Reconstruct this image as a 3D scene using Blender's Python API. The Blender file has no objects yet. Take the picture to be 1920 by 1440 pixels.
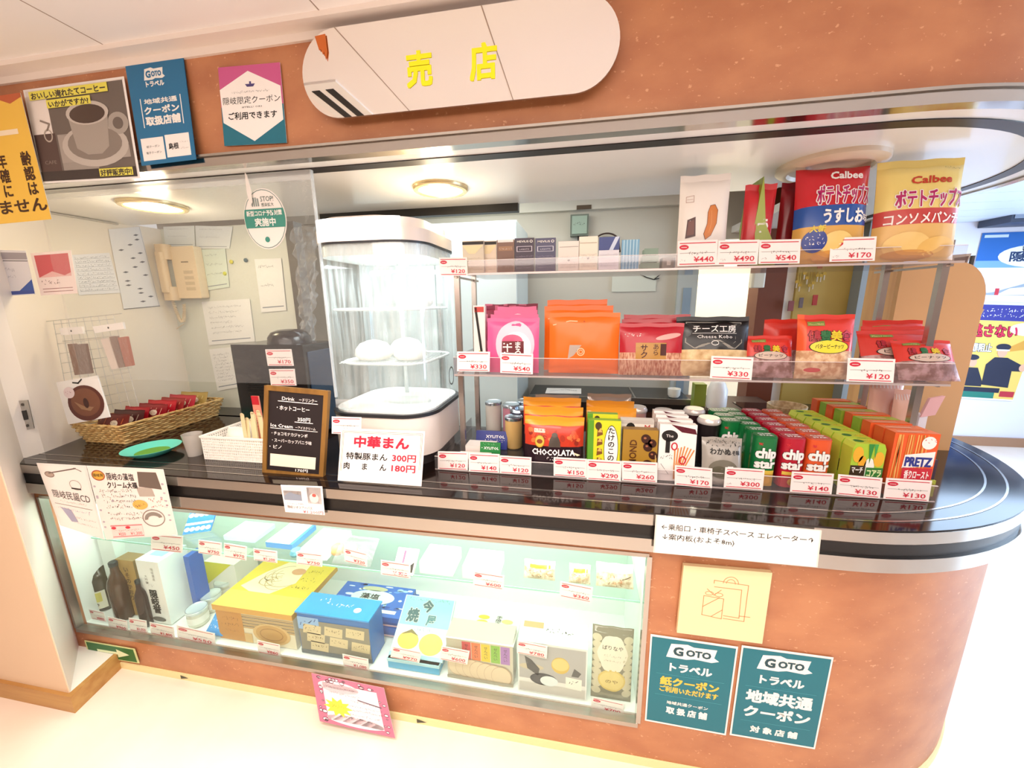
import bpy, math, random
from mathutils import Vector, Matrix
SC = bpy.context.scene
COL = SC.collection
PI = math.pi

# ---------------------------------------------------------------- camera (ultra-wide phone lens)
F = 720.0
CAM = Vector((0.0, -1.04, 1.5))
def _basis():
    X = -Vector((-3168-960, 619-720, F)); X.normalize()
    Z = -Vector((1001-960, 4110-720, F)); Z.normalize()
    X = (X - Z*X.dot(Z)).normalized()
    return X, Z.cross(X), Z
BX, BY, BZ = _basis()
cd = bpy.data.cameras.new('camera'); cam = bpy.data.objects.new('camera', cd); COL.objects.link(cam)
cd.sensor_width = 36; cd.lens = F/1920*36; cd.clip_start = 0.02
cam.matrix_world = Matrix(((BX[0], -BX[1], -BX[2], CAM[0]), (BY[0], -BY[1], -BY[2], CAM[1]), (BZ[0], -BZ[1], -BZ[2], CAM[2]), (0, 0, 0, 1)))
SC.camera = cam
SC.view_settings.view_transform = 'Standard'; SC.view_settings.look = 'None'
SC.view_settings.gamma = 1; SC.view_settings.use_curve_mapping = False
SC.view_settings.exposure = 0.08

# ---------------------------------------------------------------- world, room lights and added fill lights
w = bpy.data.worlds.new('world'); SC.world = w; w.use_nodes = True
w.node_tree.nodes['Background'].inputs[0].default_value = (1.0, 0.93, 0.88, 1)
w.node_tree.nodes['Background'].inputs[1].default_value = 0.62
def area(name, loc, rot, sx, sy, power, col, spread=180):
    l = bpy.data.lights.new(name, 'AREA'); l.shape = 'RECTANGLE'; l.size = sx; l.size_y = sy
    l.energy = power; l.color = col; l.spread = math.radians(spread)
    o = bpy.data.objects.new(name, l); o.location = loc; o.rotation_euler = rot; COL.objects.link(o); return o
WARM = (1.0, 0.89, 0.79)
area('hall_ceiling_light', (-0.6, -1.5, 2.16), (0, 0, 0), 2.6, 0.5, 24, WARM)
area('hall_front_fill', (-0.55, -0.85, 2.17), (0, 0, 0), 1.3, 0.22, 20, (1.0, .90, .80), 130)  # unseen, added to brighten the floor in front of the counter
area('hall_side_light', (1.2, -1.9, 2.16), (0, 0, 0), 1.4, 0.5, 15, WARM)
area('hall_rear_fill', (-0.2, -3.0, 2.08), (math.radians(62), 0, 0), 4.0, 0.35, 36, (1.0, 0.88, 0.80))  # unseen panel behind the camera, added only for brightness
area('showcase_light', (-0.93, 0.075, 0.765), (math.radians(28), 0, 0), 2.2, 0.05, 5.6, (0.97, 1.0, 0.97))
area('kitchen_light', (-0.2, 1.15, 2.12), (0, 0, 0), 1.4, 0.25, 4.5, (1.0, 0.95, 0.86))
area('fridge_fill', (-0.8, 0.78, 2.05), (math.radians(38), 0, 0), 0.9, 0.12, 5, (0.9, 0.97, 1.0))  # unseen lamp, added and tilted to brighten the refrigerator front
area('lobby_daylight', (3.3, 1.6, 2.12), (0, 0, 0), 1.6, 2.4, 60, (0.56, 0.76, 1.0))
area('lobby_window_light', (4.6, 0.4, 1.0), (math.radians(106), 0, math.radians(80)), 2.0, 1.4, 110, (0.52, 0.74, 1.0))
def spot(name, loc, power, col=(1.0, 0.84, 0.58), r=0.05):
    l = bpy.data.lights.new(name, 'POINT'); l.energy = power; l.color = col; l.shadow_soft_size = r
    o = bpy.data.objects.new(name, l); o.location = loc; COL.objects.link(o); return o
spot('downlight_glow', (-0.49, 0.33, 1.80), 1.6)
spot('downlight_glow_left', (-1.66, 0.32, 1.80), 2.6)

# ---------------------------------------------------------------- pixel measuring: photo pixel -> point on a real plane
def ray(px, py):
    d = Vector((px-960, py-720, F)); return Vector((BX.dot(d), BY.dot(d), BZ.dot(d)))
def aty(px, py, y): d = ray(px, py); return CAM + d*((y-CAM.y)/d.y)
def atx(px, py, x): d = ray(px, py); return CAM + d*((x-CAM.x)/d.x)
def atz(px, py, z): d = ray(px, py); return CAM + d*((z-CAM.z)/d.z)

# ---------------------------------------------------------------- materials
def lin(h):
    if isinstance(h, tuple): return h
    c = [int(h[i:i+2], 16)/255 for i in (0, 2, 4)]
    return tuple(x/12.92 if x <= .04045 else ((x+.055)/1.055)**2.4 for x in c)
MATS = {}
def M(h, rough=0.5, metal=0.0, emit=0.0, coat=0.0):
    key = (h, rough, metal, emit, coat)
    if key in MATS: return MATS[key]
    m = bpy.data.materials.new('paint_%s' % (h if isinstance(h, str) else 'x')); m.use_nodes = True
    b = m.node_tree.nodes['Principled BSDF']; c = lin(h)
    b.inputs['Base Color'].default_value = (*c, 1); b.inputs['Roughness'].default_value = rough
    b.inputs['Metallic'].default_value = metal
    if coat: b.inputs['Coat Weight'].default_value = coat; b.inputs['Coat Roughness'].default_value = 0.08
    if emit:
        b.inputs['Emission Color'].default_value = (*c, 1); b.inputs['Emission Strength'].default_value = emit
    MATS[key] = m; return m
def noisy(name, c1, c2, scale=8, rough=0.5, detail=6, stretch=(1, 1, 1), lo=.35, hi=.65, bump=0.0, metal=0, speck=None, r2=None):
    m = bpy.data.materials.new(name); m.use_nodes = True; nt = m.node_tree; b = nt.nodes['Principled BSDF']
    tc = nt.nodes.new('ShaderNodeTexCoord'); mp = nt.nodes.new('ShaderNodeMapping'); mp.inputs['Scale'].default_value = stretch
    nz = nt.nodes.new('ShaderNodeTexNoise'); nz.inputs['Scale'].default_value = scale; nz.inputs['Detail'].default_value = detail
    cr = nt.nodes.new('ShaderNodeValToRGB'); cr.color_ramp.elements[0].position = lo; cr.color_ramp.elements[1].position = hi
    cr.color_ramp.elements[0].color = (*lin(c1), 1); cr.color_ramp.elements[1].color = (*lin(c2), 1)
    L = nt.links.new
    L(tc.outputs['Object'], mp.inputs[0]); L(mp.outputs[0], nz.inputs['Vector']); L(nz.outputs[0], cr.inputs[0])
    out = cr.outputs[0]
    if speck:
        n2 = nt.nodes.new('ShaderNodeTexNoise'); n2.inputs['Scale'].default_value = speck[1]; n2.inputs['Detail'].default_value = 3
        c2r = nt.nodes.new('ShaderNodeValToRGB'); c2r.color_ramp.elements[0].position = speck[2]; c2r.color_ramp.elements[1].position = speck[2]+.06
        mx = nt.nodes.new('ShaderNodeMix'); mx.data_type = 'RGBA'
        L(mp.outputs[0], n2.inputs['Vector']); L(n2.outputs[0], c2r.inputs[0]); L(c2r.outputs[0], mx.inputs[0])
        L(out, mx.inputs[6]); mx.inputs[7].default_value = (*lin(speck[0]), 1); out = mx.outputs[2]
    L(out, b.inputs['Base Color'])
    b.inputs['Roughness'].default_value = rough; b.inputs['Metallic'].default_value = metal
    if bump:
        bp = nt.nodes.new('ShaderNodeBump'); bp.inputs['Strength'].default_value = bump; bp.inputs['Distance'].default_value = 0.002
        L(nz.outputs[0], bp.inputs['Height']); L(bp.outputs[0], b.inputs['Normal'])
    return m
def clear(name, tint='ffffff', refl=0.5, rough=0.02, wrinkle=0.0, haze=0.0, hazecol='ffffff', wscale=14):
    # thin sheet: see-through with a fresnel gloss, optional milky share
    m = bpy.data.materials.new(name); m.use_nodes = True; nt = m.node_tree; nt.nodes.clear(); L = nt.links.new
    o = nt.nodes.new('ShaderNodeOutputMaterial'); t = nt.nodes.new('ShaderNodeBsdfTransparent'); t.inputs[0].default_value = (*lin(tint), 1)
    g = nt.nodes.new('ShaderNodeBsdfGlossy'); g.inputs['Roughness'].default_value = rough
    ge = nt.nodes.new('ShaderNodeNewGeometry'); vd = nt.nodes.new('ShaderNodeVectorMath'); vd.operation = 'DOT_PRODUCT'
    L(ge.outputs['Incoming'], vd.inputs[0]); L(ge.outputs['Normal'], vd.inputs[1])
    def mt(op, a, b):
        q = nt.nodes.new('ShaderNodeMath'); q.operation = op
        for i, v in enumerate((a, b)):
            if v is None: continue
            if isinstance(v, (int, float)): q.inputs[i].default_value = v
            else: L(v, q.inputs[i])
        return q.outputs[0]
    f5 = mt('POWER', mt('SUBTRACT', 1.0, mt('ABSOLUTE', vd.outputs['Value'], None)), 5.0)   # Schlick, the same from both faces
    fr = mt('MULTIPLY', mt('ADD', mt('MULTIPLY', f5, .96), .04), refl)
    mx = nt.nodes.new('ShaderNodeMixShader'); L(fr, mx.inputs[0])
    first = t.outputs[0]
    if haze:
        d = nt.nodes.new('ShaderNodeBsdfDiffuse'); d.inputs[0].default_value = (*lin(hazecol), 1)
        m2 = nt.nodes.new('ShaderNodeMixShader'); m2.inputs[0].default_value = haze
        L(t.outputs[0], m2.inputs[1]); L(d.outputs[0], m2.inputs[2]); first = m2.outputs[0]
    L(first, mx.inputs[1]); L(g.outputs[0], mx.inputs[2]); L(mx.outputs[0], o.inputs[0])
    if wrinkle:
        nz = nt.nodes.new('ShaderNodeTexNoise'); nz.inputs['Scale'].default_value = wscale; nz.inputs['Detail'].default_value = 4
        tc = nt.nodes.new('ShaderNodeTexCoord'); L(tc.outputs['Object'], nz.inputs['Vector'])
        bp = nt.nodes.new('ShaderNodeBump'); bp.inputs['Strength'].default_value = wrinkle; bp.inputs['Distance'].default_value = .02
        L(nz.outputs[0], bp.inputs['Height']); L(bp.outputs[0], g.inputs['Normal']); L(bp.outputs[0], vd.inputs[1])
    return m
TERRA = noisy('terracotta_laminate', 'b0704c', 'c2835a', 7, .40, 8, (1, 1, 1.6), .35, .65, .12, speck=('d49c76', 75, .66))
CHROME = M('b9b4ae', .14, 1.0); STEEL = M('b8b5b0', .3, 1.0); SATIN = M('b3aca4', .32, 1.0)
BLACK = M('14100f', .25); COUNTER = noisy('dark_counter_laminate', '1b1210', '281a16', 5, .09, 3)
WHITE = M('f4f1ec', .5); CEIL = M('f9f2ee', .55); WALLW = M('efe6dc', .55); PAPER = M('f7f2ee', .6)
INK = M('17130f', .6); RED = M('c8102e', .5); GLASS = clear('clear_glass', 'fafffd', .8, .01)
ACRYL = clear('clear_acrylic', 'f7f4f5', .8, .04, haze=.03); FILM = clear('clear_plastic_film', 'fbfbfb', .9, .12, .35, haze=.06)
WRAP = clear('cellophane_wrap', 'f8f8f8', 1.0, .1, .6, haze=.04, wscale=40)
FOIL = M('d8d8da', .18, 1.0)

# ---------------------------------------------------------------- printed lettering (the built-in font turned into outlines)
_TX = {}
def glyphs(s, bold=0.0):
    k = (s, bold)
    if k in _TX: return _TX[k]
    cu = bpy.data.curves.new('lettering', 'FONT'); cu.body = s; cu.size = 1; cu.resolution_u = 1 if len(s) > 6 else 2; cu.offset = bold
    o = bpy.data.objects.new('lettering', cu); COL.objects.link(o)
    me = bpy.data.meshes.new_from_object(o.evaluated_get(bpy.context.evaluated_depsgraph_get()))
    vs = [(v.co.x, v.co.y) for v in me.vertices]; fs = [tuple(p.vertices) for p in me.polygons]
    bpy.data.objects.remove(o); bpy.data.curves.remove(cu); bpy.data.meshes.remove(me)
    if vs:
        x0 = min(v[0] for v in vs); x1 = max(v[0] for v in vs); y0 = min(v[1] for v in vs); y1 = max(v[1] for v in vs)
    else: x0 = x1 = y0 = y1 = 0
    _TX[k] = (vs, fs, x0, x1, y0, y1); return _TX[k]

# ---------------------------------------------------------------- mesh builder
class Flat:
    """flat face: metres along U and V from O, off = height above the face"""
    def __init__(s, O, U=(1, 0, 0), V=(0, 0, 1), N=None):
        s.O = Vector(O); s.U = Vector(U).normalized(); s.V = Vector(V).normalized()
        s.N = Vector(N).normalized() if N else s.U.cross(s.V).normalized()
    def __call__(s, x, y, o=0.0): return s.O + s.U*x + s.V*y + s.N*o
class MB:
    def __init__(s): s.v = []; s.f = []; s.m = []; s.mats = []
    def mi(s, m):
        if m not in s.mats: s.mats.append(m)
        return s.mats.index(m)
    def add(s, vs, fs, mat):
        n = len(s.v); s.v += [Vector(v) for v in vs]; k = s.mi(mat)
        for f in fs: s.f.append(tuple(n+i for i in f)); s.m.append(k)
    def box(s, x0, x1, y0, y1, z0, z1, mat, front=None):
        vs = [(x, y, z) for z in (z0, z1) for y in (y0, y1) for x in (x0, x1)]
        s.add(vs, [(0, 2, 3, 1), (4, 5, 7, 6), (2, 6, 7, 3), (0, 4, 6, 2), (1, 3, 7, 5)], mat)
        s.add(vs, [(0, 1, 5, 4)], front or mat)
    def obox(s, S, x0, x1, y0, y1, o0, o1, mat, front=None):
        vs = [S(x, y, o) for o in (o0, o1) for y in (y0, y1) for x in (x0, x1)]
        s.add(vs, [(0, 2, 3, 1), (0, 1, 5, 4), (2, 6, 7, 3), (0, 4, 6, 2), (1, 3, 7, 5)], mat)
        s.add(vs, [(4, 5, 7, 6)], front or mat)
    def rbox(s, x0, x1, y0, y1, z0, z1, r, mat, n=4):
        """box with rounded vertical edges"""
        pts = []
        for cx, cy, a in ((x1-r, y0+r, -PI/2), (x1-r, y1-r, 0), (x0+r, y1-r, PI/2), (x0+r, y0+r, PI)):
            for i in range(n+1): t = a+PI/2*i/n; pts.append((cx+r*math.cos(t), cy+r*math.sin(t)))
        s.prism(pts, z0, z1, mat)
    def prism(s, pts, z0, z1, mat, top=None):
        n = len(pts); vs = [(p[0], p[1], z0) for p in pts]+[(p[0], p[1], z1) for p in pts]
        s.add(vs, [(i, (i+1) % n, n+(i+1) % n, n+i) for i in range(n)]+[tuple(range(n))[::-1]], mat)
        s.add([vs[n+i] for i in range(n)], [tuple(range(n))], top or mat)
    def oprism(s, S, pts, o0, o1, mat, top=None):
        n = len(pts); vs = [S(p[0], p[1], o0) for p in pts]+[S(p[0], p[1], o1) for p in pts]
        s.add(vs, [(i, (i+1) % n, n+(i+1) % n, n+i) for i in range(n)]+[tuple(range(n))[::-1]], mat)
        s.add(vs[n:], [tuple(range(n))], top or mat)
    def rect(s, S, x0, y0, x1, y1, mat, o=.0004, nx=1, ny=1):
        if hasattr(S, 'bulge'): nx = ny = 8
        vs = [S(x0+(x1-x0)*i/nx, y0+(y1-y0)*j/ny, o) for j in range(ny+1) for i in range(nx+1)]
        s.add(vs, [(j*(nx+1)+i, j*(nx+1)+i+1, (j+1)*(nx+1)+i+1, (j+1)*(nx+1)+i) for j in range(ny) for i in range(nx)], mat)
    def poly(s, S, pts, mat, o=.0006):
        if hasattr(S, 'bulge') and len(pts) > 4:      # follow the curved pouch: rings from the middle outwards
            n = len(pts); cx = sum(p[0] for p in pts)/n; cy = sum(p[1] for p in pts)/n; vs = [S(cx, cy, o)]; K = 4
            for k in range(1, K+1): vs += [S(cx+(p[0]-cx)*k/K, cy+(p[1]-cy)*k/K, o) for p in pts]
            fs = [(0, 1+i, 1+(i+1) % n) for i in range(n)]
            for k in range(K-1): fs += [(1+k*n+i, 1+(k+1)*n+i, 1+(k+1)*n+(i+1) % n, 1+k*n+(i+1) % n) for i in range(n)]
            s.add(vs, fs, mat); return
        s.add([S(p[0], p[1], o) for p in pts], [tuple(range(len(pts)))], mat)
    def ell(s, S, cx, cy, rx, ry, mat, o=.0006, n=24, a0=0, a1=2*PI, rot=0):
        pts = []
        for i in range(n):
            t = a0+(a1-a0)*i/(n if a1-a0 > 6.2 else n-1); x, y = rx*math.cos(t), ry*math.sin(t)
            pts.append((cx+x*math.cos(rot)-y*math.sin(rot), cy+x*math.sin(rot)+y*math.cos(rot)))
        s.poly(S, pts, mat, o)
    def ring(s, S, cx, cy, rx, ry, wd, mat, o=.0006, n=28, a0=0, a1=2*PI):
        vs = []
        for i in range(n+1):
            t = a0+(a1-a0)*i/n
            vs += [S(cx+rx*math.cos(t), cy+ry*math.sin(t), o), S(cx+(rx-wd)*math.cos(t), cy+(ry-wd)*math.sin(t), o)]
        s.add(vs, [(2*i, 2*i+2, 2*i+3, 2*i+1) for i in range(n)], mat)
    def stroke(s, S, pts, wd, mat, o=.0008):
        for a, b in zip(pts, pts[1:]):
            d = Vector((b[0]-a[0], b[1]-a[1])); 
            if d.length < 1e-9: continue
            d.normalize(); n = Vector((-d.y, d.x))*wd/2; e = d*wd/2
            s.poly(S, [(a[0]+n.x-e.x, a[1]+n.y-e.y), (a[0]-n.x-e.x, a[1]-n.y-e.y), (b[0]-n.x+e.x, b[1]-n.y+e.y), (b[0]+n.x+e.x, b[1]+n.y+e.y)], mat, o)
    def text(s, S, t, x, y, h, mat, al='c', w=None, bold=0.0, o=.001, rot=0.0, skew=0.0):
        """h = height of a capital or kanji; (x, y) = baseline anchor"""
        if bold >= .015:      # a heavier weight: the same outlines set four times, a hair apart
            d = bold*h*.8
            for i, (dx, dy) in enumerate(((-d, -d), (d, -d), (-d, d), (d, d))): s.text(S, t, x+dx, y+dy, h, mat, al, w and max(w*.5, w-2*d), .008, o+i*.00002, rot, skew)
            return
        vs, fs, x0, x1, y0, y1 = glyphs(t, bold)
        if not fs: return
        k = h/0.85; kx = k if w is None else w/max(1e-6, x1-x0); W = (x1-x0)*kx
        ox = {'c': -W/2, 'l': 0, 'r': -W}[al]; c, sn = math.cos(rot), math.sin(rot); P = []
        for vx, vy in vs:
            a = (vx-x0)*kx+ox+skew*vy*k; b = vy*k; P.append(S(x+a*c-b*sn, y+a*sn+b*c, o))
        s.add(P, fs, mat)
    def vtext(s, S, t, x, y, h, mat, bold=0.0, o=.001, gap=1.12, w=None):
        for i, c in enumerate(t): s.text(S, c, x, y-i*h*gap, h, mat, 'c', w, bold, o)
    def scrib(s, S, x0, x1, y, h, mat, seed=0, o=.0009, dens=1.0):
        """a line of hand lettering too small to read in the photograph, kept as short strokes"""
        r = random.Random(seed); x = x0
        while x < x1:
            cw = h*r.uniform(.5, .9)
            for q in range(r.randint(1, 3)):
                ax, ay = x+r.uniform(0, cw*.6), y+r.uniform(0, h)
                s.stroke(S, [(ax, ay), (ax+r.uniform(-.4, .6)*cw, ay+r.uniform(-.5, .5)*h)], h*.14, mat, o)
            x += cw*1.25/dens
    def lathe(s, prof, c, mat, n=24, ax=(0, 0, 1), sx=1, sy=1, caps=(True, True)):
        A = Vector(ax).normalized(); a = A.orthogonal().normalized() if abs(A.z) < .999 else Vector((1, 0, 0)); b = A.cross(a); c = Vector(c)
        vs = [c+A*z+a*(r*sx*math.cos(2*PI*i/n))+b*(r*sy*math.sin(2*PI*i/n)) for r, z in prof for i in range(n)]
        fs = [(j*n+i, j*n+(i+1) % n, (j+1)*n+(i+1) % n, (j+1)*n+i) for j in range(len(prof)-1) for i in range(n)]
        if caps[0]: fs.append(tuple(range(n))[::-1])
        if caps[1]: fs.append(tuple(range((len(prof)-1)*n, len(prof)*n)))
        s.add(vs, fs, mat)
    def tube(s, path, r, mat, n=8, closed=False):
        P = [Vector(p) for p in path]; vs = []; N = len(P)
        for i, p in enumerate(P):
            t = (P[(i+1) % N]-P[i-1]) if (closed or 0 < i < N-1) else (P[1]-P[0] if i == 0 else P[-1]-P[-2])
            t.normalize(); a = Vector((0, 0, 1)) if abs(t.z) < .9 else Vector((1, 0, 0)); u = t.cross(a).normalized(); v = t.cross(u)
            vs += [p+u*(r*math.cos(2*PI*k/n))+v*(r*math.sin(2*PI*k/n)) for k in range(n)]
        fs = [(i*n+k, i*n+(k+1) % n, ((i+1) % N)*n+(k+1) % n, ((i+1) % N)*n+k) for i in range(N if closed else N-1) for k in range(n)]
        if not closed: fs += [tuple(range(n))[::-1], tuple(range((N-1)*n, N*n))]
        s.add(vs, fs, mat)
    def build(s, name, parent=None, smooth=False, bevel=0.0, **tags):
        if parent is not None: off = Vector(parent.get('_o', (0, 0, 0)))
        else:
            off = Vector(((min(v.x for v in s.v)+max(v.x for v in s.v))/2, (min(v.y for v in s.v)+max(v.y for v in s.v))/2, min(v.z for v in s.v)))
        me = bpy.data.meshes.new(name); me.from_pydata([v-off for v in s.v], [], s.f)
        for m in s.mats: me.materials.append(m)
        me.polygons.foreach_set('material_index', s.m)
        if smooth: me.polygons.foreach_set('use_smooth', [True]*len(me.polygons))
        me.update(); o = bpy.data.objects.new(name, me); COL.objects.link(o)
        if smooth and smooth != 'all':
            e = o.modifiers.new('edges', 'EDGE_SPLIT'); e.split_angle = math.radians(38)
        if bevel:
            b = o.modifiers.new('bevel', 'BEVEL'); b.width = bevel; b.segments = 2; b.limit_method = 'ANGLE'
        if parent is not None: o.parent = parent; OFFS[o.name] = off
        else: o.location = off; OFFS[o.name] = off
        for k, v in tags.items():
            if v: o[k] = v
        return o
OFFS = {}
def _get(o, k, d=None): return d
def tag(o, label=None, category=None, group=None, kind=None):
    if label: o['label'] = label
    if category: o['category'] = category
    if group: o['group'] = group
    if kind: o['kind'] = kind
    return o
def empty(name, loc, label, cat, group=None):
    o = bpy.data.objects.new(name, None); o.empty_display_size = .05; o.location = loc; COL.objects.link(o); OFFS[o.name] = Vector(loc)
    return tag(o, label, cat, group)
def part(mb, name, parent, smooth=False, bevel=0.0, label=None):
    """a part of a thing (world coordinates are moved into the thing's own frame)"""
    off = OFFS[parent.name]
    me = bpy.data.meshes.new(name); me.from_pydata([v-off for v in mb.v], [], mb.f)
    for m in mb.mats: me.materials.append(m)
    me.polygons.foreach_set('material_index', mb.m)
    if smooth: me.polygons.foreach_set('use_smooth', [True]*len(me.polygons))
    me.update(); o = bpy.data.objects.new(name, me); COL.objects.link(o); o.parent = parent; OFFS[o.name] = off
    if smooth and smooth != 'all': e = o.modifiers.new('edges', 'EDGE_SPLIT'); e.split_angle = math.radians(38)
    if bevel: b = o.modifiers.new('bevel', 'BEVEL'); b.width = bevel; b.segments = 2; b.limit_method = 'ANGLE'
    if label: o['label'] = label
    return o
def thing(mb, name, label, cat, group=None, smooth=False, bevel=0.0):
    o = mb.build(name, None, smooth, bevel); return tag(o, label, cat, group)
def struct(mb, name, smooth=False):
    o = mb.build(name, None, smooth); o['kind'] = 'structure'; return o
def copy_of(o, dx, dy=0, dz=0, label=None, group=None):
    c = o.copy(); COL.objects.link(c); c.location = o.location+Vector((dx, dy, dz)); OFFS[c.name] = OFFS[o.name]
    for ch in o.children:
        k = ch.copy(); COL.objects.link(k); k.parent = c; OFFS[k.name] = OFFS[ch.name]
        for g in ch.children:
            d = g.copy(); COL.objects.link(d); d.parent = k; OFFS[d.name] = OFFS[g.name]
    if label: c['label'] = label
    if group: c['group'] = group
    return c
# ================================================================ the place: counter outline with a rounded right end
CX, CY, CR = 0.69, 0.79, 0.79
XL = -2.12
def outline(o, xl=XL, yend=1.7, n=28):
    """front line of the counter, pushed outward by o"""
    R = CR+o; p = [(xl, CY-R), (-1.4, CY-R), (-.7, CY-R), (0, CY-R), (CX, CY-R)]
    p += [(CX+R*math.sin(a), CY-R*math.cos(a)) for a in [PI/2*i/n for i in range(1, n+1)]]
    return p+[(CX+R, yend)]
def ribbon(mb, o0, o1, z0, z1, mat, xl=XL, yend=1.7, top=None):
    """a bar swept along the counter outline between offsets o0 (inner) and o1 (outer)"""
    A, B = outline(o0, xl, yend), outline(o1, xl, yend); n = len(A)
    vs = [(x, y, z0) for x, y in A]+[(x, y, z0) for x, y in B]+[(x, y, z1) for x, y in B]+[(x, y, z1) for x, y in A]
    fs = []
    for i in range(n-1):
        for a, b in ((0, 1), (1, 2), (3, 0)): fs.append((a*n+i, b*n+i, b*n+i+1, a*n+i+1))
    fs += [(0, n, 2*n, 3*n), (n-1, 4*n-1, 3*n-1, 2*n-1)]
    mb.add(vs, fs, mat); mb.add(vs, [(2*n+i, 3*n+i, 3*n+i+1, 2*n+i+1) for i in range(n-1)], top or mat)
ZC = 0.935
SX0, SX1, SZ0, SZ1 = -2.075, 0.213, 0.17, 0.775      # showcase opening

# floor, walls, ceilings
FLOORM = noisy('pale_vinyl_floor', 'efd9c6', 'f7e8d9', 3, .30, 5, lo=.3, hi=.7)
mb = MB(); mb.box(-6, 7, -4.2, 4.2, -.05, 0, FLOORM); struct(mb, 'floor')
ZCE = 2.19
mb = MB(); mb.box(-6, 7, -4.2, .0, ZCE, ZCE+.05, CEIL)
JN = M('a89386', .7)
for x in (-2.56, -1.92, -1.28, -.635, -.25, .4, 1.05, 1.7, 2.35): mb.box(x-.0015, x+.0015, -4.2, -.05, ZCE-.0006, ZCE+.001, JN)
for y in (-1.9, -3.2): mb.box(-4, 5, y-.0015, y+.0015, ZCE-.0006, ZCE+.001, JN)
struct(mb, 'ceiling')
mb = MB(); mb.box(CX+CR+.0, 7, .0, 4.2, ZCE, ZCE+.05, M('dbe8f8', .4))
for k in range(12): mb.box(1.48, 7, .5+k*.3, .503+k*.3, ZCE-.001, ZCE+.001, M('b9c4d2', .6))
struct(mb, 'ceiling_lobby')
mb = MB(); mb.box(-3.2, CX+CR, .62, 2.3, 2.13, 2.17, M('e4e0d6', .6)); struct(mb, 'ceiling_kitchen')
TRIMC = M('efe2d8', .45)
mb = MB(); mb.box(-3.2, 3.2, -.05, .0, ZCE-.012, ZCE, TRIMC); mb.box(-3.2, 3.2, -.008, .0, ZCE-.03, ZCE-.012, TRIMC); struct(mb, 'trim_1')
mb = MB(); mb.box(-6, 7, 3.5, 3.55, 0, 2.3, M('e4e2ee', .5)); struct(mb, 'wall_far')
mb = MB(); mb.box(1.6, 7, 3.47, 3.5, 0, .09, M('a47a5c', .5)); struct(mb, 'baseboard_far')
mb = MB(); mb.box(5.6, 5.65, -4.2, 3.5, 0, 2.3, M('e4e8f0', .5)); struct(mb, 'wall_right')
mb = MB(); mb.box(-6, 7, -4.25, -4.2, 0, 2.3, M('c9ab90', .5)); mb.box(-6, 7, -4.2, -4.18, 0, 1.0, M('5c3a26', .45)); struct(mb, 'wall_behind')
# kitchen back wall with the pass opening at its right
KB = M('c9c4b6', .6); YK = 1.6
oL = aty(1308, 505, YK).x; oR = aty(1418, 505, YK).x
mb = MB(); mb.box(-3.2, oL, YK, YK+.04, 0, 2.13, KB); mb.box(oL, oR+.02, YK, YK+.04, 1.86, 2.13, KB)
mb.box(-3.2, oL, YK-.04, YK, 2.06, 2.13, M('d6d1c4', .6))
a = aty(1095, 388, YK-.05); mb.box(a.x-.045, a.x+.045, YK-.045, YK-.04, a.z-.012, a.z+.012, M('5b4a38', .7))
struct(mb, 'wall_kitchen_back')
# room seen through the opening, warm and bright
mb = MB(); mb.box(oL-.1, oR+.5, 2.25, 2.29, 0, 2.13, M('fff0d2', .6)); struct(mb, 'wall_back_room')
area('back_room_light', ((oL+oR)/2, 1.95, 2.1), (0, 0, 0), .5, .3, 12, (1.0, .92, .74))
# door frame left of the opening and reddish brown post right of it
mb = MB(); x = aty(1268, 560, YK-.02).x; mb.box(x, oL, YK-.03, YK, .0, 2.06, M('b9bfba', .5))
mb.box(x+.035, oL-.035, YK-.034, YK-.03, .4, aty(1285, 540, YK).z, M('8fa2b0', .3)); struct(mb, 'door_1')
mb = MB(); x0 = aty(1420, 560, 1.5).x; x1 = aty(1470, 560, 1.5).x; mb.box(x0, x1, 1.5, 1.64, 0, 2.13, M('6e3418', .5)); struct(mb, 'trim_2')
mb = MB(); x2 = aty(1490, 560, 1.5).x; mb.box(x1, x2, 1.52, 1.64, 0, 2.13, M('f6efe2', .5)); struct(mb, 'trim_3')
mb = MB(); x3 = aty(1602, 560, 1.5).x; mb.box(x2, x3+.02, 1.5, 1.6, 0, 2.13, M('b99a4a', .55)); struct(mb, 'wall_kitchen_right')
mb = MB(); x4 = aty(1620, 560, 1.42).x; mb.box(x3-.03, x4, 1.42, 1.5, 0, 2.13, M('8f9698', .35)); struct(mb, 'trim_4')
mb = MB(); x5 = aty(1655, 560, 1.42).x; mb.box(x4, x5+.08, 1.44, 1.52, 0, 2.13, noisy('varnished_wood', '9a6426', 'b07a36', 3, .4, 4, (8, 8, .6))); struct(mb, 'wall_kitchen_corner')
# left side wall of the stall and the short back wall with the notices
mb = MB(); mb.box(-2.26, -2.2, .0, .76, 0, 1.9, M('e9dfd0', .5)); struct(mb, 'wall_left')
mb = MB(); xe = aty(548, 500, .76).x; mb.box(-2.26, xe, .76, .80, 0, 1.9, M('d9ddd4', .5)); struct(mb, 'wall_notice')
mb = MB(); mb.box(xe-.0, xe+.05, .74, .80, 0, 1.9, M('5a5650', .5)); struct(mb, 'trim_5')
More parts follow.
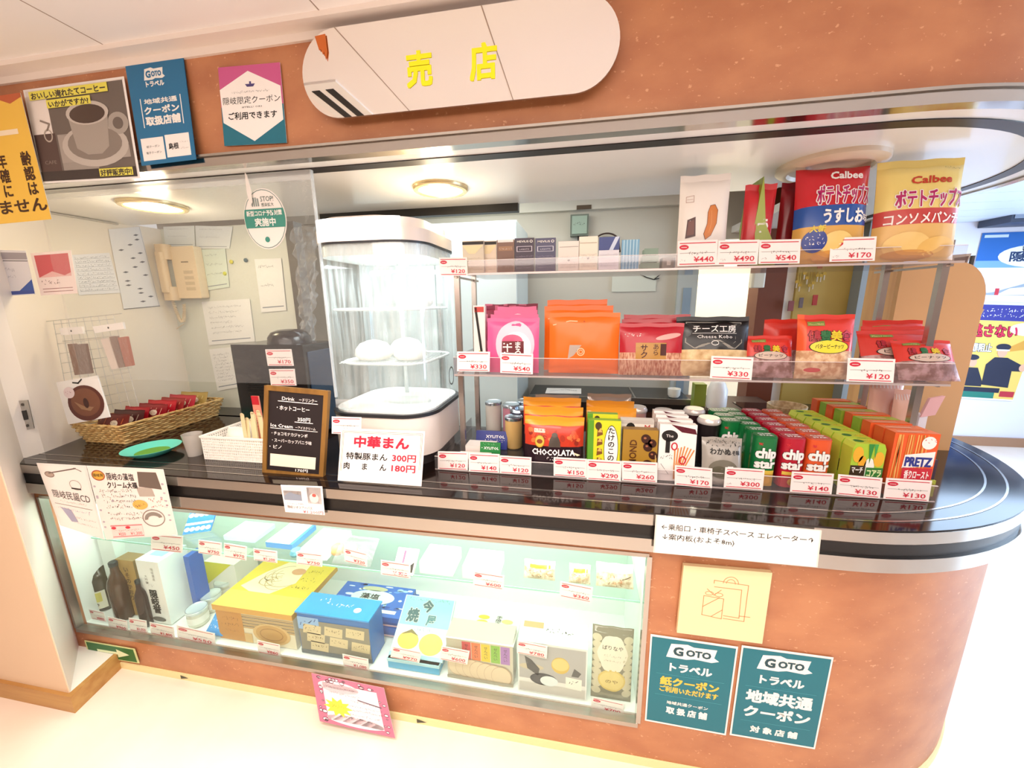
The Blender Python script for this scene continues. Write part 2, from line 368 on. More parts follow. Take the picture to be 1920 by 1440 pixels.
# pillar at the far left with oblique return
mb = MB(); mb.prism([(-1.87, -.17), (-2.10, -.0), (-2.10, .06), (-2.2, .3), (-6, .3), (-6, -.17)], 0, ZCE, M('f3e6da', .5)); mb.box(-6, -1.871, -.173, -.17, .075, ZCE, M('e4c4a4', .5)); struct(mb, 'wall_pillar')
mb = MB(); BBM = noisy('oak_baseboard', 'b27e42', 'c49556', 4, .45, 5, (.8, 6, 8))
mb.prism([(-1.845, -.185), (-1.885, .0), (-1.90, .0), (-1.87, -.17), (-6, -.17), (-6, -.185)], 0, .075, BBM); struct(mb, 'baseboard_pillar')
mb = MB(); mb.prism([(-1.862, -.172), (-1.89, .0), (-2.10, .0), (-1.87, -.17)], 0, .072, M('f8f2ea', .5)); struct(mb, 'trim_6')
# fascia above the counter
mb = MB(); ribbon(mb, -.035, 0, 1.905, ZCE, TERRA, xl=-2.26); struct(mb, 'wall_fascia', True)
mb = MB(); ribbon(mb, -.02, .012, 1.888, 1.912, CHROME, xl=-2.26)
ribbon(mb, -.004, .018, 1.912, 1.918, SATIN, xl=-2.26); struct(mb, 'trim_7', True)
SOFF = M('ece9e4', .28, coat=.3)
mb = MB(); ribbon(mb, -.6, -.02, 1.893, 1.93, SOFF, xl=-2.26); mb.box(-2.26, CX, .6, .62, 1.893, 1.93, SOFF); struct(mb, 'ceiling_soffit', True)
mb = MB(); ribbon(mb, -.112, -.072, 1.8905, 1.8935, M('1e1512', .4), xl=-2.26); struct(mb, 'trim_8', True)
mb = MB(); mb.box(-1.15, -.26, .605, .64, 1.862, 2.0, M('1c1a1a', .5)); struct(mb, 'shade_bar')  # black bar in place of the shadow gap above the refrigerator
# ================================================================ counter body
mb = MB(); 
mb.box(XL, SX0, -.0, .03, 0, .825, TERRA); mb.box(SX0, SX1, 0, .03, 0, SZ0-.012, TERRA); mb.box(SX0, SX1, 0, .03, SZ1+.008, .825, TERRA)
R = CR; A = [(SX1, 0), (CX, 0)]+[(CX+R*math.sin(PI/2*i/28), CY-R*math.cos(PI/2*i/28)) for i in range(1, 29)]+[(CX+R, 1.4)]
mb.add([(x, y, 0) for x, y in A]+[(x, y, .825) for x, y in A], [(i, i+1, len(A)+i+1, len(A)+i) for i in range(len(A)-1)], TERRA)

counter = empty('sales_counter', (-.3, .3, 0), 'long terracotta shop counter with dark top, chrome edge bands and a rounded right end', 'counter')
part(mb, 'front_panel', counter, True)
mb = MB(); ribbon(mb, -.62, .04, .895, ZC, COUNTER, yend=1.25); mb.box(XL, -1.35, .6, .76, .895, ZC, COUNTER); mb.box(-2.2, XL, 0.06, .76, .895, ZC, COUNTER)
mb.prism([(CX, .55), (CX+.2, .55), (CX+.2, 1.0), (CX, .9)], .896, ZC-.0004, COUNTER); part(mb, "countertop", counter, True)
for z0, z1, m, o1, nm in ((.90, .932, CHROME, .044, 'upper_chrome_band'), (.858, .90, M('0c0807', .35), .036, 'black_band'), (.818, .858, CHROME, .044, 'lower_chrome_band')):
    mb = MB(); ribbon(mb, -.02, o1, z0, z1, m, xl=XL, yend=1.4); part(mb, nm, counter, True)
for o in (-.002, -.045):
    mb = MB(); ribbon(mb, o-.0025, o+.0025, ZC, ZC+.0012, CHROME, yend=1.4); part(mb, 'chrome_inlay', counter, True)
mb = MB(); ribbon(mb, -.01, .006, .0, .028, M('efe0a8', .5), xl=XL+.02, yend=1.4)
part(mb, 'glow_strip', counter, True)
mb = MB(); AR = M('4a4a3a', .6)
for px, py in ((790, 1350), (345, 1268)):
    mb = MB(); a = aty(px, py, -.007); S = Flat((a.x, -.0065, .014), (1, 0, 0), (0, 0, 1)); mb.poly(S, [(-.018, -.009), (.02, 0), (-.018, .009)], AR); part(mb, 'arrow_mark', counter)
# showcase box in the counter
CASEW = M('f8f8f4', .45)
case = empty('glass_showcase', ((SX0+SX1)/2, .2, SZ0), 'lit white glass showcase let into the front of the terracotta counter', 'showcase')
mb = MB(); D = .44
mb.box(SX0-.01, SX1+.01, .03, D, SZ0-.03, SZ0-.004, CASEW); mb.box(SX0-.01, SX1+.01, .03, D, SZ1+.004, SZ1+.02, CASEW)
mb.box(SX0-.01, SX1+.01, D, D+.01, SZ0-.03, SZ1+.02, CASEW); mb.box(SX0-.02, SX0-.004, .03, D, SZ0-.03, SZ1+.02, CASEW); mb.box(SX1+.004, SX1+.02, .03, D, SZ0-.03, SZ1+.02, CASEW)
part(mb, 'interior', case)
mb = MB(); mb.box(SX0, SX1, .006, .010, SZ0, SZ1, GLASS); part(mb, 'front_pane', case)
mb = MB(); t = .012
mb.box(SX0, SX1, -.008, .02, SZ0-.016, SZ0, SATIN); mb.box(SX1-.006, SX1+.008, -.006, .02, SZ0, SZ1, CHROME); mb.box(SX0-.008, SX0+.004, -.006, .02, SZ0, SZ1, SATIN); mb.box(SX0, SX1, -.003, .02, SZ1-.004, SZ1+.008, SATIN)
part(mb, 'frame', case, bevel=.001)
GEDGE = M('9fd9c4', .15)
ZS = .585
mb = MB(); mb.box(-1.93, SX1-.01, .035, .36, ZS, ZS+.006, clear('shelf_glass', 'f3fffa', .8, .02)); mb.box(-1.93, SX1-.01, .033, .035, ZS, ZS+.006, GEDGE)
part(mb, 'glass_shelf', case)
mb = MB(); mb.box(SX0, SX0+.16, .03, D, SZ0, SZ1, CASEW) if False else mb.box(SX0+.02, SX0+.1, .12, .16, SZ0, SZ1, M('e9efe9', .4)); part(mb, 'support_post', case)
mb = MB(); mb.box(SX0+.1, SX1-.1, .036, .05, .752, .770, M('fbfff8', .4, emit=6.0)); part(mb, 'tube_lamp', case)
# ceiling vent in the hall, seen mirrored in the sign
vent = MB(); V0 = Vector((-.84, -.44, ZCE)); vent.box(-.915, -.775, -.62, -.30, ZCE-.006, ZCE, WHITE)
for x in (-.885, -.835): vent.box(x, x+.028, -.585, -.335, ZCE-.0075, ZCE-.006, M('1b1a19', .7))
thing(vent, 'ceiling_vent', 'white slotted air vent in the hall ceiling, mirrored in the shop sign', 'air vent')
# ================================================================ printed things: helpers
class Quad:
    """four-cornered sheet; x runs 0..W from left to right, y 0..H upwards"""
    def __init__(s, bl, br, tr, tl):
        s.c = [Vector(p) for p in (bl, br, tr, tl)]; b, r, t, l = s.c
        s.W = ((r-b).length+(t-l).length)/2; s.H = ((l-b).length+(t-r).length)/2
        s.N = (r-b).cross(l-b).normalized()
    def __call__(s, x, y, o=0.0):
        a, b = x/s.W, y/s.H; p = s.c
        return p[0]*(1-a)*(1-b)+p[1]*a*(1-b)+p[2]*a*b+p[3]*(1-a)*b+s.N*o
def quady(tl, tr, br, bl, y, yt=None):
    yt = y if yt is None else yt
    return Quad(aty(*bl, y), aty(*br, y), aty(*tr, yt), aty(*tl, yt))
def para(bl, br, tl): return Quad(bl, br, br+(tl-bl), tl)
def sheet(mb, S, mat, th=.0008, nx=1, ny=1):
    mb.rect(S, 0, 0, S.W, S.H, mat, 0, nx, ny)
    mb.add([S(0, 0, -th), S(S.W, 0, -th), S(S.W, S.H, -th), S(0, S.H, -th), S(0, 0, 0), S(S.W, 0, 0), S(S.W, S.H, 0), S(0, S.H, 0)],
           [(3, 2, 1, 0), (0, 1, 5, 4), (1, 2, 6, 5), (2, 3, 7, 6), (3, 0, 4, 7)], mat)
class Pic:
    """drawing on a surface in shares of its width and height"""
    def __init__(s, mb, S, W=None, H=None, base=.0003): s.mb, s.S = mb, S; s.W = W or S.W; s.H = H or S.H; s.b = base
    def o(s, l): return s.b+.00025*l
    def r(s, x0, y0, x1, y1, m, l=1, n=1): s.mb.rect(s.S, x0*s.W, y0*s.H, x1*s.W, y1*s.H, m, s.o(l), n, n)
    def p(s, pts, m, l=2): s.mb.poly(s.S, [(x*s.W, y*s.H) for x, y in pts], m, s.o(l))
    def e(s, x, y, rx, ry, m, l=2, n=24, **k): s.mb.ell(s.S, x*s.W, y*s.H, rx*s.W, ry*s.H, m, s.o(l), n, **k)
    def ring(s, x, y, rx, ry, wd, m, l=2, **k): s.mb.ring(s.S, x*s.W, y*s.H, rx*s.W, ry*s.H, wd*s.W, m, s.o(l), **k)
    def t(s, t, x, y, h, m, al='c', w=None, bold=0.0, l=3, rim=None, rimw=.05, **k):
        if rim:
            for q in range(8): s.mb.text(s.S, t, x*s.W+math.cos(q*PI/4)*rimw*h*s.H*1.6, y*s.H+math.sin(q*PI/4)*rimw*h*s.H*1.6, h*s.H, rim, al, w and w*s.W, bold, s.o(l), **k)
            l += 3
        s.mb.text(s.S, t, x*s.W, y*s.H, h*s.H, m, al, w and w*s.W, bold, s.o(l), **k)
    def v(s, t, x, y, h, m, bold=0.0, l=3, gap=1.12): s.mb.vtext(s.S, t, x*s.W, y*s.H, h*s.H, m, bold, s.o(l), gap)
    def s_(s, x0, x1, y, h, m, seed=0, l=3, dens=1.0): s.mb.scrib(s.S, x0*s.W, x1*s.W, y*s.H, h*s.H, m, seed, s.o(l), dens)
    def k(s, pts, wd, m, l=3): s.mb.stroke(s.S, [(x*s.W, y*s.H) for x, y in pts], wd*s.W, m, s.o(l))
CARDM = M('fbf0ec', .55); PRED = M('d0203c', .5); CARDB = M('f4e6e2', .55)
def card(tl, br, bl, y, price, label, group='price cards', back=.004, y2=None, faint=False, note=True):
    """price card: white with red rules, a red oval mark, a line of small print and the price"""
    yt = y2 if y2 is not None else y
    BLp = aty(*bl, y); BRp = aty(*br, y); TLp = aty(*tl, yt)
    S = Quad(BLp, BRp, BRp+(TLp-BLp), TLp); mb = MB(); sheet(mb, S, CARDM, .0009); P = Pic(mb, S)
    P.r(.05, .88, .95, .915, PRED); P.r(.05, .05, .95, .085, PRED)
    P.e(.16, .74, .12, .10, PRED, 1, 16); P.t('SHOP' if False else 'ー', .16, .70, .08, CARDM, w=.14, bold=.1)
    P.r(.06, .50, .94, .51, INK); P.s_(.3, .78, .45, .09, INK, int(tl[0]), 2, .8)
    if note: P.s_(.07, .2, .18, .06, INK, int(tl[0])+5, 2)
    P.t('¥'+price, .66, .15, .25, PRED, w=.5, bold=.012)
    return thing(mb, 'price_card', label, 'price card', group)
def poster(name, S, draw, label, cat='poster', group=None, mat=None, th=.0008, nx=1, ny=1):
    mb = MB(); sheet(mb, S, mat or PAPER, th, nx, ny); draw(Pic(mb, S)); return thing(mb, name, label, cat, group)

class Pillow:
    """the bulging front of a filled pouch"""
    def __init__(s, BL, W, H, tilt=0.2, t=.02, yaw=0.0, seed=0, crease=.0015, sag=0.0, pinch=.35):
        s.O = Vector(BL); s.W, s.H, s.t, s.cr, s.pinch = W, H, t, crease, pinch
        s.U = Vector((math.cos(yaw), math.sin(yaw), 0)); B = Vector((-math.sin(yaw), math.cos(yaw), 0))
        s.V = (B*math.sin(tilt)+Vector((0, 0, math.cos(tilt)))).normalized(); s.N = s.U.cross(s.V).normalized()
        r = random.Random(seed); s.ph = [r.uniform(0, 6.28) for _ in range(6)]; s.sag = sag
    def bulge(s, a, b):
        a = min(max(a, 0), 1); b = min(max(b, 0), 1)
        if b > .93: return 0
        bb = b/.93
        q = (max(0, 4*a*(1-a)))**.5*(max(0, 4*bb*(1-bb)))**.38
        return s.t*q+s.cr*math.sin(9*a+s.ph[0]+4*b)*math.sin(7*b+s.ph[1])*q+s.cr*math.sin(23*a-11*b+s.ph[2])*.5*q
    def __call__(s, x, y, o=0.0):
        a, b = x/s.W, y/s.H; z = s.bulge(a, b)
        edge = s.pinch*s.t*.25*math.sin(PI*min(max(b, 0), 1))*(1 if a > .5 else -1)*abs(2*a-1)**3
        return s.O+s.U*(x-edge*1.0)+s.V*(y-s.sag*(4*a*(1-a)-1)*b**3+.0012*math.sin(14*a+s.ph[3])*(b > .85))+s.N*(z+o)
def pouch(name, S, colour, label, cat, group, draw=None, back=None, sealmat=None, smooth=True, nx=14, ny=16, thing_=True):
    """sealed bag: bulging pouch plus its flat top seal; colour(a, b) gives the material of each patch"""
    mb = MB(); n0 = ny-1
    rows = [i/ny for i in range(ny+1)]; rows[-1] = 1.0
    rows = [r*.93/(n0/ny) if i <= n0 else 1.0 for i, r in enumerate(rows)]
    top = MB()
    for j in range(ny):
        tgt = top if j == ny-1 else mb
        for i in range(nx):
            a0, a1, b0, b1 = i/nx, (i+1)/nx, rows[j], rows[j+1]; m = colour((a0+a1)/2, (b0+b1)/2)
            if j == ny-1 and sealmat: m = sealmat
            pts = [S(a*S.W, b*S.H, 0) for a, b in ((a0, b0), (a1, b0), (a1, b1), (a0, b1))]
            tgt.add(pts, [(0, 1, 2, 3)], m)
            pb = [S(a*S.W, b*S.H, 0)-S.N*(S.bulge(a, b)*1.9+.0008) for a, b in ((a0, b0), (a1, b0), (a1, b1), (a0, b1))]
            tgt.add(pb, [(3, 2, 1, 0)], back or m)
    weld(mb); weld(top)
    if draw: draw(Pic(mb, S, base=.0007))
    root = empty(name, S(S.W/2, 0, 0), label, cat, group)
    part(mb, 'pouch', root, smooth='all'); part(top, 'top_seal', root, smooth='all')
    return root
def weld(mb):
    key = {}; new = []; mp = []
    for v in mb.v:
        k = (round(v.x, 5), round(v.y, 5), round(v.z, 5))
        if k not in key: key[k] = len(new); new.append(v)
        mp.append(key[k])
    mb.v = new; mb.f = [tuple(mp[i] for i in f) for f in mb.f]
def span(bl, br, top, y):
    """real x0, x1 and top height of something whose front stands at depth y"""
    return aty(*bl, y).x, aty(*br, y).x, aty(*top, y).z
# ================================================================ shop sign and posters on the fascia
ys = -.04
sx0, sx1 = aty(568, 150, ys).x, aty(1162, 90, ys).x; sz0, sz1 = 1.962, 2.157; r = (sz1-sz0)/2; cz = (sz0+sz1)/2
pts = [(sx1-r+r*math.sin(PI*i/24), cz-r*math.cos(PI*i/24)) for i in range(25)]+[(sx0+r-r*math.sin(PI*i/24), cz+r*math.cos(PI*i/24)) for i in range(25)]
sign = empty('shop_sign', ((sx0+sx1)/2, -.02, sz0), 'long mirror-polished sign with rounded ends and two yellow characters above the counter', 'sign')
mb = MB(); mb.oprism(Flat((0, ys, 0)), pts, -.006, 0, STEEL, M('fbf7f2', .015, 1.0)); part(mb, 'mirror_plate', sign)
YEL = M('fff400', .4); S = Flat((0, ys, 0)); 
for ch, px, py in (('売', 786, 130), ('店', 906, 116)):
    mb = MB(); a = aty(px, py, ys); mb.text(S, ch, a.x, a.z-.029, .066, YEL, bold=.035, o=.0012, w=.066); part(mb, 'yellow_character', sign)
for x in (sx0+.12, sx1-.12):
    mb = MB(); mb.lathe([(.012, 0), (.012, .034)], (x, -.034, cz), STEEL, 12, ax=(0, 1, 0)); part(mb, 'standoff', sign)
mb = MB(); OR = M('c8641c', .6); a = aty(603, 86, ys-.004); S = Flat((a.x, ys-.003, a.z))
mb.oprism(S, [(-.016, .022), (.012, .024), (.013, -.012), (.008, -.03), (.005, -.012), (.001, -.018), (-.003, -.006), (-.008, -.008)], -.001, .001, OR)
thing(mb, 'orange_ribbon', 'torn orange ribbon hanging over the left end of the mirrored sign', 'ribbon')

GOBL = M('1c6f9e', .5); TEAL = M('0f6f86', .5); TEALD = M('0e7080', .5); PINKD = M('c8578e', .5); GOLD = M('e8c34a', .5)
def goto_logo(P, x, y, w, h, ink):
    P.p([(x-w*.5, y-h*.45), (x-w*.42, y+h*.42), (x-w*.1, y+h*.5), (x+w*.02, y+h*.38), (x+w*.46, y+h*.42), (x+w*.42, y-h*.1), (x+w*.52, y-h*.28), (x+w*.38, y-h*.42), (x+w*.05, y-h*.36), (x-w*.1, y-h*.46)], WHITE, 2)
    P.t('G', x-w*.27, y-h*.26, h*.62, ink, bold=.05, l=3); P.t('OTO', x+w*.12, y-h*.2, h*.46, ink, w=w*.48, bold=.05, l=3)
def d1(P):
    G1, G2, G3 = M('6d625a', .6), M('8f857b', .6), M('3f3531', .6); HI = M('e9df5a', .55)
    P.r(.02, .02, .98, .98, M('ece3dc', .6)); P.r(.22, .02, .98, .97, G1, 2); P.r(.02, .02, .24, .52, M('57433d', .6), 3)
    P.r(.26, .10, .62, .5, M('9d948b', .6), 3); P.p([(.26, .2), (.95, .22), (.95, .34), (.26, .5)], M('a59b92', .6), 4)
    P.e(.62, .36, .33, .22, M('bdb4ab', .5), 5); P.e(.62, .38, .27, .17, M('877c73', .5), 6)
    P.e(.88, .56, .10, .11, M('a79e95', .5), 5); P.e(.88, .56, .05, .06, G1, 6)
    P.p([(.40, .70), (.80, .70), (.76, .34), (.68, .27), (.54, .27), (.44, .34)], M('a59b91', .5), 7); P.e(.60, .69, .21, .12, M('c4bbb2', .5), 8); P.e(.60, .68, .175, .095, M('463229', .3), 9)
    P.r(.02, .02, .98, .12, G3, 8)
    P.r(.06, .875, .84, .965, HI, 10); P.t('おいしい淹れたてコーヒー', .45, .885, .065, G3, w=.74, bold=.03, l=11)
    P.r(.22, .775, .66, .86, HI, 10); P.t('いかがですか?', .44, .785, .06, G3, w=.40, bold=.03, l=11)
    P.r(.62, .035, .95, .115, HI, 10); P.t('好評販売中!', .785, .045, .06, G3, w=.31, bold=.03, l=11)
    P.t('CAFE', .14, .2, .045, M('8d7f75', .6), w=.12, l=5); P.ring(.17, .5, .045, .07, .012, M('b5a99c', .6), 5); P.k([(.12, .66), (.2, .62), (.17, .56)], .015, M('8d7f75', .6), 5)
poster('coffee_poster', quady((43, 169), (232, 143), (263, 334), (80, 344), -.026, -.008), d1, 'grey coffee cup poster with yellow-highlighted writing at the left of the fascia')
def d2(P):
    BR = M('46290f', .6); P.r(0, 0, 1, 1, M('efc24e', .55)); P.p([(.5, 1), (.8, .93), (1, .97), (1, 1)], M('c0613a', .6), 2); P.r(.1, .70, .82, .74, M('f6e5c8', .6), 2)
    P.v('齢認は', .84, .46, .10, BR, .03, gap=1.2); P.v('年確に', .44, .46, .10, BR, .03, gap=1.2); P.t('ません', .62, .085, .105, BR, w=.74, bold=.03)
poster('notice_poster', quady((-72, 190), (38, 174), (97, 411), (-20, 422), -.032), d2, 'yellow notice poster with brown writing at the far left edge', mat=M('f3ead8', .6))
def d3(P):
    P.r(0, 0, 1, 1, GOBL); goto_logo(P, .47, .86, .36, .12, GOBL); P.t('トラベル', .47, .745, .05, WHITE, w=.32, bold=.05)
    P.r(.16, .36, .175, .64, WHITE, 2); P.r(.86, .36, .875, .64, WHITE, 2)
    P.t('地域共通', .52, .585, .045, WHITE, w=.58, bold=.04); P.t('クーポン', .52, .49, .065, WHITE, w=.62, bold=.05); P.t('取扱店舗', .52, .385, .075, WHITE, w=.62, bold=.06)
    P.r(.06, .04, .47, .26, PAPER, 2); P.r(.5, .05, .93, .27, PAPER, 2); P.t('紙クーポン', .27, .165, .022, INK, w=.24, l=3); P.t('電子クーポン', .27, .105, .022, INK, w=.28, l=3); P.t('島根', .64, .13, .055, INK, w=.18, bold=.02, l=3)
    P.s_(.76, .9, .18, .012, INK, 3, 3); P.s_(.76, .9, .12, .012, INK, 4, 3)
poster('coupon_poster', quady((234, 117), (343, 102), (368, 299), (266, 311), -.025, -.006), d3, 'tall blue coupon poster with white characters beside the coffee poster', mat=GOBL)
def d4(P):
    P.r(0, 0, 1, .5, TEAL); P.r(0, .5, 1, 1, PINKD); P.p([(.02, .30), (.5, .045), (.98, .30), (.98, .72), (.48, .93), (.0, .72)], PAPER, 2)
    P.p([(.42, .77), (.58, .77), (.55, .735), (.45, .735)], M('4a3f7a', .5), 3); P.r(.49, .77, .52, .8, M('4a3f7a', .5), 3)
    P.t('隠岐限定クーポン', .5, .535, .085, INK, w=.92, bold=.0, l=3); P.t('#YELL! OKI', .5, .475, .025, INK, w=.32, l=3); P.t('ご利用できます', .5, .34, .085, INK, w=.78, bold=.02, l=3); P.s_(.2, .8, .665, .02, INK, 8, 3)
poster('coupon_poster', quady((409, 127), (525, 117), (538, 268), (421, 274), -.005), d4, 'pink and teal coupon poster with a white hexagon left of the shop sign')

# ---------------------------------------------------------------- notices on the counter front
def d5(P):
    P.r(.01, .01, .99, .99, M('fbf6f0', .5)); P.t('←乗船口・車椅子スペース エレベーター↑', .5, .66, .15, INK, w=.92, bold=.005); P.t('↓案内板(およそ8m)', .05, .40, .15, INK, 'l', w=.45, bold=.005)
poster('direction_sign', quady((1230, 966), (1541, 995), (1533, 1064), (1225, 1036), -.06), d5, 'white direction plate with black arrows fixed across the chrome counter edge', 'sign', mat=M('e8dcd2', .5), th=.003)
def d6(P):
    T = M('d98a5c', .6); k = lambda q: P.k(q, .008, T)
    P.r(0, 0, 1, 1, M('f3dfae', .55)); k([(.37, .79), (.37, .83), (.76, .80), (.76, .29), (.52, .30)]); k([(.38, .74), (.69, .73), (.70, .33), (.52, .34)])
    P.ring(.56, .80, .09, .10, .008, T, 2, a0=0, a1=PI); P.ring(.56, .80, .055, .065, .008, T, 2, a0=0, a1=PI)
    k([(.27, .32), (.27, .60), (.50, .58), (.50, .29), (.27, .32)]); k([(.27, .44), (.45, .59)]); k([(.38, .31), (.50, .42)]); k([(.27, .40), (.5, .56)]) if False else None
    P.ring(.33, .64, .05, .03, .008, T, 2); P.ring(.44, .63, .05, .03, .008, T, 2); k([(.385, .62), (.30, .70)]); k([(.385, .62), (.46, .70)]); k([(.70, .36), (.82, .36)])
poster('shopping_sign', quady((1282, 1060), (1448, 1074), (1429, 1207), (1269, 1186), -.016), d6, 'square cream plate with a line drawing of a shopping bag and gift box', 'sign', mat=M('e9cfa0', .5), th=.012)
def goto(P, kind):
    T = TEALD; P.r(.02, .02, .98, .98, T); goto_logo(P, .5, .86, .60, .17, M('1d4650', .5)); P.t('トラベル', .5, .64, .085, WHITE, w=.5, bold=.05); P.t('GO TO TRAVEL', .5, .605, .018, M('2b95a6', .5), w=.22)
    P.r(.1, .585, .9, .588, M('4aa0ae', .5), 2)
    if kind:
        P.t('紙クーポン', .5, .475, .085, GOLD, w=.70, bold=.05); P.t('ご利用いただけます', .5, .395, .06, GOLD, w=.70, bold=.04); P.r(.1, .345, .9, .348, M('4aa0ae', .5), 2)
        P.t('地域共通クーポン', .5, .255, .035, WHITE, w=.5, bold=.02); P.t('取 扱 店 舗', .5, .15, .07, WHITE, w=.5, bold=.05)
    else:
        P.t('地域共通', .5, .43, .12, WHITE, w=.76, bold=.05); P.t('クーポン', .5, .265, .11, WHITE, w=.76, bold=.05); P.r(.1, .20, .9, .203, M('4aa0ae', .5), 2); P.t('対 象 店 舗', .5, .09, .065, WHITE, w=.55, bold=.05)
poster('coupon_sticker', quady((1220, 1189), (1384, 1213), (1361, 1379), (1209, 1351), -.004), lambda P: goto(P, 1), 'teal coupon sticker with yellow characters beside the showcase', 'sticker', 'teal coupon stickers', mat=WHITE)
poster('coupon_sticker', quady((1391, 1210), (1563, 1233), (1528, 1405), (1368, 1378), -.004), lambda P: goto(P, 0), 'teal coupon sticker with only white characters, further from the showcase', 'sticker', 'teal coupon stickers', mat=WHITE)
def d7(P):
    P.r(.03, .06, .97, .94, M('2f6b34', .5)); P.p([(.22, .42), (.62, .42), (.62, .22), (.86, .5), (.62, .78), (.62, .58), (.22, .58)], M('e9f0c4', .5), 2)
poster('exit_sign', quady((158, 1201), (252, 1217), (261, 1244), (167, 1229), -.008), d7, 'small green emergency sign with a pale right-pointing arrow near the floor', 'sign', mat=M('d9dc9c', .5), th=.002)
def d8(P):
    W2 = M('f6dfe2', .6); PK = M('c4748c', .55); r = random.Random(4)
    P.r(0, 0, 1, 1, PK); P.r(.13, .1, .88, .86, W2, 2); P.e(.35, .80, .28, .12, W2, 2); P.e(.5, .14, .38, .10, W2, 2)
    for i in range(34):
        x, y = (r.choice((.05, .95, .1, .9)), r.uniform(.05, .95)) if i % 2 else (r.uniform(.05, .95), r.choice((.95, .9, .08)))
        q = r.uniform(.015, .04); P.e(x, y, q, q, W2, 3, 10); P.ring(x, y, q, q, .006, M('6b3347', .5), 4)
    for i, (y, a, b) in enumerate(((.84, .15, .55), (.77, .12, .58), (.66, .2, .62), (.56, .5, .9), (.46, .4, .9), (.38, .42, .9), (.28, .4, .85), (.2, .3, .8))): P.s_(a, b, y, .03, M('5d2f3d', .6), i, 4)
    st = [(.3+(.2 if i % 2 == 0 else .12)*math.cos(i*PI/10), .38+(.2 if i % 2 == 0 else .12)*math.sin(i*PI/10)) for i in range(20)]
    P.p(st, M('f1e14a', .5), 5); P.s_(.18, .4, .38, .04, INK, 77, 6); P.p([(.62, .66), (.88, .6), (.84, .72), (.72, .76)], W2, 4); P.k([(.6, .62), (.9, .56)], .012, M('6b5a66', .5), 5)
S = para(aty(600, 1352, -.075), aty(741, 1384, -.075), aty(584, 1262, -.012))
poster('handwritten_poster', S, d8, 'pink hand-drawn poster with bubbles hanging below the showcase, its foot near the floor')
# laminated notices at the left of the counter edge
def d9(P):
    G = M('6b5a52', .6); P.r(.05, .03, .97, .97, M('fbe9e2', .5))
    P.k([(.2, .86), (.5, .91), (.78, .955)], .02, G); P.e(.2, .84, .10, .045, M('b39a8c', .6), 2); P.ring(.2, .84, .1, .045, .012, G, 3); P.ring(.68, .72, .12, .07, .01, M('a0938c', .5), 2); P.r(.58, .66, .78, .68, INK, 3); P.k([(.75, .96), (.88, .92)], .012, G)
    P.t('隠岐民謡CD', .52, .50, .11, INK, w=.78, bold=.0); P.s_(.25, .8, .44, .02, G, 5); P.k([(.1, .39), (.9, .40)], .008, G)
    P.s_(.15, .85, .32, .03, M('8a8fb0', .6), 6); P.p([(.2, .34), (.42, .33), (.5, .16), (.35, .14)], M('a7a0b8', .5), 3); P.s_(.4, .9, .22, .02, G, 7); P.s_(.4, .9, .14, .02, G, 9)
S = Quad(aty(112, 985, -.052), aty(196, 1012, -.052), aty(161, 873, -.062), aty(68, 868, -.062))
poster('laminated_notice', S, d9, 'laminated notice with a drum and string instrument, leftmost on the counter edge', 'notice', 'laminated notices on the counter edge', mat=M('efe6e0', .3))
def d10(P):
    G = M('5b4f4a', .6); P.r(.02, .02, .98, .98, M('fae6de', .5)); P.e(.13, .88, .09, .07, M('d9a53a', .5), 2); P.ring(.13, .88, .09, .07, .012, M('a2472e', .5), 3); P.t('隠岐発', .13, .865, .04, INK, w=.14, l=4)
    P.t('隠岐の藻塩', .42, .83, .09, INK, w=.36, bold=.01); P.t('クリーム大福', .42, .72, .08, INK, w=.4, bold=.02)
    P.p([(.66, .95), (.9, .95), (.93, .7), (.64, .74)], M('6a5a50', .5), 2); P.p([(.60, .73), (.8, .72), (.82, .60), (.62, .6)], M('b6a79b', .5), 3)
    for i, y in enumerate((.66, .59, .52, .44, .34, .27)): P.s_(.1+.01*i, .55 if i < 3 else .6, y, .035, INK, 20+i)
    P.e(.60, .48, .10, .07, M('e2b256', .5), 3); P.s_(.53, .67, .46, .03, M('a2472e', .5), 40, 4); P.s_(.72, .95, .52, .04, M('b4413a', .5), 41, 3); P.s_(.74, .95, .44, .035, M('b4413a', .5), 42, 3)
    P.ring(.74, .28, .15, .13, .012, M('8b7d75', .5), 3); P.ring(.74, .27, .12, .10, .045, M('8e837a', .5), 4, a0=.2, a1=3.3)
    r = random.Random(2)
    for i in range(16): P.e(r.choice((.04, .95, r.uniform(.1, .9))), r.uniform(.1, .96), .018, .014, M('b9aab6', .5), 2, 8)
    P.r(.12, .02, .56, .20, M('fbd9d2', .5), 4); P.r(.12, .185, .56, .195, PRED, 5); P.r(.12, .03, .56, .038, PRED, 5); P.e(.16, .16, .035, .02, PRED, 5); P.e(.36, .16, .035, .02, PRED, 5); P.t('¥250', .26, .05, .05, PRED, w=.1, l=5); P.t('¥1,200', .46, .05, .05, PRED, w=.16, l=5); P.s_(.14, .5, .11, .02, INK, 50, 5)
S = Quad(aty(199, 1012, -.050), aty(333, 1003, -.056), aty(306, 880, -.064), aty(162, 873, -.064))
poster('laminated_notice', S, d10, 'laminated handwritten notice with a yellow seal and a round cake drawing', 'notice', 'laminated notices on the counter edge', mat=M('efe6e0', .3))
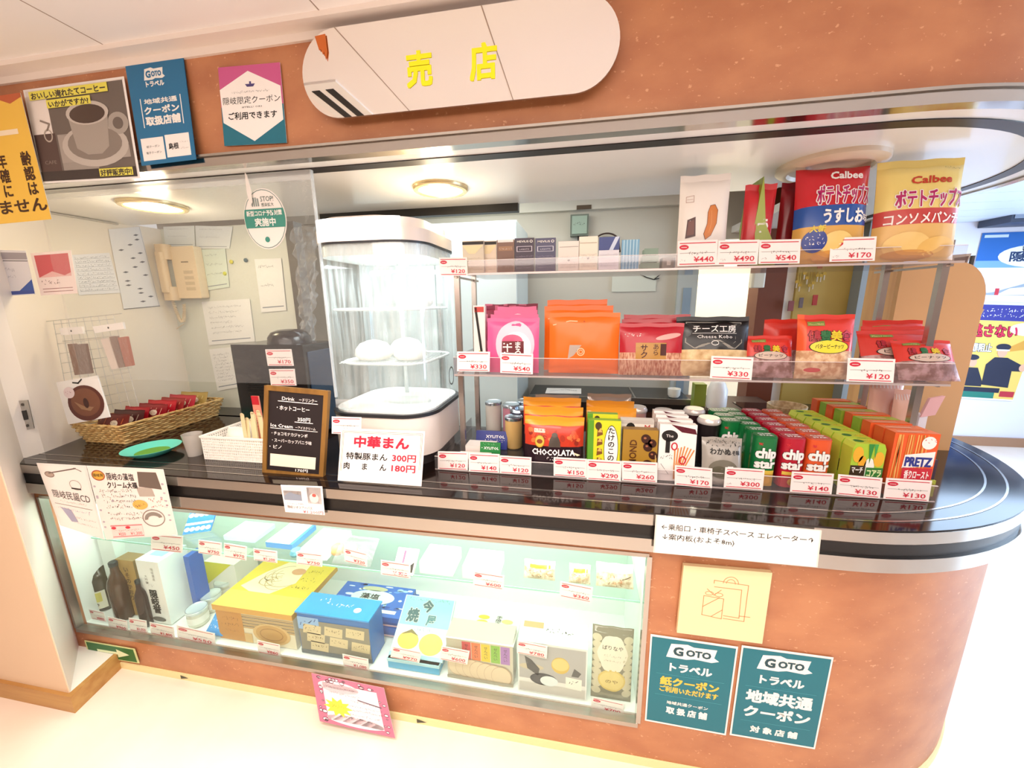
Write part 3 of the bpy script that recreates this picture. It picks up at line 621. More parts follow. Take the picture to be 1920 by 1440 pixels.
def d11(P):
    P.r(.01, .01, .99, .99, M('fdeee9', .5)); P.r(.04, .46, .48, .94, M('2b2f3c', .5)); P.p([(.04, .6), (.2, .76), (.3, .7), (.48, .66), (.48, .46), (.04, .46)], M('8c93a2', .5), 2); P.r(.04, .8, .48, .94, M('c9cdd6', .5), 2)
    P.r(.62, .38, .96, .95, M('24386a', .5)); P.e(.78, .58, .11, .17, M('d8d3cf', .5), 2); P.e(.79, .68, .05, .06, M('c25b52', .5), 3); P.s_(.5, .6, .8, .05, M('7a8f6a', .5), 2); P.t('隠岐ジオツアーバス', .4, .17, .10, INK, w=.62); P.t('¥1,200円', .72, .03, .11, PRED, w=.5); P.s_(.1, .58, .32, .06, PRED, 9)
poster('tour_card', quady((526, 909), (604, 912), (609, 966), (535, 960), -.052), d11, 'small card with two dark photos taped on the counter edge below the chalkboard', 'card')
# ---------------------------------------------------------------- chalkboard, steamed bun sign and cards at the counter front
yb = .04; bz = ZC
S = Quad(aty(493, 886, .03), aty(607, 897, .03), aty(617, 733, .055)+Vector((0, 0, .0)), aty(497, 722, .055))
board = empty('chalkboard', S(S.W/2, 0, 0), 'wood-framed chalkboard menu in white handwriting standing on the counter', 'chalkboard')
WD = noisy('board_frame_wood', '7a5526', '93692f', 6, .45, 4, (6, 6, 1)); W, H = S.W, S.H
mb = MB(); b = .016
for x0, x1, y0, y1 in ((0, b, 0, H), (W-b, W, 0, H), (b, W-b, 0, b*.8), (b, W-b, H-b, H)): mb.obox(S, x0, x1, y0, y1, -.012, .004, WD)
part(mb, 'frame', board, bevel=.003)
mb = MB(); mb.rect(S, b, b*.8, W-b, H-b, M('1c1012', .6), 0); mb.rect(S, b, b*.8, W-b, H-b, M('2a1c18', .6), -.011); P = Pic(mb, S, base=.0002); CH = M('fff6f4', .7)
P.t('Drink', .38, .855, .045, CH, w=.20, bold=.01); P.t('ードリンクー', .69, .855, .04, CH, w=.28, bold=.01); P.k([(.22, .84), (.84, .84)], .01, CH)
P.t('・ホットコーヒー', .46, .745, .05, CH, w=.52, bold=.015); P.t('350円', .64, .635, .045, CH, w=.2, bold=.015); P.k([(.5, .62), (.78, .62)], .01, CH)
P.t('Ice Cream', .29, .545, .045, CH, w=.36, bold=.015); P.t('ーアイスクリーム', .67, .545, .03, CH, w=.32, bold=.01); P.k([(.11, .53), (.86, .53)], .008, CH)
P.t('・チョコモナカジャンボ', .42, .455, .04, CH, w=.58, bold=.01); P.t('・スーパーカップバニラ味', .46, .375, .04, CH, w=.64, bold=.01); P.t('・ピノ', .2, .30, .04, CH, w=.2, bold=.01); P.t('170円', .64, .052, .035, CH, w=.2, bold=.01)
part(mb, 'slate', board)
mb = MB(); mb.rect(S, .12*W, .095*H, .86*W, .235*H, M('f6e9cf', .6), .0014); part(mb, 'paper_strip', board)
S = Quad(aty(633, 901, .0), aty(790, 912, .0), aty(797, 809, .02), aty(640, 803, .02))
def d12(P):
    P.r(.02, .06, .98, .985, M('fdf3ef', .5))
    BRN = M('a5742a', .5)
    for q in (.035, .055):
        P.k([(q*.7, .2), (q*.7, 1-q*1.3), (1-q*.7, 1-q*1.3), (1-q*.7, .3)], .004, BRN)
    P.t('中華まん', .5, .68, .19, PRED, w=.66, bold=.05); P.t('特製豚まん', .335, .44, .12, INK, w=.50, bold=.02); P.t('300円', .78, .44, .13, PRED, w=.28, bold=.03)
    P.t('肉', .10, .25, .12, INK, bold=.02); P.t('ま', .32, .25, .12, INK, bold=.02); P.t('ん', .54, .25, .12, INK, bold=.02); P.t('180円', .78, .25, .13, PRED, w=.28, bold=.03)
poster('bun_sign', S, d12, 'white steamed bun price sign with red characters leaning on the counter front', 'sign', mat=M('fbeee8', .5), th=.002)
card((622, 781), (677, 815), (622, 813), .03, '180', 'price card ¥180 standing at the top left corner of the steamed bun sign', note=False)
# ================================================================ left part of the counter
# --- guide rail of the shutter with its latch plate
mb = MB(); mb.box(-2.175, -2.125, .035, .075, ZC, 1.89, M('c8c0b6', .3, .6)); struct(mb, 'trim_10')
mb = MB(); mb.box(-2.199, -2.185, .10, .56, 1.885, 1.89, M('b9b2a6', .5)); struct(mb, 'trim_11')
S = quady((29, 752), (52, 750), (64, 803), (43, 808), .03)
mb = MB(); sheet(mb, S, STEEL, .002); P = Pic(mb, S); P.r(.3, .34, .7, .66, M('1a1513', .5), 2); P.e(.5, .86, .12, .05, M('5f5a54', .4, 1), 2); P.e(.5, .14, .12, .05, M('5f5a54', .4, 1), 2)
thing(mb, 'latch_plate', 'small steel latch plate with a dark slot on the left shutter rail', 'latch plate')
# --- clear hanging sheet with the round sticker
yp = .075
S = Quad(aty(230, 722, yp), aty(608, 722, yp), aty(597, 318, yp), aty(80, 346, yp))
x0, x1 = -1.85, -.79
mb = MB(); n = 24; vs = []; 
for j in range(n+1):
    for i in range(n+1):
        x = x0+(x1-x0)*i/n; z = 1.24+.645*j/n; vs.append((x, yp+.004*math.sin(9*i/n+2*j/n)+.003*math.sin(17*j/n+5*i/n), z))
mb.add(vs, [(j*(n+1)+i, j*(n+1)+i+1, (j+1)*(n+1)+i+1, (j+1)*(n+1)+i) for j in range(n) for i in range(n)], FILM)
film = thing(mb, 'clear_curtain', 'clear wrinkled plastic sheet hanging over the left part of the counter', 'plastic curtain', smooth=True)
mb = MB(); mb.box(x1-.004, x1+.001, yp-.003, yp+.006, 1.20, 1.888, clear('curtain_hem', 'f4f8fa', 1.0, .1, haze=.35, hazecol='f2f6f8')); mb.box(x0, x1, yp-.006, yp+.004, 1.862, 1.888, clear('curtain_tape', 'f8f8f8', .8, .2, haze=.25)); hm = part(mb, 'hem', film)
mb = MB()
c = aty(497, 411, yp-.012); S0 = Flat(c, (1, 0, 0), (0, 0, 1)); S = lambda x, y, o=0.0: S0(x*1.4, y*1.4, o)
mb.ell(S, 0, 0, .052, .062, M('f3ece6', .45), 0, 36); mb.ell(S, 0, 0, .0525, .0625, M('f3ece6', .45), -.0008, 36)
mb.ring(S, 0, 0, .050, .060, .0012, M('2f6d66', .5), .0004)
T = M('3f8f80', .5); pts = []
for s_, a0, a1 in ((1, -.30, .38), ): 
    for i in range(9): t = -.28+.62*i/8; pts.append((.0505*math.sqrt(max(0, 1-(t*.062/.062)**2)), t*.062))
    for i in range(9): t = .34-.62*i/8; pts.append((-.0505*math.sqrt(max(0, 1-t*t)), t*.062))
mb.poly(S, pts, T, .0006)
mb.text(S, '新型コロナ予防対策', 0, .008, .010, WHITE, w=.088, bold=.02, o=.001); mb.text(S, '実施中', 0, -.0125, .015, WHITE, w=.052, bold=.03, o=.001)
mb.text(S, 'STOP!', .011, .036, .012, M('46625c', .5), w=.032, o=.001); mb.text(S, '感染拡大', .011, .026, .007, M('46625c', .5), w=.03, o=.001)
for i in range(4): mb.stroke(S, [(-.026+i*.005, .028), (-.027+i*.005, .044-.002*abs(i-1.5))], .003, M('8c9a96', .5), .001)
mb.ell(S, 0, -.042, .006, .006, T, .001, 12); 
thing(mb, 'round_sticker', 'oval white and green safety sticker on the clear plastic sheet', 'sticker')
mb = MB(); a = aty(468, 325, yp-.004); b = aty(474, 382, yp-.004); S = Flat((a.x, yp-.018, a.z)); mb.oprism(S, [(-.003, 0), (.003, -.01), (.010, -.05), (.008, -.085), (.0, -.095), (-.006, -.06)], 0, .001, M('f0e9e2', .4)); thing(mb, 'white_tape', 'curled strip of white tape above the oval sticker', 'tape')
# --- notice wall: papers, telephone, outlet, plug adapter
yn = .758
def paper(tl, tr, br, bl, label, seed=0, rows=6, col='eef0f0', y=yn-.003, x=None, draw=None, grp='papers taped in the stall'):
    S = quady(tl, tr, br, bl, y) if x is None else Quad(atx(*bl, x), atx(*br, x), atx(*tr, x), atx(*tl, x))
    def d(P):
        if draw: draw(P); return
        P.r(.08, .08, .92, .10, M('8b96a4', .6)); 
        for i in range(rows): yy = .84-.7*i/rows; P.s_(.12, .6+.28*((seed*7+i*3) % 4)/4, yy, .035, M('56606e', .6), seed*10+i, 2)
    return poster('paper_notice', S, d, label, 'paper', grp, mat=M(col, .6))
paper((378, 566), (468, 560), (478, 640), (392, 647), 'white printed notice on the wall above the black machine, left of the telephone socket cord'.replace(', left of the telephone socket cord', ''), 1)
paper((392, 655), (440, 650), (452, 725), (408, 733), 'white printed list just left of the black machine', 2, 9)
paper((477, 486), (527, 484), (537, 582), (490, 586), 'blank white sheet on the wall right of the telephone', 3, 2)
paper((378, 468), (422, 466), (430, 538), (386, 545), 'pale green sheet next to the telephone', 4, 3, 'd8e6dc')
paper((306, 425), (364, 423), (366, 462), (310, 462), 'wide pale paper high on the wall directly above the telephone', 5, 2, 'e6ecec')
paper((366, 423), (436, 425), (430, 466), (368, 466), 'second wide pale paper high on the wall, right of the one above the telephone', 6, 2, 'e2e8ea')
for px, py, c, l in ((434, 491, 'd8d14e', 'upper yellow magnet'), (422, 513, 'cfd34c', 'lower yellow magnet'), (461, 488, '4d6a74', 'dark blue magnet')):
    mb = MB(); a = aty(px, py, yn-.003); mb.lathe([(.010, 0), (.010, .004), (.007, .007)], a, M(c, .5), 14, ax=(0, -1, 0)); thing(mb, 'magnet', l+' on the wall between telephone and hanging sheet', 'magnet', 'wall magnets', smooth=True)
# telephone
BEI = M('e3cfae', .45); BEI2 = M('d6bd98', .45)
a = aty(296, 463, yn); b = aty(372, 563, yn); px0, px1, pz0, pz1 = aty(296, 563, yn).x+.02, b.x, b.z, a.z+.0
tel = empty('wall_telephone', ((px0+px1)/2, yn-.03, pz0), 'beige wall telephone with coiled cord on the stall wall', 'telephone')
mb = MB(); qx0, qx1 = aty(327, 515, yn-.05).x, aty(371, 515, yn-.05).x; w_ = (qx1-qx0)/.65; px0 = qx0-.35*w_; mb.box(qx0, qx1, yn-.05, yn-.001, pz0+.01, pz1-.01, BEI); S = Flat((px0, yn-.0505, pz0))
for i in range(4): mb.rect(S, w_*.62, .05+i*.028, w_*.88, .066+i*.028, M('cdb998', .5), .0005)
mb.rect(S, w_*.6, .19, w_*.8, .196, M('8d7b60', .5), .0005); part(mb, 'phone_body', tel, bevel=.008)
mb = MB(); xh = aty(307, 515, yn-.08).x
mb.rbox(xh-.033, xh+.033, yn-.085, yn-.03, pz1-.075, pz1, .02, BEI2); mb.rbox(xh-.033, xh+.033, yn-.085, yn-.03, pz0, pz0+.07, .02, BEI2); mb.rbox(xh-.022, xh+.022, yn-.095, yn-.06, pz0+.04, pz1-.04, .012, BEI2)
part(mb, 'handset', tel, smooth=True)
mb = MB(); path = []
A = Vector((xh, yn-.06, pz0)); B = aty(342, 605, yn-.03); Cc = aty(345, 570, yn-.04)
for i in range(220):
    t = i/219; p = A*(1-t)**2+(B+Vector((.0, 0, -.10)))*2*t*(1-t)+Cc*t*t; path.append(p+Vector((.007*math.cos(i*1.3), .007*math.sin(i*1.3), 0)))
mb.tube(path, .0022, BEI, 5); part(mb, 'coiled_cord', tel, smooth='all')
mb = MB(); p0, p1, p2, p3 = aty(345, 608, yn-.012), aty(308, 625, yn-.008), aty(312, 660, yn-.006), aty(322, 722, yn-.006); path = []
for i in range(25): t = i/24; path.append(p0*(1-t)**3+p1*3*t*(1-t)**2+p2*3*t*t*(1-t)+p3*t**3)
mb.tube(path, .0018, BEI, 5); part(mb, 'line_cord', tel, smooth='all')
mb = MB(); a, b = aty(297, 712, yn), aty(326, 740, yn); mb.box(a.x, b.x, yn-.03, yn-.001, b.z, a.z, M('d9d3b4', .5)); mb.box((a.x+b.x)/2, (a.x+b.x)/2+.014, yn-.031, yn-.03, (a.z+b.z)/2-.01, (a.z+b.z)/2+.008, INK)
thing(mb, 'telephone_socket', 'ivory telephone socket box low on the stall wall', 'socket', bevel=.003)
mb = MB(); a, b = aty(257, 700, yn), aty(290, 745, yn); mb.box(a.x, b.x, yn-.009, yn-.001, b.z, a.z, M('d9d6c0', .5)); thing(mb, 'outlet_plate', 'ivory outlet plate behind the black plug adapter', 'outlet plate')
mb = MB(); a, b = aty(258, 726, .72), aty(291, 744, .72); mb.box(a.x, b.x, .69, .745, b.z-.005, a.z, M('1b1b1e', .35)); mb.rect(Flat((a.x, .6895, b.z)), .03, .004, .05, .012, PAPER, .0004)
ad = thing(mb, 'plug_adapter', 'black plug adapter sitting in the wall outlet above the basket', 'plug adapter', bevel=.004)
# crinkled clear bag hanging from the wall end
mb = MB(); r = random.Random(5); vs = []; nx, nz = 10, 26
a0, a1, c0, c1 = aty(548, 425, .60), aty(592, 425, .60), aty(566, 640, .60), aty(592, 640, .60)
for j in range(nz+1):
    for i in range(nx+1):
        t = j/nz; s_ = i/nx; p = (a0*(1-s_)+a1*s_)*(1-t)+(c0*(1-s_)+c1*s_)*t; vs.append(p+Vector((r.uniform(-.004, .004), r.uniform(-.02, .02), 0)))
mb.add(vs, [(j*(nx+1)+i, j*(nx+1)+i+1, (j+1)*(nx+1)+i+1, (j+1)*(nx+1)+i) for j in range(nz) for i in range(nx)], clear('crinkled_film', 'f2f2f2', 1.0, .12, .4, haze=.3, hazecol='d8d4ce', wscale=50))
thing(mb, 'crinkled_film_bag', 'crumpled clear plastic hanging at the end of the notice wall', 'plastic bag')
# papers on the left side wall
XW = -2.196
def dr(P): P.r(.0, 0, 1, 1, M('f6e4e0', .5)); P.r(.08, .42, .92, .94, M('cf5a60', .5), 2); P.p([(.08, .42), (.45, .55), (.75, .44), (.92, .5), (.92, .42)], M('eab8b4', .5), 3); P.s_(.12, .6, .25, .09, M('7a5a58', .6), 3); P.r(.1, .14, .9, .155, M('a06a66', .6), 2); P.r(.1, .07, .9, .085, M('a06a66', .6), 2)
poster('small_poster', quady((57, 475), (133, 469), (146, 550), (77, 554), .11), dr, 'small red and white card on the side wall behind the clear sheet', 'poster')
def db(P): P.r(0, 0, 1, 1, M('eceaf0', .5)); P.r(0, .8, 1, .95, M('a9a3ac', .6), 2); P.r(.0, .76, 1, .775, INK, 2); P.p([(.6, .1), (1, .35), (1, .1)], M('3f62b4', .5), 2); P.r(0, .02, 1, .1, M('4458a8', .5), 2); P.s_(.1, .6, .55, .05, M('9a98a8', .6), 2); P.s_(.1, .6, .4, .05, M('9a98a8', .6), 4)
poster('small_poster', Quad(aty(0, 556, .1), aty(66, 552, .1), aty(48, 470, .1), aty(-24, 468, .1)), db, 'small blue and white card at the far left behind the clear sheet', 'poster')
def dt(P):
    for i in range(9): P.r(.04, .08+i*.1, .96, .086+i*.1, M('8d94a0', .6), 2)
    for i in range(9): P.s_(.05, .9, .10+i*.1, .04, M('6a727e', .6), 60+i, 2)
paper((134, 478), (205, 474), (226, 549), (148, 553), 'printed price table on the side wall beside the schedule sheet', 7, x=XW, col='e6e6ea', draw=dt)
def dsch(P):
    r = random.Random(9)
    for i in range(16): x, y = r.choice((.25, .55, .8)), .08+.055*i; P.p([(x-.09, y), (x, y+.012), (x+.09, y), (x, y-.012)], M('5e6068', .6), 2)
    P.r(.0, 0, 1, .006, INK, 2); P.r(.97, 0, .98, 1, M('9b9ba2', .6), 2)
paper((203, 430), (262, 425), (300, 574), (232, 580), 'tall schedule sheet with dark marks beside the corner of the stall', 8, x=XW, col='e2e2e4', draw=dsch)
# --- wire rack on the side wall with hanging bags
GW = M('cfcac4', .35, .5)
mb = MB(); yr = .20; a = aty(95, 600, yr); b = aty(240, 590, yr)
def gp(px, py): return aty(px, py, yr)
for (p, q) in (((84, 603), (228, 588)), ((118, 640), (215, 630))): mb.tube([gp(*p), gp(*q)], .002, GW, 6)
for i in range(9):
    t = i/8; mb.tube([gp(100+112*t, 602-12*t), gp(132+128*t, 775-14*t)], .0011, GW, 5)
for i in range(10):
    t = i/9; mb.tube([gp(100+34*t, 608+165*t), gp(214+44*t, 598+150*t)], .0011, GW, 5)
rack = thing(mb, 'wire_rack', 'white wire grid rack with hooks at the left side wall', 'rack')
def bagb(a, b): return M('b8a49a', .4)
def hangbag(tl, tr, br, bl, y, cells, label, name='hanging_bag'):
    S = quady(tl, tr, br, bl, y); root = empty(name, S(S.W/2, 0, 0), label, 'bag', 'clear bags hanging on the wire rack')
    mb = MB()
    for x0, x1, y0, y1, m in cells: mb.obox(S, x0*S.W, x1*S.W, y0*S.H, y1*S.H, -.006, .006, m)
    part(mb, 'contents', root, bevel=.002)
    mb = MB(); mb.rect(S, 0, 0, S.W, S.H*.88, WRAP, .010, 4, 4); part(mb, 'film', root)
    mb = MB(); mb.obox(S, -.0*S.W, 1.0*S.W, .86*S.H, S.H, .004, .011, M('f3ede8', .5)); mb.ell(S, S.W/2, S.H*.93, .004, .004, INK, .0115, 10); part(mb, 'card_header', root)
    return root
hangbag((118, 615), (160, 612), (178, 704), (140, 708), .17, ((.12, .42, .05, .68, M('8e6a58', .5)), (.46, .9, .05, .66, M('7c5a4a', .5))), 'clear bag with dark brown slices on the wire rack, left one')
hangbag((180, 612), (236, 604), (254, 690), (212, 697), .17, ((.05, .35, .05, .72, M('ead8cc', .5)), (.38, .62, .06, .74, M('8a6a5c', .5)), (.66, .95, .06, .70, M('b06650', .5))), 'clear bag with pale, brown and red strips on the wire rack, right one')
S = quady((105, 717), (182, 704), (206, 782), (128, 796), .14)
root = empty('cracker_bag', S(S.W/2, 0, 0), 'white square bag printed with a large round brown cracker on the rack', 'bag')
mb = MB(); sheet(mb, S, M('f3efec', .4), .004); P = Pic(mb, S); P.e(.56, .42, .42, .42, M('5c2a20', .5), 2, 32); P.e(.56, .44, .34, .33, M('7a4a34', .5), 3, 32); P.p([(.30, .5), (.42, .3), (.62, .22), (.8, .36), (.72, .3), (.5, .36)], M('9c7658', .5), 4); P.e(.57, .42, .06, .12, M('3e1c16', .5), 5); P.e(.25, .72, .13, .13, M('e7d4d6', .5), 6); P.s_(.17, .33, .70, .05, M('9b4a5a', .5), 3, 7); P.k([(.4, .93), (.52, .90), (.62, .97)], .025, INK)
part(mb, 'bag_front', root)
# --- wicker basket with snack packets
bx0, bx1, by0, by1 = -2.09, -1.86, .17, .62; z0 = ZC+.001; wick = noisy('wicker_straw', 'b98a4c', 'e3c487', 60, .6, 4, (1, 1, 1))
bk = empty('wicker_basket', ((bx0+bx1)/2, (by0+by1)/2, z0), 'long shallow wicker basket full of snack packets at the left end of the counter', 'basket')
def wall_pt(t, h):
    """point around the basket rim: t runs 0..4 along its sides, h from 0 to 1; the sides flare outward"""
    f = .022*h-.012; X0, X1, Y0, Y1 = bx0-f, bx1+f, by0-f, by1+f; q = t % 4; k = int(q); u = q-k
    c = [(X0, Y0), (X1, Y0), (X1, Y1), (X0, Y1), (X0, Y0)]; return Vector((c[k][0]*(1-u)+c[k+1][0]*u, c[k][1]*(1-u)+c[k+1][1]*u, z0+.006+h*.075))
mb = MB(); nseg = 112
for row in range(9):
    path = []
    for i in range(nseg):
        t = 4*i/nseg; p = wall_pt(t, row/8); n_ = Vector(((0, -1), (1, 0), (0, 1), (-1, 0))[int(t) % 4]+(0,)); path.append(p+n_*(.0032*(1 if (i//2+row) % 2 else -1)))
    mb.tube(path, .0042, wick, 5, closed=True)
part(mb, 'woven_sides', bk, smooth='all')
mb = MB(); 
for s_ in (0, 1): mb.tube([wall_pt(4*i/40, 1.06)+Vector((0, 0, .002*math.sin(i*2.5+s_*PI))) for i in range(40)], .0042, wick, 5, closed=True)
part(mb, 'rim', bk, smooth='all')
mb = MB(); mb.box(bx0+.01, bx1-.01, by0+.01, by1-.01, z0, z0+.008, wick); part(mb, 'base', bk)
cols = [('6a1f18', 'c96a38'), ('4a2020', 'b5a090'), ('b01828', 'f0d8d0'), ('8a1420', 'e8b0a0'), ('c02030', 'f6ece4'), ('9c3030', 'e0c890'), ('b53040', 'f0e0c8'), ('a89050', 'e8dca0')]
for i, (c, d) in enumerate(cols):
    yy = by0+.035+i*.05; S = Pillow((bx0+.035+.012*(i % 2), yy, z0+.035+.002*i), .165-.01*(i % 3), .085, .35, .012, .06*math.sin(i*2.0), i)
    mc, md = M(c, .3), M(d, .3)
    def dd(P, md=md, i=i):
        for k_ in range(5): P.k([(.08+.18*k_, .2), (.2+.17*k_, .75)], .018, md)
        P.e(.65, .5, .12, .16, M('f2e4d4', .4), 4, 14); P.s_(.56, .74, .46, .08, M(cols[(i+1) % 8][0], .5), i, 5)
    pouch('snack_packet', S, lambda a, b, mc=mc: mc, ('frontmost packet', 'second packet from the front', 'third packet from the front', 'fourth packet from the front', 'fifth packet from the front', 'sixth packet from the front', 'second to last packet', 'rearmost packet')[i]+' in the wicker basket, '+('brown with lattice print', 'dark with grey print', 'bright red with white print', 'dark red', 'red and white', 'rust coloured', 'rose red', 'olive yellow')[i], 'snack packet', 'packets in the wicker basket', dd, nx=8, ny=8)
# --- turquoise dish with green mat
c = atz(286, 846, ZC+.012); c.z = ZC; TQ = M('5fd0bf', .35)
dish = empty('dish', c, 'shallow turquoise dish on the counter in front of the wicker basket', 'dish')
mb = MB(); mb.lathe([(.042, .0), (.054, .004), (.088, .026), (.091, .029), (.087, .029), (.052, .009), (.0, .008)], c, TQ, 48, caps=(True, False)); part(mb, 'bowl', dish, smooth=True)
mb = MB(); mb.lathe([(.0, .0), (.050, .0), (.053, .002), (.0, .0025)], c+Vector((.0, 0, .010)), M('5f9a2e', .6), 40, caps=(False, False)); part(mb, 'green_mat', dish, smooth=True)
# --- translucent cup
c = aty(368, 858, .13); c.z = ZC
mb = MB(); mb.lathe([(.024, 0), (.033, .085), (.0335, .086), (.032, .086), (.0235, .002)], c, clear('frosted_plastic', 'f4f0ec', .8, .15, haze=.38, hazecol='e8e2dc'), 32, caps=(True, False)); thing(mb, 'plastic_cup', 'empty frosted plastic cup beside the turquoise dish', 'cup', smooth=True)
# --- white lattice basket with sticks
wx0, wx1, wy0, wy1 = -1.385, -1.09, .10, .29; wb = empty('lattice_basket', ((wx0+wx1)/2, (wy0+wy1)/2, ZC), 'white plastic lattice basket with wooden sticks behind the chalkboard', 'basket')
WP = M('f8f2ea', .4); mb = MB(); hh = .085
for (x0, y0, x1, y1) in ((wx0, wy0, wx1, wy0), (wx1, wy0, wx1, wy1), (wx1, wy1, wx0, wy1), (wx0, wy1, wx0, wy0)):
    L_ = math.hypot(x1-x0, y1-y0); S = Flat((x0, y0, ZC), ((x1-x0)/L_, (y1-y0)/L_, 0), (0, 0, 1)); nn = int(L_/.009)
    for i in range(nn+1): xx = L_*i/nn; mb.obox(S, xx-.0022, xx+.0022, 0, hh, -.0015, .0015, WP)
    for j in range(9): zz = hh*j/8; mb.obox(S, 0, L_, zz-.0022, zz+.0022, -.001, .002, WP)
part(mb, 'lattice_side', wb)
mb = MB(); 
for (x0, y0, x1, y1) in ((wx0-.005, wy0-.005, wx1+.005, wy0+.003), (wx0-.005, wy1-.003, wx1+.005, wy1+.005), (wx0-.005, wy0, wx0+.003, wy1), (wx1-.003, wy0, wx1+.005, wy1)): mb.box(x0, x1, y0, y1, ZC+hh, ZC+hh+.008, WP)
part(mb, 'rim', wb, bevel=.002)
mb = MB(); mb.box(wx0, wx1, wy0, wy1, ZC, ZC+.003, WP); part(mb, 'base', wb)
mb = MB(); S = Pillow((wx0+.02, wy0+.05, ZC+.01), .12, .10, .5, .02, 0, 3, crease=.003)
pouch('clear_bag', S, lambda a, b: clear_bag_m, 'crumpled clear bag of small packets in the lattice basket', 'bag', 'contents of the lattice basket', nx=8, ny=8) if False else None
cb = M('e9e3da', .35)
pouch('paper_packet', S, lambda a, b: cb, 'pale crumpled packet in the left half of the lattice basket', 'packet', 'contents of the lattice basket', nx=8, ny=8)
r = random.Random(8); WS = M('e8d3a6', .6)
for i in range(11):
    x = wx0+.13+.014*i; y = wy0+.05+r.uniform(0, .05); tx = r.uniform(-.03, .03); S = Flat((x, y, ZC+.006), (1, 0, 0), (tx, r.uniform(-.05, .1), 1))
    mb = MB(); L_ = r.uniform(.13, .17); mb.obox(S, -.008, .008, 0, L_, -.001, .001, WS); mb.ell(S, 0, L_, .008, .005, WS, .001, 12)
    thing(mb, 'wooden_stick', 'flat pale wooden stick standing in the white lattice basket', 'stick', 'wooden sticks in the lattice basket')
mb = MB(); S = Flat((wx0+.155, wy0+.11, ZC+.02), (1, 0, 0), (-.12, .1, 1)); mb.obox(S, -.016, .016, 0, .20, -.003, .003, M('f0937e', .4)); mb.rect(S, -.016, .165, .016, .2, M('c62030', .4), .0034); S2 = S; mb.vtext(S2, 'シュガー', 0, .13, .018, M('b03030', .5), o=.0038); 
thing(mb, 'sugar_sachet', 'tall pink and red sachet standing in the lattice basket', 'sachet')
for i in range(6):
    mb = MB(); x = wx1-.07+.011*i; mb.tube([(x, wy1-.05+.01*(i % 2), ZC+.01), (x+.004, wy1-.045, ZC+.17+.01*(i % 3))], .0035, M('9a958e' if i % 2 else 'c9c4bc', .4), 8); thing(mb, 'straw', 'thin grey straw standing in the right end of the lattice basket', 'straw', 'straws in the lattice basket')
# --- black machine with two cards
ym = .33; A_ = aty(428, 646, ym); zt = A_.z; xl = A_.x+.01; xr = aty(566, 640, ym).x; BM = M('0d0c0e', .22)
mach = empty('coffee_machine', ((xl+xr)/2, ym+.1, ZC), 'large black counter machine with a glossy dark side and vent slits', 'machine')
mb = MB(); mb.box(xl, xr, ym, ym+.19, ZC+.012, zt, BM); part(mb, 'housing', mach, bevel=.006)
mb = MB(); 
for i in range(7): mb.box(xl+.05, xl+.16, ym-.001, ym+.001, zt-.16-i*.009, zt-.157-i*.009, M('000000', .6))
part(mb, 'vent_slits', mach)
mb = MB(); mb.box(xr-.008, xr+.004, ym+.02, ym+.17, ZC+.02, zt-.03, M('22344a', .12)); part(mb, 'side_panel', mach, bevel=.003)
mb = MB(); mb.lathe([(.085, 0), (.082, .025), (.068, .045), (.04, .055), (0, .058)], ((xl+xr)/2+.03, ym+.10, zt), M('181012', .2), 32, caps=(True, False)); part(mb, 'bean_hopper', mach, smooth=True)
for sx in (xl+.03, xr-.03):
    for sy in (ym+.03, ym+.16): mb = MB(); mb.lathe([(.012, .0005), (.012, .013)], (sx, sy, ZC), BM, 12); part(mb, 'foot', mach)
card((497, 655), (551, 686), (502, 686), ym-.003, '170', 'price card ¥170 taped on the black machine, the upper one', note=False)
card((504, 692), (556, 723), (508, 723), ym-.003, '350', 'price card ¥350 taped on the black machine, just above the chalkboard', note=False)
# ================================================================ steamer with buns
gx0, gx1, gy0, gy1 = -.885, -.49, .12, .53; STW = M('f0e2d8', .35); STS = M('e9dcd2', .3)
st = empty('bun_steamer', ((gx0+gx1)/2, (gy0+gy1)/2, ZC), 'glass steamed bun warmer with white base and glowing white top on the counter', 'bun warmer')
mb = MB(); mb.rbox(gx0+.02, gx1-.02, gy0+.03, gy1-.02, ZC, ZC+.05, .10, M('3a3230', .5), 8); mb.rbox(gx0, gx1, gy0, gy1, ZC+.045, ZC+.185, .11, STW, 10); part(mb, 'base', st, smooth=True)
mb = MB(); mb.rbox(gx0-.004, gx1+.004, gy0-.004, gy1+.004, ZC+.185, ZC+.197, .114, M('26262a', .35), 10); part(mb, 'gasket', st, smooth=True)
mb = MB(); mb.rbox(gx0+.01, gx1-.01, gy0+.01, gy1-.01, ZC+.197, ZC+.203, .10, M('f5f6f4', .35), 10); mb.lathe([(.09, .0), (.085, .006), (.07, .006), (.06, .002)], ((gx0+gx1)/2+.05, gy0+.16, ZC+.203), M('dfe6e6', .3), 32, sy=.75); part(mb, 'water_tray', st, smooth=True)
zt0, zt1 = ZC+.203, 1.688
def rring(x0, x1, y0, y1, r, n=10):
    p = []
    for cx, cy, a in ((x1-r, y0+r, -PI/2), (x1-r, y1-r, 0), (x0+r, y1-r, PI/2), (x0+r, y0+r, PI)):
        for i in range(n+1): t = a+PI/2*i/n; p.append((cx+r*math.cos(t), cy+r*math.sin(t)))
    return p
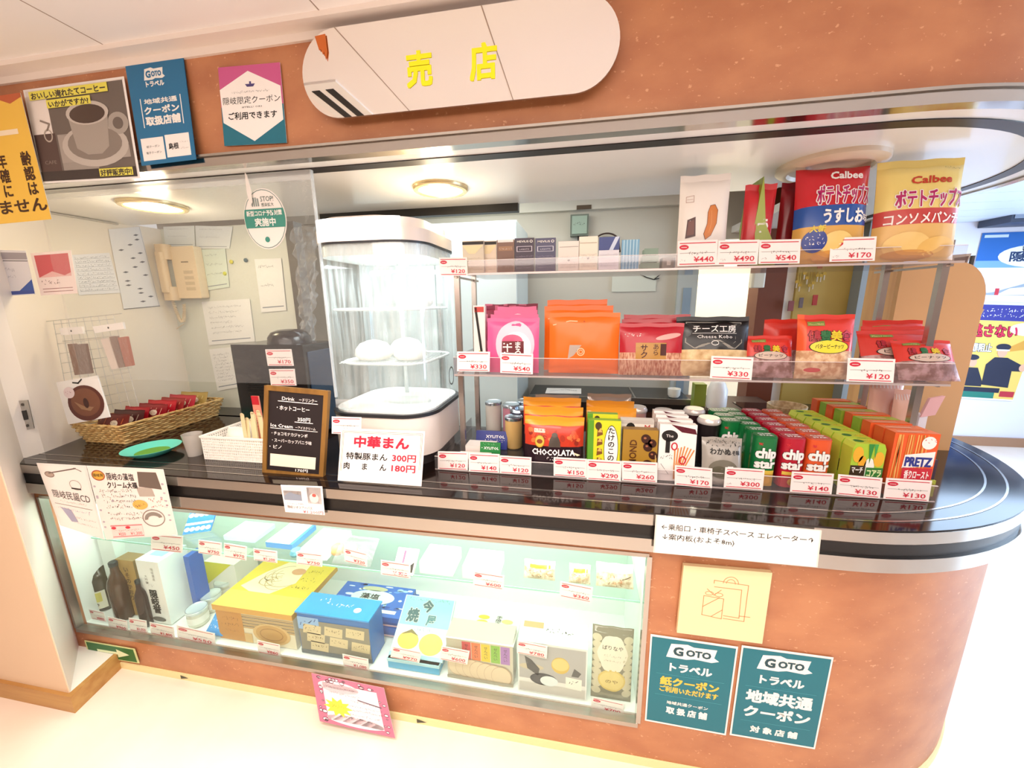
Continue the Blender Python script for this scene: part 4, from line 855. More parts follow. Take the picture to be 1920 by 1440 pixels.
# fogged glass hood
fog = bpy.data.materials.new('fogged_glass'); fog.use_nodes = True; nt = fog.node_tree; nt.nodes.clear(); L = nt.links.new
o_ = nt.nodes.new('ShaderNodeOutputMaterial'); tr = nt.nodes.new('ShaderNodeBsdfTransparent'); tr.inputs[0].default_value = (.97, 1, 1, 1); di = nt.nodes.new('ShaderNodeBsdfDiffuse'); di.inputs[0].default_value = (.86, .93, .94, 1); gl = nt.nodes.new('ShaderNodeBsdfGlossy'); gl.inputs['Roughness'].default_value = .05
tc = nt.nodes.new('ShaderNodeTexCoord'); mp = nt.nodes.new('ShaderNodeMapping'); mp.inputs['Scale'].default_value = (38, 38, 3.2); nz = nt.nodes.new('ShaderNodeTexNoise'); nz.inputs['Scale'].default_value = 1.6; nz.inputs['Detail'].default_value = 5
cr = nt.nodes.new('ShaderNodeValToRGB'); cr.color_ramp.elements[0].position = .38; cr.color_ramp.elements[0].color = (.06, .06, .06, 1); cr.color_ramp.elements[1].position = .72; cr.color_ramp.elements[1].color = (.30, .30, .30, 1)
m1 = nt.nodes.new('ShaderNodeMixShader'); m2 = nt.nodes.new('ShaderNodeMixShader'); m2.inputs[0].default_value = .07
L(tc.outputs['Object'], mp.inputs[0]); L(mp.outputs[0], nz.inputs['Vector']); L(nz.outputs[0], cr.inputs[0]); L(cr.outputs[0], m1.inputs[0]); L(tr.outputs[0], m1.inputs[1]); L(di.outputs[0], m1.inputs[2]); L(m1.outputs[0], m2.inputs[1]); L(gl.outputs[0], m2.inputs[2]); L(m2.outputs[0], o_.inputs[0])
mb = MB(); p = rring(gx0+.004, gx1-.004, gy0+.004, gy1-.004, .105); n = len(p)
mb.add([(x, y, zt0) for x, y in p]+[(x, y, zt1) for x, y in p], [(i, (i+1) % n, n+(i+1) % n, n+i) for i in range(n)], fog); part(mb, 'glass_hood', st, smooth='all')
mb = MB(); mb.rbox(gx0+.01, gx1-.01, gy0+.015, gy1, zt1-.035, zt1, .10, M('f4fafa', .3), 10); mb.rbox(gx0, gx1, gy0, gy1, zt1, zt1+.006, .11, M('2b2b30', .4), 10); part(mb, 'lamp_tray', st, smooth=True)
mb = MB(); xm = gx1-.145
pr = [(gx0+.0, zt1+.006), (gx0, zt1+.07), (gx0+.03, zt1+.086), (xm, zt1+.10), (gx1-.02, zt1+.052), (gx1, zt1+.03), (gx1, zt1+.006)]
n = len(pr); vs = [(x, gy0+.0, z) for x, z in pr]+[(x, gy1, z) for x, z in pr]
mb.prism([(q[0], q[1]) for q in rring(gx0, gx1, gy0, gy1, .11)], zt1+.006, zt1+.045, STS); mb.rbox(gx0+.005, gx1-.02, gy0+.02, gy1-.02, zt1+.045, zt1+.078, .10, STS, 10); mb.rbox(gx0+.02, gx1-.10, gy0+.05, gy1-.05, zt1+.078, zt1+.09, .08, STS, 8)
part(mb, 'top_cover', st, smooth=True)
mb = MB(); zf0, zf1 = zt1+.008, zt1+.074; q = [(x, y) for x, y in rring(gx0-.003, gx1+.003, gy0-.003, gy1+.003, .113)]; q = [w_ for w_ in q if w_[1] < gy0+.03]; q.sort(); n = len(q)
q = [w_ for w_ in q if w_[0] < gx1-.045]; n = len(q)
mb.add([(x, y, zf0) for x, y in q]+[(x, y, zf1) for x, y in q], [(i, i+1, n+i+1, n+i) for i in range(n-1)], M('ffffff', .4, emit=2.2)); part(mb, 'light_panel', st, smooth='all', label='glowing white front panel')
RK = M('eef6f6', .25, .2)
bun_sets = []
for k, zz in enumerate((1.482, 1.300)):
    p = rring(gx0+.03+.02*k, gx1-.03, gy0+.03, gy1-.03, .085); mb = MB(); mb.tube([(x, y, zz) for x, y in p], .005, RK, 6, closed=True); part(mb, 'rack_frame', st, smooth='all')
    mb = MB()
    for i in range(22): x = gx0+.05+(gx1-gx0-.1)*i/21; mb.tube([(x, gy0+.035+.03*(i in (0, 21)), zz), (x, gy1-.035, zz)], .0014, RK, 4)
    part(mb, 'rack_wires', st, smooth='all')
mb = MB(); mb.tube([((gx0+gx1)/2-.02, (gy0+gy1)/2+.1, ZC+.2), ((gx0+gx1)/2-.02, (gy0+gy1)/2+.1, zt1-.03)], .008, RK, 10); part(mb, 'centre_rod', st, smooth='all')
mb = MB(); mb.ring(Flat((gx1+.0015, gy0+.24, ZC+.29), (0, 1, 0), (0, 0, 1)), 0, 0, .030, .036, .006, M('6b6f6c', .4), .001); part(mb, 'door_handle', st)
mb = MB(); S = Flat((gx0+.055, gy0+.0035, ZC+.215)); mb.rect(S, 0, 0, .06, .03, clear('label_film', 'ffffff', .5, .1, haze=.4), 0); mb.scrib(S, .004, .05, .008, .005, M('9fb0ae', .5), 1); mb.scrib(S, .004, .05, .018, .005, M('9fb0ae', .5), 2); part(mb, 'care_label', st)
BUN = M('fffdf6', .6)
bi = 0
for (x, y, zz, r_, lab) in ((-.575, .27, 1.488, .060, 'single white steamed bun on the upper rack of the warmer'), (-.735, .24, 1.306, .066, 'left white bun on the lower rack of the warmer'), (-.665, .36, 1.306, .064, 'middle white bun on the lower rack of the warmer, set further back'), (-.60, .25, 1.306, .058, 'right white bun on the lower rack of the warmer')):
    mb = MB(); mb.lathe([(.0, 0), (r_*.8, .0), (r_, r_*.25), (r_*.95, r_*.55), (r_*.7, r_*.85), (r_*.3, r_*1.0), (0, r_*1.04)], (x, y, zz), BUN, 28, caps=(False, False)); thing(mb, 'steamed_bun', lab, 'steamed bun', 'buns in the warmer', smooth='all')
l = area('warmer_lamp', ((gx0+gx1)/2, (gy0+gy1)/2, zt1-.045), (0, 0, 0), .3, .25, 3.5, (.94, 1.0, 1.0))
# ================================================================ downlights in the soffit
def downlight(px, py, r, label, glow, col='fff1c0'):
    c = atz(px, py, 1.893); e = empty('downlight', c, label, 'ceiling light', 'round downlights above the counter')
    mb = MB(); mb.lathe([(r, 0), (r, -.006), (r*.96, -.012), (r*.84, -.014), (r*.80, -.010), (r*.80, 0)], c, M('e3cfa0', .25, .6), 40, caps=(False, False)); part(mb, 'ring', e, smooth=True)
    mb = MB(); mb.lathe([(0, -.004), (r*.79, -.004)], c, M(col, .4, emit=glow), 32, caps=(False, False)); part(mb, 'diffuser', e)
downlight(826, 352, .095, 'lit round downlight with a brass ring above the bun warmer', 9)
downlight(288, 384, .11, 'lit round downlight above the wall telephone, seen through the clear sheet', 12)
c3 = atz(1556, 306, 1.893); e3 = empty('downlight', c3, 'unlit round cream ceiling fitting above the potato chip bags', 'ceiling light', 'round downlights above the counter')
mb = MB(); mb.lathe([(.135, 0), (.135, -.012), (.125, -.020), (.105, -.022), (.10, -.012), (0, -.012)], c3, M('d9c4ae', .35), 44, caps=(False, False)); part(mb, 'ring', e3, smooth=True)
# ================================================================ acrylic display stand
YB0, YB1 = .142, .60; YM, YT, YR = .21, .25, .56
ZB, ZM, ZT = ZC+.004, 1.262, 1.598
XR = .995; LB, LM, LT = -.485, -.425, -.392
stand = empty('display_stand', ((LB+XR)/2, .36, ZC), 'three-tier clear acrylic display stand with steel posts on the counter', 'display stand')
PST = M('c5bbb4', .25, .9)
for x, y, nm in ((-.425, .285, 0), (-.425, .50, 1), (XR+.012, .285, 2), (XR+.012, .50, 3)):
    mb = MB(); mb.box(x-.009, x+.009, y-.009, y+.009, ZC, 1.655 if nm > 1 else 1.64, PST); part(mb, 'post', stand, bevel=.001)
def tray(x0, x1, y0, y1, z, lip, sides, nm):
    mb = MB(); mb.box(x0, x1, y0, y1, z-.004, z, ACRYL); part(mb, nm, stand)
    mb = MB(); mb.box(x0, x1, y0-.003, y0, z-.006, z+lip, ACRYL); part(mb, 'front_lip', stand)
    mb = MB(); mb.box(x0, x1, y0-.0035, y0-.001, z-.007, z-.001, M('cfc0bd', .2, .3)); mb.box(x0, x1, y0-.0033, y0, z+lip-.001, z+lip+.0005, M('e9dedb', .2)); part(mb, 'edge_strip', stand)
    for x in sides: mb = MB(); mb.box(x-.0015, x+.0015, y0, y1, z, z+lip, ACRYL); part(mb, 'side_panel', stand)
tray(LB, XR, YB0, YB1, ZB, .045, (LB, XR), 'lower_tray')
tray(LM, XR+.03, YM, YR, ZM, .058, (LM, XR+.03), 'middle_shelf')
tray(LT, XR+.03, YT, YR, ZT, .040, (LT,), 'upper_shelf')
for x in (LM, XR+.02):
    
    for y_, z_ in ((YM, ZM), (YT, ZT)): mb = MB(); mb.box(x-.004, x+.004, y_+.02, YR, z_-.014, z_-.007, PST); part(mb, 'bracket', stand)
mb = MB(); mb.box(LM-.01, XR+.03, .495, .507, ZM-.02, ZM-.010, PST); part(mb, 'rear_rail', stand)
# ---------------------------------------------------------------- price cards on the stand
G1, G2, G3 = 'price cards on the lower tray', 'price cards on the middle shelf', 'price cards on the upper shelf'
yf = YB0-.0065
for tl, br, bl, p, l in (((821, 846), (877, 882), (821, 880), '120', 'price card ¥120 at the left end of the lower tray'), ((879, 849), (936, 887), (879, 884), '140', 'price card ¥140 on the left part of the lower tray'),
    ((937, 854), (996, 891), (937, 887), '120', 'plain price card ¥120 on the lower tray between ¥140 and ¥150'), ((1038, 857), (1100, 896), (1038, 892), '150', 'price card ¥150 under the front chocolate bag'),
    ((1101, 861), (1164, 903), (1100, 899), '290', 'price card ¥290 under the yellow-green box'), ((1166, 864), (1232, 905), (1166, 901), '260', 'price card ¥260 under the golden almond box'),
    ((1265, 872), (1335, 916), (1265, 909), '170', 'price card ¥170 on the lower tray below the pretzel stick packs'), ((1360, 876), (1430, 919), (1357, 914), '300', 'price card ¥300 on the lower tray left of the green canister'),
    ((1485, 884), (1559, 927), (1481, 922), '140', 'price card ¥140 below the red and orange canisters'), ((1572, 889), (1650, 935), (1568, 927), '130', 'price card ¥130 below the yellow-green koala cartons'),
    ((1662, 896), (1741, 941), (1656, 935), '130', 'price card ¥130 at the right end of the lower tray')):
    card(tl, br, bl, yf, p, l, G1, note=p in ('300',))
ym_ = YM-.006
for tl, br, bl, p, l in (((857, 659), (918, 697), (857, 696), '330', 'price card ¥330 at the left end of the middle shelf'), ((938, 661), (999, 702), (938, 699), '540', 'price card ¥540 in front of the pink bags'),
    ((1334, 667), (1409, 713), (1331, 709), '330', 'price card ¥330 below the black cheese bag'), ((1590, 671), (1675, 718), (1587, 715), '120', 'price card ¥120 below the red nut bags at the right')):
    card(tl, br, bl, ym_, p, l, G2, note=False)
yt_ = YT-.006
for tl, br, bl, p, l in (((823, 483), (877, 517), (825, 517), '120', 'price card ¥120 sticking out left of the upper shelf'), ((1271, 452), (1344, 497), (1270, 499), '440', 'price card ¥440 below the white snack bag'), ((1347, 451), (1420, 496), (1344, 497), '490', 'price card ¥490 on the upper shelf'),
    ((1424, 450), (1499, 494), (1422, 495), '540', 'price card ¥540 on the upper shelf left of the red chip bag'), ((1558, 446), (1640, 489), (1555, 491), '170', 'price card ¥170 between the red and the yellow chip bag')):
    card(tl, br, bl, yt_, p, l, G3, note=p != '120')
mb = MB(); S = quady((1068, 647), (1117, 647), (1113, 676), (1064, 676), YM+.035); S.c = [c_+Vector((0, 0, 0)) for c_ in S.c]; sheet(mb, S, M('b8a79c', .5), .001); mb.scrib(S, S.W*.3, S.W*.7, S.H*.55, S.H*.12, INK, 3); thing(mb, 'name_card', 'small greyish blank card standing in front of the orange bags', 'card')
# ---------------------------------------------------------------- helpers for goods
def carton(name, x0, x1, y0, d, z0, h, col, label, cat, group, draw=None, side=None, top=None, lean=0.0, rough=.35, tdraw=None):
    """a box standing upright with a printed front"""
    S = Flat((x0, y0, z0), (1, 0, 0), (0, math.sin(lean), math.cos(lean)), (0, -math.cos(lean), math.sin(lean))); S.W, S.H = x1-x0, h
    mb = MB(); c = M(col, rough); mb.obox(S, 0, S.W, 0, h, -d, 0, M(side, rough) if side else c, c)
    if top:
        mb.rect(Flat(S(0, h, 0), (1, 0, 0), -S.N), 0, 0, S.W, d, M(top, rough), .0004)
    if draw: draw(Pic(mb, S))
    if tdraw: T = Flat(S(0, h, 0), (1, 0, 0), -S.N); T.W, T.H = S.W, d; tdraw(Pic(mb, T, base=.0006))
    return thing(mb, name, label, cat, group)
# ---------------------------------------------------------------- upper shelf
cigs = [((868, 908), 'd9cdb8', 'b8a890', 'first pack from the left, beige with a dark flap', 452), ((900, 932), 'ead9c4', 'a98f88', 'second pack, cream', 452), ((932, 965), '7d5a48', 'efe6dc', 'third pack, brown with a white top', 450),
        ((965, 1002), '3a2c40', 'd8d0dc', 'fourth pack, dark purple', 447), ((1003, 1042), '4b4a6a', 'd8d8e4', 'fifth pack, slate blue and silver', 447), ((1046, 1086), 'efe6dc', 'b0a8a0', 'sixth pack, pale with thin lines', 453), ((1084, 1120), 'f4ead8', 'c0b098', 'seventh pack, cream and the tallest', 444), ((1121, 1160), 'e8e6ee', '3a4a8a', 'eighth pack, white with a blue top', 445), ((1163, 1197), '6fa8cc', '3f6f9c', 'ninth pack, light blue', 450)]
for i, ((a, b), c, d, l, pt) in enumerate(cigs):
    y = YT+.02+(.02 if i in (1,) else 0); x0, x1, zt_ = aty(a, 505, y).x, aty(b, 505, y).x, aty(a, pt, y).z
    def dr(P, c=c, d=d, i=i):
        if i in (3, 4): P.t('MEVIUS', .42, .87, .07, PAPER, w=.6, bold=.02); P.ring(.85, .9, .08, .04, .03, PAPER, 3); P.r(.1, .6, .9, .76, M(d, .4), 2); P.r(.14, .615, .86, .745, M(c, .4), 3); P.t('LIGHTS', .5, .65, .05, M(d, .4), w=.5, l=4)
        elif i == 7: P.r(0, .6, 1, 1, M('3a4a8a', .4), 2); P.p([(.5, .6), (.8, 1), (1, 1), (.7, .6)], M('c9d4ea', .3), 3)
        elif i == 8: 
            for k in range(5): P.r(.1+.18*k, 0, .17+.18*k, 1, M('a8d0e4', .3), 2)
        elif i in (0, 1): P.r(0, .88, 1, .97, M('2b2622', .5), 2); P.p([(0, .86), (1, .86), (.6, .6), (.3, .6)], M('efdcae', .4), 2)
        elif i == 2: P.r(.05, .92, .95, 1, PAPER, 2); P.r(.1, .66, .9, .8, M('a07858', .4), 2); P.s_(.15, .85, .7, .04, PAPER, 3, 3)
        else: P.e(.5, .35, .06, .03, M('8a8078', .5), 2); P.r(.05, .8, .95, .82, M(d, .4), 2)
        ink = M('5a4e4a', .5) if i not in (3, 4) else M('b8b0c4', .5)
        for k in range(5): P.s_(.08, .92, .1+.085*k, .035, ink, i*9+k, 3)
    carton('cigarette_pack', x0+.001, x1-.001, y, .022, ZT+.001, zt_-ZT-.001, c, 'cigarette pack on the upper shelf, '+l, 'cigarette pack', 'cigarette packs on the upper shelf', dr, side='d8cfc8')
x0, x1 = aty(1200, 500, .33).x, aty(1234, 500, .33).x
for k in range(3): 
    mb = MB(); mb.box(x0+.004*k, x1-.003*k, .31, .36, ZT+.002+.022*k, ZT+.022+.022*k, M('7d9a86', .3)); thing(mb, 'green_packet', 'flat grey-green packet on the upper shelf, '+('lowest', 'middle one', 'topmost')[k]+' of the small stack', 'packet', 'grey-green packets stacked on the upper shelf', bevel=.003)
x1b = aty(1262, 500, .33).x; mb = MB(); mb.rbox(x1+.006, x1b, .30, .35, ZT+.001, ZT+.035, .008, M('8f8a82', .4)); mb.rect(Flat((x1+.02, .2995, ZT+.012)), 0, 0, .012, .014, M('cfc8bf', .4)); thing(mb, 'small_case', 'small grey case beside the grey-green packets on the upper shelf', 'case', bevel=.003)
def bagpx(name, bl, br, tp, y, z0, colour, label, cat, group, draw=None, tilt=.12, t=.02, yaw=0, seed=0, seal=None, back=None, nx=14, ny=16, W=None, pinch=.35, sag=0, crease=.0015):
    x0, x1, zt_ = span(bl, br, tp, y+.03); W = W or (x1-x0); H = (zt_-z0)/math.cos(tilt)
    S = Pillow((x0, y, z0), W, H, tilt, t, yaw, seed, crease, sag, pinch)
    return pouch(name, S, colour, label, cat, group, draw, back, seal, True, nx, ny)
WB = M('f3ebe4', .35)
def dk(P):
    P.p([(.14, .31), (.16, .51), (.32, .54), (.34, .33)], M('4a2420', .35), 3); P.p([(.165, .34), (.18, .49), (.30, .51), (.31, .35)], M('6d382c', .35), 4)
    OC = M('d07a32', .35); pts = [(.54, .29), (.64, .33), (.74, .46), (.75, .60), (.69, .66), (.60, .65), (.56, .58), (.56, .46), (.50, .35)]; P.p(pts, OC, 3); P.k(pts+[pts[0]], .008, M('6d2c12', .5), 4); P.k([(.63, .6), (.64, .46), (.6, .36)], .006, M('e9a860', .4), 4)
    P.k([(.12, .76), (.27, .77), (.27, .70), (.12, .7), (.12, .76)], .008, M('b08a7a', .5), 3); P.k([(.14, .73), (.25, .73)], .006, M('b08a7a', .5), 3)
bagpx('white_snack_bag', (1262, 499), (1352, 492), (1300, 332), YT+.025, ZT+.002, lambda a, b: WB, 'white standing bag with a chocolate bar and an orange crescent cracker on the upper shelf', 'snack bag', 'snack bags on the upper shelf', dk, tilt=.06, t=.02, seed=4)
RD, RD2, BLU, DKR = M('c5202a', .25), M('a8141f', .25), M('1f4fa0', .25), M('8a1420', .25)
CR_ = M('e0b070', .3)
def bluered(a, b): return RD if b > .34 else (BLU if b > .1 else RD2)
bagpx('red_snack_bag', (1376, 492), (1432, 492), (1400, 352), YT+.05, ZT+.002, bluered, 'small red and blue bag on the upper shelf, just left of the upright green bag', 'snack bag', 'snack bags on the upper shelf', lambda P: P.t('う', .6, .42, .16, PAPER, bold=.04), tilt=.0, t=.02, seed=5)
mb = MB()
GR = M('8a9a2a', .25); a = aty(1425, 333, YT+.05); b0, b1 = aty(1405, 492, YT+.05), aty(1447, 492, YT+.05); zm = ZT+.05
prof = [(b0.x, ZT+.002), (b1.x, ZT+.002), (b1.x-.002, ZT+.05), (a.x+.022, ZT+.12), (a.x+.003, a.z), (a.x-.008, ZT+.12), (b0.x+.004, ZT+.05)]
S = Flat((0, YT+.03, 0)); mb.oprism(S, prof, -.12, 0, GR, M('97a433', .25)); mb.ell(S, (b0.x+b1.x)/2, ZT+.04, .012, .02, M('c9b040', .4), .001); thing(mb, 'green_snack_bag', 'green bag seen edge-on between the red bags on the upper shelf', 'snack bag', 'snack bags on the upper shelf', bevel=.004)
bagpx('dark_red_snack_bag', (1440, 492), (1500, 490), (1470, 348), YT+.10, ZT+.002, lambda a, b: DKR if b > .3 else M('18283a', .25), 'dark red bag in shade behind the large red chip bag', 'snack bag', 'snack bags on the upper shelf', None, tilt=.0, t=.02, seed=6)
PURP = M('b01860', .35)
def chips_red(a, b):
    if b > .93: return FOIL
    return RD if b > .52 else (BLU if b > .33 else M('d9a44a', .35))
def dred(P):
    P.t('Calbee', .62, .79, .085, PAPER, w=.44, bold=.03, rim=None, skew=.12); P.t('ポテトチップス', .60, .56, .17, PURP, w=.74, bold=.02, rim=PAPER, rimw=.03)
    P.t('うすしお', .60, .375, .13, PAPER, w=.55, bold=.03); P.t('味', .93, .385, .07, PAPER, bold=.01)
    P.e(.55, .17, .22, .12, M('eccb78', .35), 2); P.e(.75, .10, .2, .10, M('e2b860', .35), 3); P.e(.5, .05, .25, .06, M('d89a48', .35), 3)
    P.e(.25, .20, .16, .11, M('2a3f8f', .35), 4); P.t('大新', .27, .29, .06, M('e9d34a', .4), w=.2, bold=.02, l=5); P.s_(.14, .37, .22, .03, PAPER, 5, 6); P.s_(.14, .37, .16, .03, PAPER, 6, 6)
bagpx('potato_chip_bag', (1470, 494), (1604, 489), (1550, 302), YT+.02, ZT+.002, chips_red, 'large red and blue potato chip bag with a silver top edge on the upper shelf', 'potato chip bag', 'snack bags on the upper shelf', dred, tilt=.12, t=.038, seed=7, seal=FOIL, back=FOIL, nx=16, ny=20)
YB_ = M('e8cf7a', .28)
def chips_y(a, b): return YB_ if b > .47 else (M('c23a34', .3) if b > .32 else M('e0b368', .35))
def dyel(P):
    P.t('Calbee', .55, .735, .085, M('c03a1c', .4), w=.46, bold=.03, skew=.12); P.t('ポテトチップス', .56, .515, .16, PURP, w=.80, bold=.02, rim=PAPER, rimw=.03)
    P.t('コンソメパンチ', .50, .35, .105, PAPER, w=.86, bold=.015); P.e(.35, .14, .26, .13, M('ecc77c', .35), 2); P.e(.72, .10, .24, .12, M('e6b966', .35), 3); P.e(.4, .05, .3, .05, M('cf9650', .35), 3); P.s_(.72, .93, .88, .015, INK, 5)
bagpx('potato_chip_bag', (1613, 489), (1768, 486), (1700, 302), YT+.02, ZT+.002, chips_y, 'large yellow potato chip bag with a red band, rightmost on the upper shelf', 'potato chip bag', 'snack bags on the upper shelf', dyel, tilt=.10, t=.038, seed=8, nx=16, ny=20)
# ---------------------------------------------------------------- middle shelf
GM = 'bags on the middle shelf'
y = YM+.03; x0, x1, zt_ = span((884, 660), (906, 660), (890, 574), y)
carton('slim_packet', x0, x1, y+.03, .02, ZM+.002, zt_-ZM, 'ece8e4', 'slim white packet with black stripes at the left end of the middle shelf', 'packet', GM, lambda P: (P.k([(.2, .95), (.8, .1)], .2, INK), P.r(.1, .9, .9, .98, M('c23a34', .4), 3), P.k([(.5, .3), (.9, .05)], .12, M('e0c040', .4), 4)), lean=.05)
MG = M('7c1f3c', .3); MG2 = M('c05a78', .35)
for k, (a, b, tp) in enumerate((((902, 660), (990, 655), (940, 573)), ((915, 655), (1010, 655), (960, 570)))):
    bagpx('crimson_snack_bag', a, b, tp, YM+.16+.04*k, ZM+.002, lambda a, b: MG if (int(a*9)+int(b*7)) % 3 else MG2, 'patterned crimson bag behind the pink bags, '+('nearer one', 'further one'[:12])[k], 'snack bag', GM, None, tilt=.0, t=.015, seed=11+k)
PK, PK2 = M('e85a92', .28), M('f4c8d8', .35)
def dume(P):
    P.e(.55, .52, .37, .42, PK2, 2, 32); P.e(.58, .45, .28, .30, M('fbeef2', .35), 3, 28); P.r(.30, .02, .72, .58, M('6a1420', .4), 5); P.e(.5, .58, .2, .12, M('d8507a', .35), 4)
    P.v('干し梅', .41, .40, .155, PAPER, .03, l=6, gap=1.05); P.v('まろやか', .61, .46, .115, PAPER, .02, l=6, gap=1.05)
for k in (3, 2, 1, 0):
    bagpx('pink_plum_bag', (917+6*k, 675-8*k), (1012-2*k, 675-6*k), (960, 596-7*k), YM+.03+.035*k, ZM+.002, lambda a, b: PK, 'pink dried plum bag, '+('frontmost of four', 'second from the front', 'third from the front', 'rearmost of four')[k], 'plum bag', 'pink plum bags on the middle shelf', dume, tilt=.10, t=.014, seed=20+k)
OR1 = M('f2701a', .3)
def dor(P): P.ring(.46, .36, .055, .065, .012, M('ffd2a8', .4), 3); P.ring(.46, .36, .03, .035, .008, M('ffd2a8', .4), 3); P.e(.5, .86, .012, .012, M('b84a10', .5), 3); P.k([(.06, .80), (.3, .86), (.4, .86)], .012, M('ffc898', .3), 3)
for k, (a, b, tp, o) in enumerate((((1030, 690), (1158, 690), (1090, 586), '0'), ((1021, 685), (1145, 685), (1080, 573), '1'), ((1026, 680), (1134, 680), (1080, 562), '2'))):
    bagpx('orange_pouch', a, b, tp, YM+.045+.05*k, ZM+.002, lambda a, b: OR1, 'plain orange pouch with a small round mark, '+('frontmost', 'middle', 'rearmost and tallest standing')[k]+' of three', 'orange pouch', 'orange pouches on the middle shelf', dor, tilt=.08, t=.018, seed=30+k)
SQ, SQ2 = M('b5182a', .25), M('d98a80', .35)
SQW = noisy('shredded_snack', 'a85a3c', 'e0b090', 60, .4, 4, (3, 1, 1))
def dsq(P):
    P.r(.25, .30, .72, .62, M('b8863a', .4), 2); P.v('サク', .38, .47, .12, M('4a1a10', .5), .02, l=4, gap=1.1); P.v('あら', .56, .50, .10, M('4a1a10', .5), .01, l=4, gap=1.1); P.r(.63, .38, .72, .6, M('4a1a10', .5), 3); P.s_(.08, .3, .74, .05, PAPER, 3)
    P.e(.75, .74, .2, .05, M('e9a8a0', .35), 2, rot=.2)
for k in (2, 1, 0):
    bagpx('red_squid_bag', (1158+4*k, 692-10*k), (1276+6*k, 692-8*k), (1220, 606-8*k), YM+.03+.05*k, ZM+.002, lambda a, b: SQ if b > .42 else SQW, 'red bag of shredded dried snack with a gold panel, '+('frontmost of three', 'middle of three', 'rearmost of three')[k], 'snack bag', GM, dsq, tilt=.16, t=.02, seed=40+k)
CHS = noisy('cheese_pieces', 'b98f58', 'ecd2a0', 30, .45, 4)
BKB = M('171416', .22)
def dch(P): P.p([(.10, .55), (.22, .45), (.78, .45), (.88, .55), (.88, .90), (.12, .90)], M('8f8a80', .4), 2); P.p([(.115, .56), (.225, .465), (.775, .465), (.865, .56), (.865, .885), (.135, .885)], M('141214', .3), 3); P.t('チーズ工房', .5, .73, .11, PAPER, w=.58, bold=.01, l=4); P.r(.2, .70, .8, .706, PAPER, 4); P.t('Cheese Kobo', .5, .62, .065, PAPER, w=.48, l=4); P.ring(.5, .54, .05, .04, .008, PAPER, 4)
bagpx('black_cheese_bag', (1262, 697), (1388, 693), (1345, 594), YM+.035, ZM+.002, lambda a, b: BKB if b > .42 else CHS, 'bag of cheese pieces with a black label on the middle shelf', 'snack bag', GM, dch, tilt=.22, t=.03, seed=51, W=.215)
NUT = noisy('peanuts', 'c8966c', 'f0d0a8', 55, .45, 3, lo=.4, hi=.6); NUT2 = noisy('mixed_nuts', '8a5a50', 'c8a0a0', 45, .4, 3, lo=.4, hi=.6)
RB = M('d83426', .28)
def dpn(kind):
    def d(P):
        P.r(.14, .82, .42, .89, M('7a8a3a', .4), 2); P.t('Mixed Nuts', .28, .835, .035, M('e8d890', .4), w=.24)
        for i, (ch, c) in enumerate((('健', 'b0182c'), ('豊', '1f6a34'), ('美', 'e8c820'), ('食', 'c03048'))): P.t(ch, .24+.185*i, .605, .14, M(c, .4), bold=.03, rim=INK, rimw=.02)
        P.e(.5, .50, .34, .105, INK, 5, 28); P.e(.5, .50, .325, .097, M('e9d834' if kind else 'd0b8a8', .4), 6, 28); P.t('バターピーナッツ' if kind else 'ピーナッツ', .5, .475, .065, INK, w=.5, bold=.01, l=8)
        if kind: P.e(.25, .14, .14, .035, M('d04848', .4), 2)
    return d
bagpx('red_nut_bag', (1415, 690), (1492, 690), (1450, 598), YM+.14, ZM+.002, lambda a, b: RB if b > .42 else NUT2, 'red nut bag standing behind and between the black cheese bag and the big nut bag', 'nut bag', 'red nut bags on the middle shelf', None, tilt=.0, t=.015, seed=60)
bagpx('red_nut_bag', (1388, 702), (1478, 700), (1440, 630), YM+.03, ZM+.002, lambda a, b: RB if b > .5 else NUT2, 'orange-red nut bag slumped to the right of the black cheese bag', 'nut bag', 'red nut bags on the middle shelf', dpn(0), tilt=.30, t=.02, seed=61)
bagpx('red_nut_bag', (1478, 706), (1583, 703), (1530, 590), YM+.025, ZM+.002, lambda a, b: (RB if a > .12 else M('e85a28', .28)) if b > .46 else NUT, 'upright red bag of butter peanuts with a yellow oval on the middle shelf', 'nut bag', 'red nut bags on the middle shelf', dpn(1), tilt=.14, t=.028, seed=62, nx=16, ny=18)
for k, (a, b, tp, yy, tl) in enumerate((((1672, 700), (1786, 700), (1710, 640), .03, .85), ((1606, 700), (1752, 700), (1660, 622), .08, .75), ((1600, 695), (1730, 695), (1650, 612), .15, .35), ((1596, 690), (1705, 690), (1640, 600), .20, .15))):
    bagpx('red_nut_bag', a, b, tp, YM+yy, ZM+.002, lambda a, b: RB if b > .42 else NUT2, 'red nut bag at the right of the middle shelf, '+('frontmost, leaning over the end', 'second from the front', 'third from the front', 'rearmost')[k], 'nut bag', 'red nut bags on the middle shelf', dpn(0) if k < 2 else (lambda P: P.r(.14, .82, .42, .89, M('7a8a3a', .4), 2)), tilt=tl*.6, t=.022, seed=63+k)
